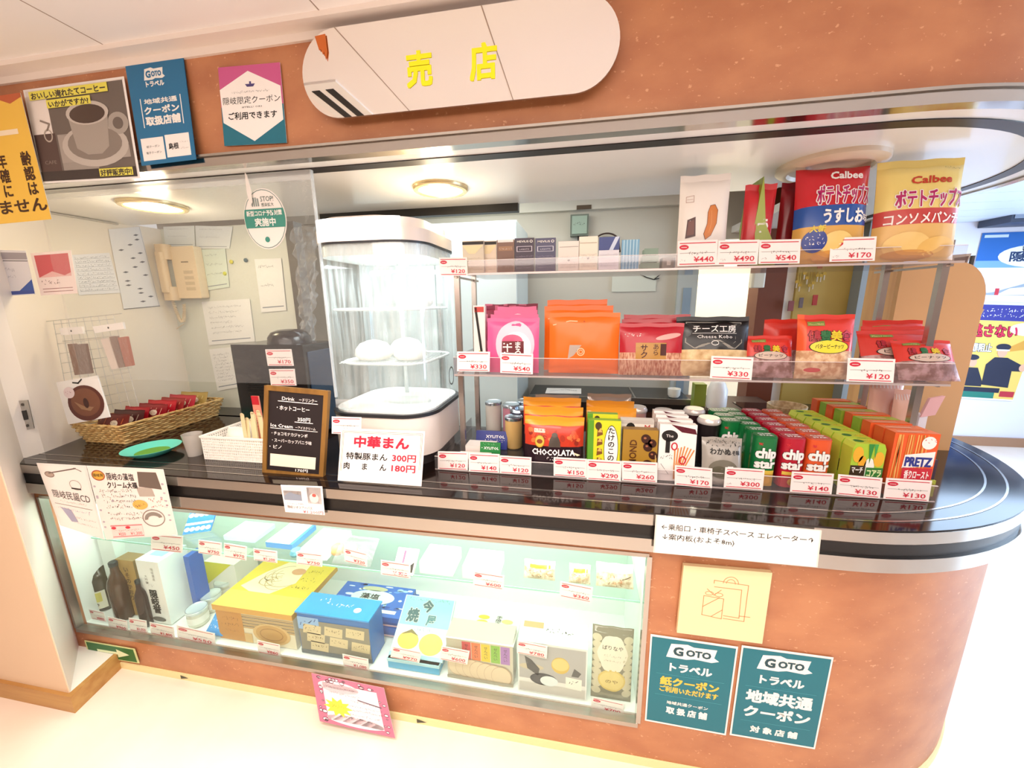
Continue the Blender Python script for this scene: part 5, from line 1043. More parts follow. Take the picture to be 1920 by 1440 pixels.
# ---------------------------------------------------------------- lower tray
GL = 'sweets at the left of the lower tray'; zb = ZB+.001
x0, x1, zt_ = span((851, 848), (912, 848), (880, 818), .155)
carton('gum_box', x0, x1, .16, .07, zb, .030, 'efd0cc', 'small pinkish white carton with a dark slot, front left in the lower tray', 'carton', GL, lambda P: P.r(0, 0, 1, .4, M('e07890', .4)), top='e6dad2', tdraw=lambda P: P.r(.42, .4, .62, .52, M('5a4a48', .5)))
carton('gum_box', x0+.012, x1+.004, .25, .06, zb, .045, 'e2d8d2', 'small grey-white carton behind the pinkish one in the lower tray', 'carton', GL, None, top='dcd2cc', tdraw=lambda P: (P.ring(.6, .45, .08, .12, .02, M('5a4a48', .5), 2),))
carton('gum_display', x0+.072, x1+.068, .165, .045, zb, .032, '2f7a3a', 'green gum display carton with yellow packets at the front of the lower tray', 'carton', GL, lambda P: (P.r(0, 0, .5, .6, M('d8dc50', .4)), P.e(.72, .45, .2, .3, PAPER, 2), P.r(.04, .5, .3, 1, M('dfe8b8', .4), 2)), side='1f6a34')
mb = MB(); S = Flat((x0+.072, .225, zb), (1, 0, 0), (0, .25, 1)); S.W, S.H = .075, .068; mb.obox(S, 0, S.W, 0, S.H, -.004, 0, M('1d7a38', .3)); P = Pic(mb, S); P.t('・XYLITOL', .5, .62, .16, PAPER, w=.85, bold=.02); P.s_(.15, .8, .85, .1, M('8ac890', .5), 3); thing(mb, 'gum_sign', 'green upright header card of the gum carton', 'header card')
carton('blue_gum_box', x0+.025, x1+.035, .34, .05, zb, .070, '23307e', 'dark blue gum carton with white letters behind the small cartons', 'carton', GL, lambda P: (P.t('XYLITOL', .62, .62, .18, PAPER, w=.6, bold=.02), P.s_(.3, .9, .4, .12, PAPER, 3)), lean=.3)
LIDM = M('c8d4de', .2, .9)
for k, (px, py, yy, bc, l) in enumerate(((925, 752, .50, 'c9c2b8', 'rearmost left jar, pale label'), (958, 757, .47, 'b87a8a', 'reddish label'), (985, 750, .52, 'a8b4c4', 'rearmost right one'), (972, 765, .44, '2a2c44', 'dark-labelled jar right of middle'), (963, 780, .38, 'c8a468', 'frontmost jar with beige contents'))):
    c = aty(px, py, yy); zt_ = c.z; c.z = zb; r_ = .034; e_ = empty('snack_jar', c, 'silver-lidded jar at the back left of the lower tray, '+l, 'jar', 'silver-lidded jars in the lower tray')
    mb = MB(); mb.lathe([(r_*.9, 0), (r_, .006), (r_, zt_-zb-.018), (r_*.93, zt_-zb-.012)], c, M(bc, .25), 28); part(mb, 'jar_body', e_, smooth=True)
    mb = MB(); mb.lathe([(r_*1.04, zt_-zb-.012), (r_*1.06, zt_-zb-.002), (r_*1.0, zt_-zb), (r_*.9, zt_-zb-.002), (0, zt_-zb-.002)], c, LIDM, 28, caps=(False, False)); part(mb, 'lid', e_, smooth=True)
CHB, CHR, CHO = M('24101a', .25), M('c43820', .28), M('e89a2a', .28)
def dcho(P):
    r = random.Random(3)
    for i in range(26): P.e(r.uniform(.08, .92), r.uniform(.56, .80), r.uniform(.03, .07), r.uniform(.02, .05), M(r.choice(('a82c18', 'd8502c', '8a2414', 'e07038')), .35), 2, 9, rot=r.uniform(0, 3))
    P.r(.17, .73, .36, .80, M('f0c8b8', .4), 4); P.s_(.19, .34, .75, .05, M('b03020', .5), 6, 5); P.e(.27, .58, .085, .11, M('d8b84a', .3), 4); P.ring(.27, .58, .085, .11, .012, M('a87a20', .4), 5); P.e(.27, .58, .05, .04, M('8a3a1a', .4), 5)
    P.p([(.42, .49), (.62, .49), (.60, .62), (.57, .68), (.47, .68), (.44, .62)], M('4a4038', .4), 5); P.e(.52, .70, .05, .04, M('5a5048', .4), 6); P.t('CHOCOLATA', .50, .35, .12, PAPER, w=.72, bold=.03, l=6); P.s_(.4, .62, .27, .05, PAPER, 5, 6); P.p([(.75, .45), (.9, .34), (.95, .36), (.8, .42)], M('f0d8b0', .4), 5)
for k, (bl, br, tp, yy, l) in enumerate(((( 985, 852), (1094, 855), (1040, 780), .165, 'frontmost'), ((984, 830), (1092, 832), (1040, 762), .245, 'second from the front'), ((982, 815), (1088, 815), (1040, 745), .33, 'third from the front'))):
    bagpx('chocolate_bag', bl, br, tp, yy, zb, lambda a, b: CHB if b < .5 else (CHR if b < .84 else CHO), 'orange and dark brown chocolate bag, '+l+' of the left row', 'chocolate bag', 'chocolate bags in the lower tray', dcho if k == 0 else None, tilt=.12, t=.026, seed=70+k, nx=12, ny=14)
for k, (bl, br, tp, yy, l) in enumerate((((1098, 815), (1190, 815), (1140, 762), .33, 'nearer'), ((1098, 800), (1186, 800), (1140, 750), .42, 'further'))):
    bagpx('chocolate_bag', bl, br, tp, yy, zb, lambda a, b: CHR if b < .7 else CHO, 'orange-topped bag behind the yellow-green box, '+l+' of two', 'chocolate bag', 'chocolate bags in the lower tray', None, tilt=.1, t=.022, seed=75+k)
for k, (bl, br, tp, yy, c, l) in enumerate((((1005, 790), (1085, 790), (1040, 738), .44, 'c8a088', 'left'), ((1100, 790), (1180, 790), (1130, 736), .48, 'b8504a', 'right'))):
    bagpx('clear_snack_bag', bl, br, tp, yy, zb, lambda a, b, c=c: M(c, .2) if b < .6 else M('b8b0a8', .15, .4), 'glossy clear-topped bag at the very back of the lower tray, the '+l+' one', 'snack bag', 'clear-topped bags at the back of the lower tray', None, tilt=.05, t=.02, seed=78+k)
def dtake(P):
    P.r(0, 0, .18, 1, M('5a9a2a', .35), 2); P.e(.72, .5, .22, .42, INK, 2, 28); P.e(.72, .5, .205, .405, PAPER, 3, 28); P.v('たけのこの', .72, .78, .105, INK, .02, l=5, gap=1.15)
    for i in range(4): P.p([(.28, .2+.17*i), (.46, .24+.17*i), (.44, .32+.17*i), (.30, .34+.17*i)], M('7a4a20', .4), 3); P.p([(.3, .28+.17*i), (.44, .28+.17*i), (.38, .36+.17*i)], M('d8b060', .4), 4)
    P.e(.32, .9, .1, .07, M('4a3a20', .4), 3)
x0, x1, zt_ = span((1101, 862), (1162, 864), (1130, 790), .16)
carton('bamboo_snack_box', x0, x1, .16, .03, zb, zt_-zb, 'd8d82a', 'yellow-green upright carton with a white oval in the lower tray, front one', 'carton', 'yellow-green cartons in the lower tray', dtake, side='7aa82a', lean=.06)
carton('bamboo_snack_box', x0-.002, x1-.006, .205, .03, zb, zt_-zb+.008, 'd8d82a', 'yellow-green carton directly behind the front one', 'carton', 'yellow-green cartons in the lower tray', dtake, side='7aa82a', lean=.06)
def dalm(P):
    BR = M('3a1810', .3); P.s_(.03, .1, .2, .2, BR, 2) if False else None
    S_ = P.S; P.mb.text(S_, 'ALMOND', P.W*.40, P.H*.08, P.W*.24, M('5a3210', .4), 'l', w=P.H*.72, bold=.02, o=.0013, rot=PI/2)
    for x, y, r_ in ((.66, .82, .14), (.84, .74, .12), (.72, .66, .13), (.88, .5, .12), (.75, .28, .17)): P.e(x, y, r_, r_*.72, BR, 3, 18, rot=.5); P.e(x-.03, y+.02, r_*.3, r_*.16, M('a86848', .3), 4, 10)
    P.e(.86, .22, .10, .12, M('c89858', .4), 4, 16); P.k([(.95, .5), (.97, .3), (.9, .1)], .02, M('e0c080', .4), 4)
x0, x1, zt_ = span((1166, 865), (1231, 867), (1200, 806), .16)
carton('almond_box', x0, x1, .16, .03, zb, zt_-zb, 'a8802c', 'golden brown almond carton at the front of the lower tray', 'carton', 'almond cartons in the lower tray', dalm, side='8a6420')
carton('almond_box', x0-.004, x1-.006, .205, .03, zb, zt_-zb+.018, 'f0e8dc', 'white-topped almond carton directly behind the golden one', 'carton', 'almond cartons in the lower tray', lambda P: (P.e(.3, .85, .14, .1, INK, 2, 14), P.t('M', .8, .82, .12, M('c02828', .4)), P.r(0, .93, 1, 1, M('c8c0b8', .4), 2)), side='e0d8cc')
def dtop(P):
    P.e(.28, .80, .22, .10, INK, 2); P.r(.18, .5, .30, .8, INK, 2); P.t('The', .28, .775, .06, PAPER, w=.2, l=4); 
    for i in range(7): P.k([(.52+.05*i, .02+.05*i), (.40+.09*i, .5+.02*i)] if False else [(.45+.02*i, .05), (.44+.085*i, .62-.02*abs(i-3))], .035, M('d88a44', .4), 3)
    P.ring(.42, .62, .09, .07, .035, M('c81c30', .4), 5); P.ring(.66, .38, .10, .075, .035, M('c81c30', .4), 5); P.ring(.80, .22, .09, .065, .03, INK, 5); P.k([(.6, .96), (.7, .88), (.85, .9)], .015, M('6a2030', .4), 4); P.p([(.3, 1), (.95, .93), (1, .84), (.6, .87)], M('5a1828', .3), 3)
    P.s_(.06, .4, .40, .05, INK, 4); P.k([(.08, .3), (.3, .12)], .01, INK)
for k in (3, 2, 1, 0):
    x0, x1, zt_ = span((1233-0*k, 885), (1302, 889), (1265, 798), .155)
    carton('pretzel_box', x0+.002*k-.002*k, x1-.004*k, .158+.036*k, .028, zb, zt_-zb+.004*k, 'f6f0ec', 'white carton picturing pretzel sticks, '+('frontmost', 'second from the front', 'third from the front', 'rearmost')[k]+' of four', 'carton', 'white pretzel cartons in the lower tray', dtop if k == 0 else (lambda P: P.p([(.3, 1), (.95, .93), (1, .84), (.6, .87)], M('5a1828', .3), 3)), side='e8ddd6', lean=.05)
CLR = clear('clear_tub', 'f6efec', 1.0, .05, haze=.15)
for k, (px, py, yy, bc, l) in enumerate(((1195, 762, .46, 'd8a8a0', 'leftmost tub with pink contents'), (1245, 768, .40, '5a2a30', 'tub with dark red contents'), (1302, 765, .44, '3a2024', 'tub with dark contents, right of the middle'), (1330, 782, .33, '221a1c', 'rightmost and nearest tub, black contents'))):
    c = aty(px, py, yy); zt_ = c.z; c.z = zb; r_ = .036; h = zt_-zb; e_ = empty('candy_tub', c, 'round clear-lidded tub behind the white pretzel cartons, '+l, 'tub', 'clear-lidded tubs in the lower tray')
    mb = MB(); mb.lathe([(r_*.8, 0), (r_*.97, h-.02), (0, h-.018)], c, M(bc, .3), 28, caps=(True, False)); part(mb, 'contents', e_, smooth=True)
    mb = MB(); mb.lathe([(r_*1.0, h-.020), (r_*1.06, h-.016), (r_*1.06, h-.010), (r_*.9, h), (0, h)], c, M('e2d8d2', .12, .2), 28, caps=(False, False)); part(mb, 'lid', e_, smooth=True)
def dwak(P):
    P.s_(.1, .9, .84, .07, INK, 5, 3, .7); P.t('わかめ', .42, .66, .13, INK, w=.5, bold=.02); P.t('しそ味', .76, .66, .09, INK, w=.3, bold=.02); P.e(.5, .35, .36, .2, M('6a6456', .5), 2); P.e(.4, .3, .2, .12, M('55503e', .5), 3); P.r(.6, .12, .74, .42, PAPER, 4); P.r(.62, .2, .72, .36, INK, 5); P.s_(.1, .9, .9, .05, INK, 7)
bagpx('grey_snack_bag', (1308, 903), (1382, 908), (1345, 820), .150, zb, lambda a, b: M('a09a92', .25), 'grey translucent bag with black brush writing left of the green canister', 'snack bag', None, dwak, tilt=.22, t=.02, seed=90)
# canisters
def canister(cx, y, col, band, label, group, first=True, w=.064, d=.052, h=.094, top='8a8078'):
    e_ = empty('chip_canister', (cx, y+d/2, zb), label, 'chip canister', group)
    pts = []
    for i in range(28):
        t = 2*PI*i/28; c_, s_ = math.cos(t), math.sin(t); pts.append((cx+w/2*math.copysign(abs(c_)**.6, c_), y+d/2+d/2*math.copysign(abs(s_)**.6, s_)))
    mb = MB(); mb.prism(pts, zb, zb+h, M(col, .25)); 
    front = {0: None}
    class Cur:
        W, H = w, h
        def __call__(s, x, yy, o=0.0):
            u = (x/w*2-1)*.97; yv = d/2*(1-abs(u)**(1/.3))**.3 if abs(u) < 1 else 0
            return Vector((cx+u*w/2, y+d/2-yv-o, zb+yy))
    S = Cur(); P = Pic(mb, S, base=.0008)
    if first:
        P.r(.08, .0, .92, .30, M(band, .3), 1, 6); P.r(.08, .26, .92, .33, M('e0c050' if band != 'b88a5a' else 'd8a070', .3), 2, 6); P.t('YBC', .2, .86, .055, M('d8303c', .4), w=.18, bold=.02, l=4); P.t('chip', .48, .60, .24, PAPER, w=.90, bold=.05, l=5, rim=INK, rimw=.014); P.t('star', .48, .39, .21, PAPER, w=.90, bold=.05, l=5, rim=INK, rimw=.014); P.e(.55, .12, .22, .08, M('e8b048', .35), 4)
    part(mb, 'can_body', e_, smooth=True)
    mb = MB(); p2 = [(cx+(a-cx)*.92, y+d/2+(b-y-d/2)*.92) for a, b in pts]; mb.prism(p2, zb+h, zb+h+.004, M(top, .3), M(top, .3)); T = Flat((cx-w/2, y, zb+h+.0042), (1, 0, 0), (0, 1, 0)); T.W, T.H = w, d; PP = Pic(mb, T, base=.0002)
    PP.t('CHIP', .5, .50, .22, PAPER, w=.6, bold=.02); PP.t('STAR', .5, .2, .22, PAPER, w=.6, bold=.02); part(mb, 'lid', e_, smooth=True)
    return e_
gx = (aty(1402, 880, .165).x+aty(1466, 880, .165).x)/2
rows = ('frontmost', 'second from the front', 'third from the front', 'fourth from the front', 'rearmost')
hcan = aty(1435, 822, .165).z-zb
for col, bnd, x_, l, tp in (('16713a', 'd0a040', gx, 'green', '1c6e3c'), ('b81830', 'c02838', gx+.0755, 'red', 'a83848'), ('e0582a', 'b88a5a', gx+.1445, 'orange-red', 'c05a48')):
    o0 = canister(x_, .165, col, bnd, l+' chip canister, frontmost of its row', l+' chip canisters in the lower tray', True, h=hcan, top=tp)
    o1 = canister(x_, .222, col, bnd, l+' chip canister, second from the front of its row', l+' chip canisters in the lower tray', False, h=hcan, top=tp)
    for k in range(2, 6): copy_of(o1, 0, .057*(k-1), 0, l+' chip canister, '+('', '', 'third from the front', 'fourth from the front', 'second to last', 'rearmost')[k]+' of its row')
gb = (aty(1364, 870, .30).x+aty(1392, 870, .30).x)/2
for k in range(3): canister(gb-.02, .30+.06*k, '16713a', 'd0a040', 'green chip canister in the short row behind the grey bag, '+('nearest', 'middle', 'furthest')[k], 'green chip canisters behind the grey bag', k == 0, h=hcan+.004, top='2a6e44')
def dko(P):
    P.e(.18, .78, .16, .16, M('e8b030', .4), 3); P.e(.34, .62, .12, .14, M('e8a828', .4), 3); P.e(.82, .70, .16, .15, M('e8b030', .4), 3); P.e(.56, .52, .16, .2, M('f0f0e8', .4), 3); P.p([(.45, 1), (.55, .6), (.62, 1)], M('2f8a3a', .4), 4); P.p([(.62, 1), (.7, .7), (.74, 1)], M('3fa04a', .4), 4)
    P.r(0, .30, .46, .56, M('3a2a1a', .4), 4); P.t('マーチ', .22, .42, .12, PAPER, w=.34, bold=.02, l=6); P.r(.48, .28, 1, .53, M('2f7a34', .4), 4); P.t('コアラ', .74, .36, .14, M('e8f0b8', .4), w=.44, bold=.03, l=6)
x0, x1, zt_ = span((1592, 884), (1653, 890), (1620, 832), .16)
kb = None
for k in range(7):
    l = ('frontmost', 'second from the front', 'third from the front', 'fourth from the front', 'fifth from the front', 'second to last', 'rearmost')[k]
    S = Flat((x0, .16+.052*k, zb)); S.W, S.H = x1-x0, zt_-zb; mb = MB(); pts = [(0, 0), (S.W, 0), (S.W, S.H*.9), (S.W*.93, S.H), (S.W*.07, S.H), (0, S.H*.9)]; mb.oprism(S, pts, -.047, 0, M('c9d84a', .3), M('a8cc3a', .3)); P = Pic(mb, S); dko(P) if k < 2 else None
    T = Flat(S(0, S.H, 0), (1, 0, 0), (0, 1, 0)); T.W, T.H = S.W, .047; PT = Pic(mb, T); PT.e(.3, .5, .15, .25, M('2f7a34', .4), 2, 12); PT.e(.7, .4, .18, .2, M('e0d040', .4), 2, 12); PT.s_(.2, .8, .4, .15, M('3a6a2a', .4), k)
    thing(mb, 'koala_biscuit_box', 'yellow-green biscuit carton, '+l+' of its row', 'biscuit carton', 'yellow-green biscuit cartons in the lower tray')
def dpr(P):
    r = random.Random(2)
    for i in range(13): x = .04+.058*i; P.k([(x+.02, .1), (x+r.uniform(-.04, .06), .97)], .028, M(('e8a050', 'd07a2c', 'f0b868')[i % 3], .4), 3)
    P.e(.78, .86, .16, .10, PAPER, 5); P.s_(.68, .88, .86, .05, M('d04848', .5), 3, 6)
    P.p([(.28, .45), (.96, .50), (.96, .73), (.30, .66)], PAPER, 5); P.t('PRETZ', .62, .49, .17, M('28348a', .4), w=.60, bold=.045, l=7); P.r(.3, .0, .97, .46, M('c82838', .35), 5); P.t('香りロースト', .64, .30, .12, PAPER, w=.56, bold=.02, l=7)
x0, x1, zt_ = span((1662, 896), (1744, 904), (1700, 812), .16)
for k in range(9):
    gq = k >= 3 and k % 2 == 1; l = ('frontmost', 'second from the front', 'third from the front', 'fourth from the front', 'fifth from the front', 'sixth from the front', 'third to last', 'second to last', 'rearmost')[k]
    carton('pretzel_stick_box', x0+.003*math.sin(k*2), x1+.003*math.sin(k*2), .16+.046*k, .036, zb, zt_-zb-.002*(k % 2), '9ab83a' if gq else 'e8602c', ('green' if gq else 'orange')+' pretzel stick carton, '+l+' of the rightmost row', 'pretzel carton', 'pretzel stick cartons in the lower tray', dpr if k == 0 else None, top='a8b83a' if gq else 'ee7a48', side='88a834' if gq else 'd8582a', tdraw=(lambda P: (P.r(.1, .2, .7, .45, M('f0b090', .4), 2), P.s_(.1, .9, .6, .2, M('c85a38', .4), 2))))
mb = MB(); x = x1+.012; mb.box(x-.008, x+.004, .17, .36, zb, zb+.11, M('3a2a3c', .4)); mb.box(x-.012, x+.006, .165, .172, zb, zb+.05, M('a8b040', .4)); thing(mb, 'dark_packet', 'narrow dark packet squeezed beside the rightmost pretzel cartons', 'packet', bevel=.002)
PKC = M('e8b8a8', .3)
def dplum(P):
    for x, y in ((.3, .3), (.7, .6)): P.e(x, y, .16, .14, M('d8927e', .4), 2); P.ring(x+.02, y-.22, .12, .09, .02, M('7a3a34', .4), 3)
    for i in range(9): P.k([(.05+.1*i, .86), (.08+.1*i, .93)], .02, PAPER)
for k, (bl, br, tp, yy) in enumerate((((1610, 795), (1672, 795), (1640, 705), .42), ((1655, 800), (1702, 800), (1680, 728), .36))):
    bagpx('candy_bag', bl, br, tp, yy, zb+.045, lambda a, b: PKC, 'pale pink candy bag behind the pretzel cartons, '+('left and taller', 'right and nearer')[k], 'candy bag', 'pale pink candy bags', dplum, tilt=.05, t=.02, seed=95+k)
c = aty(1725, 790, .47); mb = MB(); mb.box(c.x-.012, c.x+.012, .46, .48, ZC+.0, c.z+.03, M('f2eaf0', .3)); S = Flat((c.x-.005, .455, c.z+.02), (1, 0, .25), (.25, 0, 1)); mb.obox(S, -.008, .035, 0, .07, -.012, 0, M('eeb8b8', .35)); thing(mb, 'paper_roll', 'white and pink rolled packet standing beside the right steel post', 'packet', bevel=.003)
# ================================================================ goods on the floor of the showcase
zd = SZ0+.001; GC = 'goods on the showcase floor'
def lookbox(name, bl, br, tl, y, d, col, label, group, draw=None, side=None, top=None, tdraw=None, cat='box', z0=None, h=None, lean=0.0, rough=.35):
    x0, x1 = aty(*bl, y).x, aty(*br, y).x; z0 = zd if z0 is None else z0; h = h or aty(*tl, y).z-z0
    return carton(name, x0, x1, y, d, z0, h, col, label, cat, group, draw, side, top, lean, rough, tdraw)
def bottle(c, r_, h, m, name, label, lab=None):
    e = empty(name, c, label, 'bottle', 'brown bottles in the showcase')
    mb = MB(); mb.lathe([(r_*.95, 0), (r_, .006), (r_, h*.60), (r_*.85, h*.70), (r_*.42, h*.82), (r_*.36, h*.93), (0, h*.93)], c, m, 28, caps=(True, False)); part(mb, 'glass_body', e, smooth=True)
    mb = MB(); mb.lathe([(r_*.42, h*.925), (r_*.44, h*.99), (r_*.38, h), (0, h)], c, M('1b1c1c', .3), 22, caps=(True, False)); part(mb, 'cap', e, smooth=True)
    if lab:
        class Cyl:
            W, H = r_*2.2, h*.34
            def __call__(s, x, y, o=0.0): a = (x/s.W-.5)*2.2; return Vector((c[0]+(r_+.0006+o)*math.sin(a), c[1]-(r_+.0006+o)*math.cos(a), c[2]+h*.06+y))
        S = Cyl(); mb = MB(); mb.rect(S, 0, 0, S.W, S.H, M('ede6d2', .5), 0, 10, 1); mb.rect(S, S.W*.1, S.H*.4, S.W*.9, S.H*.92, M(lab, .5), .0003, 10, 1); mb.scrib(S, S.W*.3, S.W*.7, S.H*.6, S.H*.15, INK, 4, .0008); mb.ell(S, S.W*.6, S.H*.25, S.W*.2, S.H*.14, M('8a8078', .5), .0008); part(mb, 'paper_label', e)
    return e
BRG = M('3a2c12', .08, coat=.4); BRG2 = M('4a2a10', .1, coat=.4)
yb1 = .13; a = aty(222, 1150, yb1); zt_ = aty(188, 1040, yb1).z
bottle((aty(208, 1155, yb1).x, yb1, zd), .058, zt_-zd, BRG, 'brown_bottle', 'brown bottle with a yellow label, leftmost in the showcase', 'dccf6a')
bottle((aty(238, 1158, .085).x-.0, .085, zd), .036, aty(215, 1048, .10).z-zd, BRG2, 'brown_bottle', 'slim dark brown bottle between the yellow-label bottle and the kraft box')
def dkr(P): P.v('いそのかおり', .5, .80, .085, M('5a3a18', .5), .02, gap=1.2)
lookbox('kraft_box', (246, 1168), (278, 1172), (213, 1048), .095, .05, 'b08a48', 'tall narrow kraft box with brush writing in the showcase', GC, dkr, side='8a6a38')
bottle((aty(278, 1174, .062).x, .062, zd), .021, aty(258, 1075, .095).z-zd, M('30140c', .15), 'brown_bottle', 'small very dark bottle squeezed between the kraft and the white box')
def dsake(P): P.v('隠岐誉', .5, .43, .12, INK, .03, gap=1.05); P.s_(.35, .6, .60, .03, M('8a8078', .5), 1); P.v('大吟醸', .32, .74, .04, M('8a8078', .5), gap=1.3); P.v('隠岐酒造', .66, .86, .04, M('a09890', .5), gap=1.3); P.e(.5, .07, .3, .04, M('6a6460', .5), 3)
lookbox('white_sake_box', (284, 1176), (324, 1180), (256, 1050), .075, .12, 'f1ece8', 'tall white box with black brush characters in the showcase', GC, dsake, side='eef2f0', tdraw=lambda P: P.r(.2, .3, .8, .8, M('9fc4d8', .4), 2))
lookbox('blue_box', (368, 1160), (377, 1162), (340, 1043), .14, .06, '2f62b8', 'narrow blue upright box beside the tall white box', GC)
lookbox('yellow_box', (398, 1130), (450, 1120), (362, 1050), .26, .12, 'f0e8d8', 'yellow and cream flat box standing at the back of the showcase', GC, lambda P: P.p([(0, .3), (0, 1), (.9, 1)], M('ddd23c', .45), 2))
jr = 0
for k, (px, py, yy, l) in enumerate(((368, 1139, .085, 'frontmost, with a clear side'), (395, 1113, .15, 'second from the front'), (419, 1088, .21, 'third from the front'), (441, 1066, .27, 'fourth from the front'), (465, 1076, .25, 'right of the fourth'), (462, 1058, .33, 'rearmost'))):
    c = aty(px, py, yy); h = .072; zt_ = zd+h if k == 0 else c.z; c = atz(px, py, zd+h); c.z = zd; r_ = .038
    e_ = empty('showcase_jar', c, 'round jar with a pale lid in the showcase, '+l, 'jar', 'pale-lidded jars in the showcase')
    mb = MB(); mb.lathe([(r_*.92, 0), (r_*.97, .01), (r_*.97, h-.012), (0, h-.012)], c, M('d8d4c4', .15), 26, caps=(True, False)); mb.lathe([(r_*.99, .015), (r_*.99, .045)], c, M('efe8e0', .4), 26, caps=(False, False)); part(mb, 'jar_body', e_, smooth=True)
    mb = MB(); mb.lathe([(r_*1.02, h-.012), (r_*1.03, h-.001), (r_*.98, h), (r_*.9, h-.002), (0, h-.002)], c, M('e6ecec', .25, .4), 26, caps=(False, False)); mb.ring(Flat((c.x, c.y, zd+h), (1, 0, 0), (0, 1, 0)), 0, 0, r_, r_, .0015, M('6a7074', .3, .8), .0005); part(mb, 'lid', e_, smooth=True)
S = Pillow((aty(383, 1185, .05).x, .05, zd+.012), .085, .075, .9, .012, 0, 4)
pouch('blue_packet', S, lambda a, b: M('3f96dc', .3), 'small light blue packet leaning beside the golden box', 'packet', GC, lambda P: (P.s_(.2, .8, .6, .15, PAPER, 2), P.s_(.2, .8, .3, .12, PAPER, 3)), nx=8, ny=8)
# golden gift box with clear front
x0, x1 = aty(416, 1215, .05).x, aty(560, 1248, .05).x; zt_ = aty(412, 1143, .05).z; zb0 = zd; GOL = M('d8a044', .35)
gb_ = empty('golden_gift_box', ((x0+x1)/2, .16, zd), 'large golden gift box with a wafer picture on top and a clear front window', 'gift box')
mb = MB(); mb.box(x0, x1, .055, .20, zd, zt_-.004, M('e8dcc0', .4)); S = Flat((x0, .0545, zd)); W_, H_ = x1-x0, zt_-zd; P = Pic(mb, S, W_, H_)
P.r(0, .0, .34, .98, M('c88a3a', .4)); P.v('隠岐', .1, .72, .16, M('7a4a18', .5), gap=1.1) if False else None; P.s_(.08, .28, .68, .08, M('7a4a18', .5), 1); P.s_(.06, .3, .48, .08, M('7a4a18', .5), 2); P.s_(.1, .26, .3, .05, M('7a4a18', .5), 3)
for i in range(9): P.r(.34, .88-.05*i, 1, .91-.05*i, M('8a6838' if i % 2 else 'c8a05c', .4), 2)
P.e(.7, .38, .24, .34, M('d8b478', .45), 3, 28); P.e(.7, .38, .20, .29, M('c89c5c', .5), 4, 28); P.ring(.7, .38, .15, .2, .01, M('a87c40', .5), 5); P.r(.34, 0, .44, .3, M('d8b478', .45), 3)
part(mb, 'body', gb_)
mb = MB(); y1 = .335; mb.box(x0-.006, x1+.004, .048, y1, zt_-.002, zt_+.022, GOL); T = Flat((x0-.006, .048, zt_+.022), (1, 0, 0), (0, 1, 0)); P = Pic(mb, T, x1-x0+.01, y1-.048)
P.r(0, 0, 1, .3, M('e8b850', .4)); P.r(0, .3, 1, 1, M('e0c030', .4)); P.p([(.08, .38), (.25, .3), (.52, .3), (.7, .55), (.66, .96), (.35, .96), (.2, .7)], M('efd8b0', .4), 3); r = random.Random(4)
for i in range(10): P.ring(.42+r.uniform(-.1, .1), .62+r.uniform(-.12, .12), .06+.018*i, .04+.018*i, .008, M('c8a070', .5), 4, a0=r.uniform(0, 3), a1=r.uniform(3.5, 6))
P.e(.60, .78, .09, .07, M('d89868', .4), 5); P.s_(.72, .92, .62, .05, M('8a7018', .5), 5, 4); P.s_(.7, .92, .45, .05, M('8a7018', .5), 6, 4); P.s_(.72, .88, .8, .05, M('8a7018', .5), 7, 4)
S = Flat((x0-.006, .0475, zt_-.002)); part(mb, 'lid', gb_)
# blue boxes: clear-fronted one and a leaning stack
x0, x1 = aty(567, 1235, .045).x, aty(700, 1262, .045).x; zt_ = aty(566, 1150, .045).z
bb = empty('blue_gift_box', ((x0+x1)/2, .09, zd), 'bright blue gift box with a clear front showing beige packets', 'gift box')
mb = MB(); mb.box(x0, x1, .05, .14, zd, zt_, M('1e6cb8', .3)); S = Flat((x0, .0492, zd)); P = Pic(mb, S, x1-x0, zt_-zd)
P.r(.01, .0, .99, .83, M('8a8474', .4)); P.r(.0, .60, .30, .9, M('8fb4e0', .4), 2); P.s_(.03, .27, .7, .12, M('3a5a98', .5), 4, 3)
for i, (x, y) in enumerate(((.36, .52), (.66, .55), (.1, .32), (.42, .28), (.72, .24), (.06, .52), (.14, .12))): P.p([(x, y), (x+.25, y-.02), (x+.27, y+.2), (x+.02, y+.22)], M('d8c49a', .45), 3); P.s_(x+.04, x+.22, y+.08, .06, M('6a5a40', .5), i, 5)
P.r(0, 0, 1, .1, M('5a646c', .4), 3); part(mb, 'body', bb)
mb = MB(); mb.box(x0-.003, x1+.003, .044, .145, zt_, zt_+.006, M('2a9ae4', .25)); T = Flat((x0, .045, zt_+.006), (1, 0, 0), (0, 1, 0)); P = Pic(mb, T, x1-x0, .10); P.s_(.2, .35, .55, .2, PAPER, 1); P.s_(.4, .7, .45, .14, PAPER, 2); P.e(.78, .4, .05, .12, PAPER, 2); part(mb, 'lid', bb)
x0, x1 = aty(612, 1185, .17).x, aty(748, 1200, .17).x; zs = aty(612, 1140, .17).z
def dblue(P):
    r = random.Random(6); P.r(0, 0, 1, 1, M('2468c8', .3))
    for i in range(40): P.e(r.uniform(.03, .97), r.uniform(.03, .97), r.uniform(.02, .07), r.uniform(.015, .05), M(r.choice(('5a98e8', 'a8d0f4', 'e8f4fc', '1a50a8')), .3), 2, 9)
    P.e(.5, .55, .30, .24, M('dce8e8', .4), 4, 26); P.t('藻塩', .46, .50, .16, INK, w=.26, bold=.02, l=6); P.e(.46, .84, .18, .08, M('c8c4a0', .4), 4); P.r(.55, .1, .92, .2, PAPER, 4); P.e(.2, .18, .12, .07, PAPER, 4)
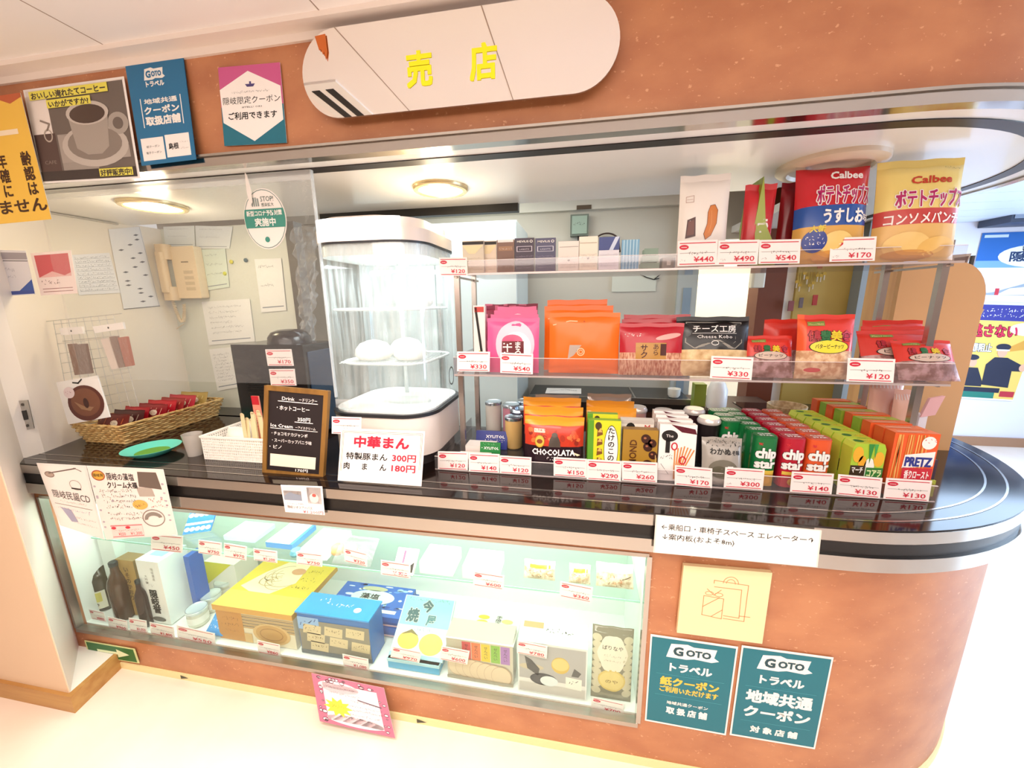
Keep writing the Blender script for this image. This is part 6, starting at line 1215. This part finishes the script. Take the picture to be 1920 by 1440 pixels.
for k in range(4):
    h0 = (zs-zd)/4; o = .010*(k % 2)-.004*(3-k); mb = MB(); mb.box(x0+.02-o, x1+.02-o, .165+.008*((3-k) % 2), .33, zd+h0*k+.0004, zd+h0*(k+1)-.0006, M('2060b8', .3)); S = Flat((x0+.02-o, .1645, zd+h0*k)); P = Pic(mb, S, x1-x0, h0); P.r(.35, .3, .6, .7, M('8ab8e8', .4), 2) if k % 2 else P.r(.7, .35, .95, .65, M('d8b0b8', .4), 2)
    if k == 3: T = Flat((x0+.02-o, .165, zd+h0*4-.0006), (1, 0, 0), (0, 1, 0)); P = Pic(mb, T, x1-x0, .165); dblue(P)
    thing(mb, 'blue_sweets_box', 'blue patterned sweets box behind the clear-fronted one, '+('lowest of the stack', 'second from the bottom', 'third from the bottom', 'topmost with the white oval')[k], 'sweets box', 'stack of blue sweets boxes in the showcase')
# light blue cake pack leaning back
x0, x1 = aty(733, 1285, .05).x, aty(822, 1300, .05).x; zt_ = aty(775, 1118, .22).z; S = Flat((x0, .055, zd+.045), (1, 0, 0), (0, .17, zt_-zd-.045)); L_ = math.hypot(.17, zt_-zd-.045); S.W, S.H = x1-x0+.02, L_
cp = empty('cake_pack', (x0, .06, zd), 'light blue cake pack with bold teal characters and yellow cakes in the showcase', 'cake pack')
mb = MB(); mb.box(x0, x1+.01, .045, .14, zd, zd+.042, M('5ab0dc', .25)); mb.box(x0-.002, x1+.012, .043, .142, zd+.03, zd+.042, M('b8e0ec', .3)); part(mb, 'tray_box', cp)
mb = MB(); mb.obox(S, 0, S.W, 0, S.H, -.012, 0, M('cfe6e6', .3)); P = Pic(mb, S); P.r(.02, .5, .98, .99, M('8fd4d4', .3)); P.t('今', .50, .76, .18, M('2a5a60', .4), bold=.04, rim=PAPER, rimw=.03); P.t('焼', .25, .58, .2, M('2a5a60', .4), bold=.04, rim=PAPER, rimw=.03); P.t('屋', .62, .54, .16, M('3a7a80', .4), bold=.03, rim=PAPER, rimw=.03)
P.s_(.1, .9, .93, .04, M('3a7a80', .4), 5); P.e(.28, .26, .20, .14, M('e8c050', .4), 3); P.e(.72, .24, .22, .17, M('ecd060', .4), 3); P.p([(.12, .34), (.3, .44), (.46, .34), (.3, .38)], M('7a6a30', .4), 5); P.s_(.35, .7, .42, .05, M('7a9a9a', .4), 6); P.r(0, 0, 1, .06, M('9cc8d8', .3), 3); part(mb, 'cover', cp)
# clear box of crackers with coloured sleeves
x0, x1 = aty(840, 1300, .04).x, aty(962, 1318, .04).x; zt_ = aty(830, 1195, .04).z
cb_ = empty('cracker_box', ((x0+x1)/2, .1, zd), 'clear box of round crackers with coloured sleeves and a white slanted lid', 'cracker box')
mb = MB(); mb.box(x0, x1, .05, .13, zd, zt_, M('d0c8b8', .3)); S = Flat((x0, .0495, zd)); P = Pic(mb, S, x1-x0, zt_-zd); P.r(.02, .02, .98, .98, M('cfc4ae', .35))
for i, c in enumerate(('d85a58', 'e07848', 'dcc030', '88b848', 'a878b8')): P.r(.24+.145*i, .5, .375+.145*i, .92, M(c, .35), 2); P.v('せんべい', .31+.145*i, .80, .07, M('4a3a38', .5), gap=1.1)
for i in range(7): P.e(.17+.11*i, .30-.015*i, .155, .24, M('c8a888', .4), 3+2*i, 24); P.e(.165+.11*i, .30-.015*i, .145, .225, M('e4ccac', .45), 4+2*i, 24)
P.r(0, 0, 1, .07, M('a89c88', .4), 20); part(mb, 'body', cb_)
y2 = .30; zq = aty(880, 1130, y2).z; S = Flat((x0-.004, .046, zt_), (1, 0, 0), (0, y2-.046, zq-zt_)); S.W, S.H = x1-x0+.008, math.hypot(y2-.046, zq-zt_)
mb = MB(); mb.obox(S, 0, S.W, 0, S.H*.8, -.004, 0, M('f6f0ea', .35)); P = Pic(mb, S); 
for x, y, c in ((.42, .62, 'e8e82a'), (.42, .48, 'e8c848'), (.42, .34, 'b8e048'), (.8, .56, 'e8dc80'), (.78, .42, 'ecd43c')): P.e(x, y, .09, .06, M(c, .4), 3, 14)
P.v('手焼き', .66, .62, .08, INK, gap=1.1); part(mb, 'lid', cb_)
def dwb(P):
    P.r(.02, .02, .98, .98, M('e6e0da', .35)); P.r(.02, .28, .98, .96, M('b4aeac', .4), 2); P.e(.62, .62, .13, .16, M('d8b458', .4), 4); P.e(.62, .64, .12, .12, M('e8c87c', .4), 5); P.p([(.10, .72), (.2, .66), (.32, .5), (.30, .36), (.14, .48)], M('4a4848', .4), 4); P.e(.38, .30, .2, .12, M('3e3c40', .35), 4); P.e(.46, .28, .13, .10, M('e0e4e4', .3), 5); P.p([(.7, .2), (.93, .18), (.93, .4), (.70, .42)], M('efe8dc', .4), 5); P.s_(.75, .88, .3, .06, INK, 4, 6); P.p([(.82, .6), (.92, .52), (.88, .44), (.78, .44)], M('5a5858', .4), 4); P.e(.2, .52, .18, .06, M('c8b89c', .4), 3); P.r(.02, .02, .98, .2, M('ccc4bc', .4), 4)
lookbox('fruit_sweets_box', (972, 1318), (1098, 1338), (970, 1200), .04, .10, 'efeae6', 'white box with a yellow sweet on a dark leaf picture in the showcase', GC, dwb, tdraw=lambda P: (P.r(.05, .6, .35, .85, M('f0a878', .4), 2), P.s_(.4, .8, .5, .12, INK, 5)))
def dbag(P):
    P.r(0, 0, 1, 1, M('8a8470', .35)); 
    for i in range(9): P.e(.12, .85-.09*i, .12, .05, M('cfc4a8', .3), 2, 14); P.e(.88, .85-.09*i, .12, .05, M('cfc4a8', .3), 2, 14)
    P.p([(.5+.36*math.cos(t*PI/12)*(1+.06*math.cos(t*PI/2)), .66+.24*math.sin(t*PI/12)*(1+.06*math.cos(t*PI/2))) for t in range(24)], M('e9dcc8', .45), 4); P.t('ばりなや', .5, .72, .055, INK, w=.5, l=6); P.s_(.3, .7, .63, .02, M('8a7a68', .5), 5, 6); P.s_(.3, .7, .56, .02, M('8a7a68', .5), 6, 6)
    P.e(.5, .30, .34, .15, M('d8bc6c', .4), 4, 26); P.e(.5, .30, .30, .125, M('e0c880', .4), 5, 26); P.t('のや', .5, .27, .05, M('7a5a28', .5), w=.3, l=7); P.r(.05, .92, .95, .99, M('c8c4bc', .25), 4)
S = Pillow((aty(1106, 1335, .06).x, .06, zd), aty(1180, 1348, .06).x-aty(1106, 1335, .06).x, aty(1130, 1166, .09).z-zd, .06, .012, 0, 4)
pouch('cracker_pack', S, lambda a, b: M('a8a08c', .25), 'tall upright pack of wrapped biscuits with a scalloped cream label, rightmost in the showcase', 'biscuit pack', GC, dbag, nx=8, ny=12)
lookbox('reflection_strip', (1194, 1345), (1202, 1346), (1196, 1208), .12, .06, 'e0a820', 'thin orange-yellow upright box at the right end of the showcase', GC)  # solid strip standing in for a poster edge reflected in the glass
# ================================================================ goods on the glass shelf
zg = ZS+.007; GS = 'goods on the glass shelf of the showcase'
for k in range(5):
    a = atz(342+10*k, 1003-1.5*k, zg); mb = MB(); S = Flat((a.x, a.y, zg), (.9, .45, 0), (0, .5, .8)); S.W, S.H = .026, .085; mb.obox(S, 0, .022, 0, .085, -.008, 0, M('2f78d8', .3)); P = Pic(mb, S); P.e(.4, .85, .35, .1, PAPER, 2, 12); P.e(.4, .2, .35, .1, M('d8ecf8', .4), 2, 12); P.r(0, .4, .85, .5, PAPER, 2)
    thing(mb, 'blue_stick_pack', 'slim blue and white pack on the glass shelf beside the notices, '+('first', 'second', 'third', 'fourth', 'fifth')[k]+' from the left', 'pack', 'blue stick packs on the glass shelf')
def flatbox(name, bl, br, back, h, col, label, draw=None, side=None, z=None, cat='box'):
    """flat box lying on the glass shelf; its front edge and depth are measured on the shelf"""
    z = zg if z is None else z; a, b, c = atz(*bl, z), atz(*br, z), atz(*back, z); y0 = (a.y+b.y)/2; d = max(.04, min(c.y, .36)-y0); mb = MB(); mb.box(a.x, b.x, y0, y0+d, z, z+h, M(side or col, .35)); T = Flat((a.x, y0, z+h), (1, 0, 0), (0, 1, 0)); T.W, T.H = b.x-a.x, d; P = Pic(mb, T); P.r(0, 0, 1, 1, M(col, .35))
    if draw: draw(P)
    return thing(mb, name, label, cat, GS, bevel=.001)
flatbox('flat_box', (420, 1012), (478, 1018), (470, 985), .018, 'c4e2f0', 'pale blue flat box on the glass shelf beside the blue stick packs', lambda P: P.s_(.2, .8, .5, .1, M('7aa8c8', .4), 2))
flatbox('flat_box', (500, 1025), (548, 1032), (565, 990), .022, 'b8d8ea', 'blue-edged flat box on the glass shelf above the golden gift box', lambda P: (P.e(.5, .5, .3, .25, M('e8f4f8', .4), 3), P.s_(.3, .7, .5, .08, M('4a88b8', .4), 2), P.r(.9, 0, 1, 1, M('4a90d0', .4), 3)), side='5a98d8')
flatbox('flat_box', (556, 1045), (612, 1052), (625, 1000), .02, 'eaf4f6', 'plain white flat box on the glass shelf left of the orange sweets')
mb = MB(); a = atz(545, 1050, zg); mb.lathe([(.018, 0), (.022, .01), (.016, .022), (0, .026)], a+Vector((0, .03, 0)), M('5a98a8', .4), 16, caps=(True, False)); thing(mb, 'blue_bundle', 'small teal wrapped bundle on the glass shelf beside the blue-edged box', 'sweet', GS, smooth=True)
for k, (px, py, c) in enumerate(((634, 1036, 'f0b070'), (658, 1038, 'f4c898'))):
    a = atz(px, py, zg); mb = MB(); mb.lathe([(.0, 0), (.020, .0), (.026, .012), (.022, .028), (.01, .036), (0, .037)], a, M(c, .45), 22, caps=(False, False)); thing(mb, 'orange_sweet', ('more orange', 'paler')[k]+' of the two round sweets in the clear bag on the glass shelf', 'sweet', GS, smooth='all')
S = Pillow(atz(625, 1052, zg)+Vector((0, -.01, .0)), .15, .10, .9, .01, 0, 3); pouch('clear_sweet_bag', S, lambda a, b: WRAP, 'clear bag holding two round sweets on the glass shelf', 'bag', GS, None, nx=8, ny=8)
def dtri(P): P.p([(.5, .1), (.95, .1), (.95, .5)], INK, 3); P.r(.35, .0, .45, .9, M('e05878', .4), 3); P.s_(.5, .8, .8, .06, INK, 3)
S = Flat(atz(735, 1075, zg), (1, 0, 0), (0, .6, .6)); S.W, S.H = .075, .085; poster('wedge_packet', S, dtri, 'white wedge packet with pink and black print leaning on the glass shelf', 'packet', GS, M('f4e4dc', .4), .012)
for k, (bl, br, bk_, l) in enumerate((((788, 1085), (850, 1094), (850, 1040), 'white tissue-style box with a grey flower print and a slot'), ((868, 1098), (935, 1107), (940, 1050), 'plain white box with a faint slot'))):
    z = zg; a, b, c = atz(*bl, z), atz(*br, z), atz(*bk_, z); y0 = max(.045, (a.y+b.y)/2); d = .10; mb = MB(); x0_, x1_ = aty(*bl, y0).x, aty(*br, y0).x; mb.box(x0_, x1_, y0, y0+d, z, z+.045, M('f6f6f2', .35)); T = Flat((x0_, y0, z+.045), (1, 0, 0), (0, 1, 0)); T.W, T.H = x1_-x0_, d; P = Pic(mb, T, base=.0006); P.e(.5, .3, .25, .05, M('8a8a86', .5), 2)
    if k == 0: P.r(.2, .5, .85, .95, M('e4e8dc', .4)); r = random.Random(3); [P.ring(.52+r.uniform(-.15, .15), .74+r.uniform(-.1, .1), .08, .07, .008, M('7a8a94', .5), 4) for _ in range(9)]; P.r(.9, .8, 1, .95, M('f0a890', .4), 3)
    thing(mb, 'white_box', l+' on the glass shelf', 'box', GS, bevel=.002)
DRY = noisy('dried_seafood', 'b89c78', 'f0e4cc', 60, .5, 4)
for k, (bl, br, tp, yy, l) in enumerate((((982, 1108), (1040, 1114), (1010, 1045), .08, 'leftmost, with a yellow tag'), ((1066, 1122), (1106, 1126), (1090, 1053), .08, 'middle, with a yellow tag'), ((1116, 1128), (1186, 1134), (1150, 1052), .08, 'rightmost and fullest, without a tag'))):
    x0_, x1_ = aty(*bl, yy).x, aty(*br, yy).x; zt_ = aty(*tp, yy+.03).z; S = Pillow((x0_, yy, zg), x1_-x0_, zt_-zg, .35, .018, 0, 5+k, crease=.003)
    def dd(P, k=k):
        r = random.Random(k)
        for i in range(18): x, y = r.uniform(.1, .85), r.uniform(.08, .55); P.k([(x, y), (x+r.uniform(-.1, .15), y+r.uniform(-.08, .1))], .02, M(r.choice(('a87c4c', 'e8d4b0', '6a5238', 'd8906a')), .5), 3)
        if k < 2: P.r(.2, .66, .75, .84, M('d8f020', .4), 4); P.r(.8, .66, .86, .84, M('d8f020', .4), 4)
    pouch('dried_snack_bag', S, lambda a, b: DRY if b < .62 else M('f2ece0', .25), 'clear bag of dried snack pieces on the glass shelf, '+l, 'snack bag', 'dried snack bags on the glass shelf', dd, nx=8, ny=8)
# ---------------------------------------------------------------- price cards inside the showcase
GA, GB = 'price cards on the glass shelf', 'price cards on the showcase floor'
for tl, br, bl, p, l in (((283, 1000), (342, 1037), (283, 1031), '450', 'price card on the glass shelf directly right of the notices'), ((372, 1012), (415, 1043), (372, 1037), '750', 'price card on the glass shelf below the pale blue flat box'), ((420, 1018), (462, 1051), (420, 1044), '970', 'price card on the glass shelf left of the golden gift box'),
    ((475, 1028), (520, 1056), (476, 1050), '1,200', 'reddish price card on the glass shelf above the golden gift box'), ((556, 1034), (604, 1063), (556, 1057), '750', 'price card on the glass shelf in front of the plain white flat box'), ((646, 1027), (688, 1063), (646, 1052), '320', 'price card on the glass shelf in front of the orange sweets'),
    ((714, 1050), (769, 1085), (714, 1077), '430', 'price card ¥430 on the glass shelf above the blue boxes'), ((888, 1071), (944, 1106), (887, 1097), '600', 'price card ¥600 on the glass shelf in front of the white boxes'), ((1051, 1090), (1109, 1130), (1049, 1118), '360', 'price card ¥360 on the glass shelf in front of the dried snack bags')):
    card(tl, br, bl, .031, p, l, GA, note=False)
for tl, br, bl, p, l in (((166, 1142), (200, 1166), (172, 1160), '880', 'leftmost price card on the showcase floor'), ((202, 1156), (240, 1184), (204, 1176), '960', 'price card below the yellow-label bottle on the showcase floor'), ((241, 1158), (277, 1188), (244, 1182), '1,050', 'price card below the kraft box on the showcase floor'), ((280, 1166), (328, 1198), (283, 1188), '1,800', 'price card below the tall white box'),
    ((331, 1172), (404, 1212), (333, 1196), '550', 'wide price card below the frontmost pale-lidded jar'), ((482, 1200), (526, 1232), (484, 1223), '860', 'price card in front of the golden gift box'), ((642, 1226), (692, 1258), (644, 1248), '1,080', 'price card in front of the blue clear-fronted gift box'),
    ((736, 1212), (786, 1243), (732, 1232), '970', 'price card ¥970 on the light blue cake pack'), ((828, 1211), (876, 1246), (824, 1236), '600', 'price card ¥600 at the top left of the cracker box'), ((970, 1201), (1025, 1235), (969, 1224), '780', 'price card ¥780 at the top left of the fruit sweets box'), ((1110, 1306), (1168, 1342), (1108, 1328), '700', 'price card at the foot of the tall biscuit pack')):
    card(tl, br, bl, .028, p, l, GB, note=False)
# ================================================================ kitchen behind the counter
FR = M('dfeaea', .25); y = 1.08; xr_ = aty(968, 500, y).x
fr = empty('refrigerator', (xr_-.45, y+.25, 0), 'tall pale refrigerator behind the bun warmer', 'refrigerator')
mb = MB(); mb.box(xr_-.92, xr_, y+.03, YK-.05, 0.02, 1.93, M('c9cfc8', .35)); part(mb, 'cabinet', fr, bevel=.004)
zsp = 1.20
mb = MB(); mb.box(xr_-.92, xr_-.463, y, y+.03, .08, 1.92, FR); part(mb, 'door', fr, bevel=.004)
mb = MB(); mb.box(xr_-.457, xr_, y, y+.03, .08, 1.92, FR); a = aty(936, 436, y); S = Flat((a.x, y, a.z)); 
for i in range(4): mb.rect(S, -.02, -.012+.008*i, .02, -.010+.008*i, M('a8b8bc', .5), .0006)
part(mb, 'door', fr, bevel=.004)
mb = MB(); mb.box(xr_-.445, xr_-.425, y-.03, y, 1.0, 1.5, STEEL); part(mb, 'handle', fr, bevel=.003)
# electric box with cable
a = aty(1073, 408, YK-.02); b = aty(1100, 440, YK-.02); e_ = empty('control_box', ((a.x+b.x)/2, YK-.03, b.z), 'small grey-green control box with a looping cable on the kitchen wall', 'control box')
mb = MB(); mb.box(a.x-.01, b.x+.01, YK-.06, YK-.001, b.z-.01, a.z+.01, M('6a7468', .5)); mb.box(a.x, b.x, YK-.066, YK-.06, b.z, a.z, M('93a898', .4)); mb.scrib(Flat((a.x, YK-.0665, b.z)), .01, b.x-a.x-.01, (a.z-b.z)*.5, .012, INK, 4); part(mb, 'case', e_, bevel=.003)
mb = MB(); pts = []
for i in range(21): t = PI*i/20; c = aty(1137, 455, YK-.03); pts.append((c.x-.075*math.cos(t), YK-.03, c.z+.055*math.sin(t)))
pts.append((pts[-1][0]+.01, YK-.03, pts[-1][2]-.06)); mb.tube(pts, .005, M('3a2420', .4), 8); p0 = aty(1086, 442, YK-.03); mb.tube([p0, p0-Vector((0, 0, .07))], .010, M('3a3430', .5), 8); part(mb, 'cable', e_, smooth='all')
a, b = aty(1148, 514, YK), aty(1229, 546, YK); mb = MB(); mb.box(a.x, b.x, YK-.008, YK-.0005, b.z, a.z, M('d3d6c8', .5)); thing(mb, 'wall_plate', 'blank pale rectangular plate on the kitchen wall', 'wall plate', bevel=.002)
mb = MB(); P_ = [aty(1200, 514, YK-.012), aty(1212, 520, YK-.012), aty(1226, 524, YK-.012), aty(1239, 514, YK-.012)]; mb.tube(P_, .003, INK, 6); mb.tube([aty(1226, 524, YK-.012), aty(1236, 522, YK-.012)], .003, INK, 6); thing(mb, 'black_wire', 'short bent black wire above the blank wall plate', 'wire', smooth='all')
# dispenser at the opening
a, b = aty(1405, 506, 1.50), aty(1422, 540, 1.50); mb = MB(); mb.rbox(a.x, b.x+.01, 1.44, 1.498, b.z, a.z+.03, .012, M('d8d2c0', .4)); thing(mb, 'wall_dispenser', 'small rounded white dispenser on the reddish brown post', 'dispenser', bevel=.004)
# key rack
ke = empty('key_rack', aty(1520, 515, 1.48), 'bunch of hanging keys and red tags on the yellowish kitchen wall', 'key rack'); r = random.Random(12)
z0_ = aty(1520, 498, 1.48).z; xk0, xk1 = aty(1492, 520, 1.48).x, aty(1548, 520, 1.48).x
mb = MB(); mb.box(xk0, xk1, 1.485, 1.499, z0_, z0_+.02, M('7a5a20', .5)); part(mb, 'rail', ke, bevel=.002)
for i in range(9):
    x = xk0+(xk1-xk0)*(i+.5)/9; L_ = r.uniform(.04, .14); mb = MB(); mb.tube([(x, 1.48, z0_), (x+r.uniform(-.006, .006), 1.478, z0_-L_)], .0022, M('b89a4a', .3, .9), 6); mb.lathe([(.010, -.0015), (.010, .0015)], (x, 1.478, z0_-L_), M('c8a850', .3, .9), 12, ax=(0, 1, 0)); mb.box(x-.003, x+.003, 1.476, 1.48, z0_-L_-.035, z0_-L_-.008, M('d8d0b8', .3, .9)); part(mb, 'key', ke)
for px, py, c, w_ in ((1483, 574, '8a4a4a', .014), (1502, 568, '6a5a5a', .010), (1528, 563, 'a83028', .012)):
    a = aty(px, py, 1.47); mb = MB(); mb.box(a.x-w_, a.x+w_, 1.468, 1.476, a.z-.028, a.z+.03, M(c, .4)); part(mb, 'tag', ke, bevel=.002)
# stove / sink unit with papers and cup
ys_ = 1.22; xa, xb = aty(992, 746, ys_).x, aty(1296, 752, ys_).x; zs_ = aty(1100, 745, ys_).z
su = empty('sink_unit', ((xa+xb)/2, ys_+.17, 0), 'low black and steel kitchen unit behind the lower tray', 'kitchen unit')
mb = MB(); mb.box(xa, xb, ys_+.01, YK-.06, 0, zs_-.03, M('241c1a', .4)); mb.box(xa+.05, xb-.05, ys_+.005, ys_+.01, .3, zs_-.08, M('4a2a1c', .4)); part(mb, 'cabinet', su)
mb = MB(); mb.box(xa, xb, ys_, ys_+.012, zs_-.03, zs_+.004, STEEL); mb.box(xa, xb, ys_+.012, YK-.06, zs_-.03, zs_, M('15181a', .15)); mb.box(xa+.62, xa+.63, ys_+.012, YK-.06, zs_, zs_+.003, STEEL) if xb-xa > .7 else None; part(mb, 'top_plate', su)
a = aty(1060, 724, ys_+.14); mb = MB(); S = Flat((a.x-.12, ys_+.06, zs_+.002), (1, .05, 0), (0, 1, .02)); S.W, S.H = .24, .14; mb.obox(S, 0, .22, 0, .13, 0, .004, M('f0ece8', .5)); P = Pic(mb, S, base=.0045); P.k([(.1, .3), (.5, .7), (.8, .4)], .012, M('5a5a60', .5)); P.s_(.4, .8, .5, .1, M('4a4a50', .5), 4); thing(mb, 'paper_sheets', 'sheets of white paper with sketchy lines on the black kitchen unit', 'paper')
a = aty(1264, 742, ys_+.05); mb = MB(); mb.lathe([(.026, 0), (.034, .012), (.036, .05), (.034, .05), (.03, .008)], (a.x, ys_+.06, zs_+.004), M('f2efe6', .25), 24, caps=(True, False)); thing(mb, 'white_bowl', 'small white bowl at the right end of the black kitchen unit', 'bowl', smooth=True)
a = aty(1345, 760, 1.1); zt_ = aty(1345, 716, 1.1).z; sb = MB(); sb.box(aty(1305, 780, 1.1).x, aty(1470, 780, 1.1).x, 1.06, 1.42, 0, a.z-.02, M('3a2018', .5)); thing(sb, 'side_cabinet', 'low brown cabinet behind the canisters, between kitchen unit and post', 'cabinet', bevel=.003)
mb = MB(); mb.lathe([(.045, 0), (.05, .02), (.05, .10), (.035, .14), (.02, .15), (0, .15)], (a.x, 1.12, a.z-.02), M('f2eeea', .3), 28, caps=(True, False)); thing(mb, 'white_pot', 'white rounded pot standing behind the green canisters', 'pot', smooth=True)
a = aty(1310, 760, 1.15); mb = MB(); mb.box(a.x-.03, a.x+.03, 1.14, 1.2, a.z-.02, a.z+.12, M('8a9a3a', .4)); thing(mb, 'green_carton', 'olive green carton beside the white pot', 'carton', bevel=.003)
a = aty(1480, 745, .85); mb = MB(); mb.lathe([(.06, -.0), (.075, .05), (.078, .09), (.074, .09), (.058, .01)], (a.x, .86, ZC+.0), noisy('cane_weave', 'a8865c', 'd0b48c', 60, .6, 3), 28, caps=(True, False)); thing(mb, 'cane_basket', 'round beige basket behind the red canisters', 'basket', smooth=True)
# ================================================================ cardboard back panel and leaflets at the right
yc = .585; CBM = noisy('cardboard', 'cf9a5e', 'd8a66c', 3, .6, 3); CBM2 = M('d3a06a', .6)
x0 = aty(1655, 700, yc).x; x1 = aty(1790, 800, yc).x; ztp = aty(1760, 492, yc).z; z1 = ZC; rr = .10
pts = [(x0, z1), (x1, z1)]+[(x1-rr+rr*math.cos(PI/2*i/8), ztp-rr*1.3+rr*1.3*math.sin(PI/2*i/8)) for i in range(9)]+[(x0, ztp)]
S = Flat((0, yc, 0)); mb = MB(); mb.oprism(S, pts, -.02, 0, CBM2, CBM2); thing(mb, 'cardboard_panel', 'plain tan cardboard panel with a rounded corner standing at the right of the counter', 'cardboard panel')
def lf(P): P.r(.1, .3, .9, .9, M('6a4a3c', .5)); P.p([(.1, .3), (.9, .3), (.9, .5)], M('a8907c', .5), 3)
for tl, tr, br, bl, l in (((1786, 478), (1822, 475), (1803, 520), (1782, 540), 'upper leaflet, partly hidden by the cardboard panel'), ((1808, 572), (1846, 580), (1812, 640), (1802, 700), 'lower leaflet beside the cardboard panel')):
    poster('leaflet', quady(tl, tr, br, bl, yc+.05), lf, l+' at the right', 'leaflet', None, M('b8a494', .5), .004)
lr = empty('leaflet_rack', (x1+.02, yc+.1, ZC), 'dark wire leaflet rack hidden behind the cardboard panel', 'leaflet rack')
mb = MB(); mb.box(x1-.02, x1-.012, yc+.055, yc+.065, ZC, aty(1800, 480, yc+.06).z, M('4a4440', .4)); part(mb, 'upright', lr)
# posters on the far lobby wall
yw = 3.493
def pa(P):
    P.r(0, .0, 1, 1, M('e8e6f0', .5)); P.r(0, .60, 1, 1, M('1f66b8', .5), 2); P.r(0, .5, 1, .60, M('7aa8dc', .5), 3); P.e(.75, .66, .48, .16, M('f2f4fa', .5), 4); P.e(.85, .78, .3, .12, M('f2f4fa', .5), 4); P.v('隠岐の島', .0, 0, 0.001, INK) if False else None
    P.t('隠岐の', .72, .60, .13, M('16305a', .5), w=.6, bold=.03, l=6); P.p([(0, .10), (.3, .14), (.7, .28), (1, .34), (1, .1)], M('9aa4b0', .5), 5); P.p([(.35, .1), (1, .12), (1, .26), (.5, .2)], M('f4f4f8', .5), 6); P.r(.33, .1, .38, .2, M('c83040', .5), 8); P.r(.04, .93, .35, .97, M('cfe0f0', .5), 4)
poster('lobby_poster', quady((1842, 437), (1990, 432), (1966, 568), (1810, 565), yw), pa, 'blue and white island poster on the far lobby wall', 'poster')
def pb(P):
    P.r(0, 0, 1, 1, M('ecc864', .5)); P.r(0, .84, 1, 1, M('34348c', .5), 2); P.s_(.05, .95, .93, .03, PAPER, 3, 4); P.s_(.05, .95, .88, .03, PAPER, 4, 4)
    P.t('逃さない', .42, .68, .12, M('d02048', .5), w=.66, bold=.03, rim=INK, rimw=.02, l=4); P.e(.92, .76, .3, .07, PAPER, 5); P.t('海保', .95, .74, .05, INK, l=7); P.p([(.5, .5), (1.0, .7), (1, .56)], M('d89c3c', .5), 3); P.t('犯罪阻止', .22, .52, .08, PAPER, w=.42, bold=.03, rim=INK, rimw=.03, l=5)
    SK = M('e4b090', .5); NV = M('1c2038', .5)
    P.p([(.36, .16), (.38, .38), (.5, .46), (.7, .46), (.98, .38), (.98, .32), (.82, .32), (.84, .14)], NV, 8); P.e(.6, .52, .075, .06, SK, 9); P.e(.6, .57, .11, .035, NV, 10); P.r(.5, .53, .7, .545, PAPER, 11); P.e(.98, .36, .06, .04, SK, 9)
    P.p([(.0, .14), (.0, .30), (.06, .34), (.26, .34), (.36, .2), (.36, .14)], NV, 8); P.e(.16, .40, .07, .055, SK, 9); P.e(.16, .45, .10, .03, NV, 10); P.r(0, .08, .7, .13, NV, 12); P.r(0, .0, .62, .08, M('1f7a6a', .5), 12); P.r(.72, .04, .98, .1, M('b82838', .5), 12); P.r(0, -.0, 1, .015, PAPER, 13)
poster('lobby_poster', quady((1812, 570), (1960, 574), (1898, 752), (1800, 746), yw), pb, 'yellow warning poster with two people in dark uniforms on the far lobby wall', 'poster')
a = aty(1876, 403, 3.3); mb = MB(); mb.box(a.x, a.x+.6, 3.2, 3.49, a.z-.08, a.z+.06, M('3c4254', .4)); mb.box(a.x+.02, a.x+.12, 3.195, 3.2, a.z-.05, a.z+.04, M('8a94a8', .4)); thing(mb, 'lobby_monitor', 'dark box-shaped sign hanging on the far lobby wall above the posters', 'hanging sign', bevel=.004)
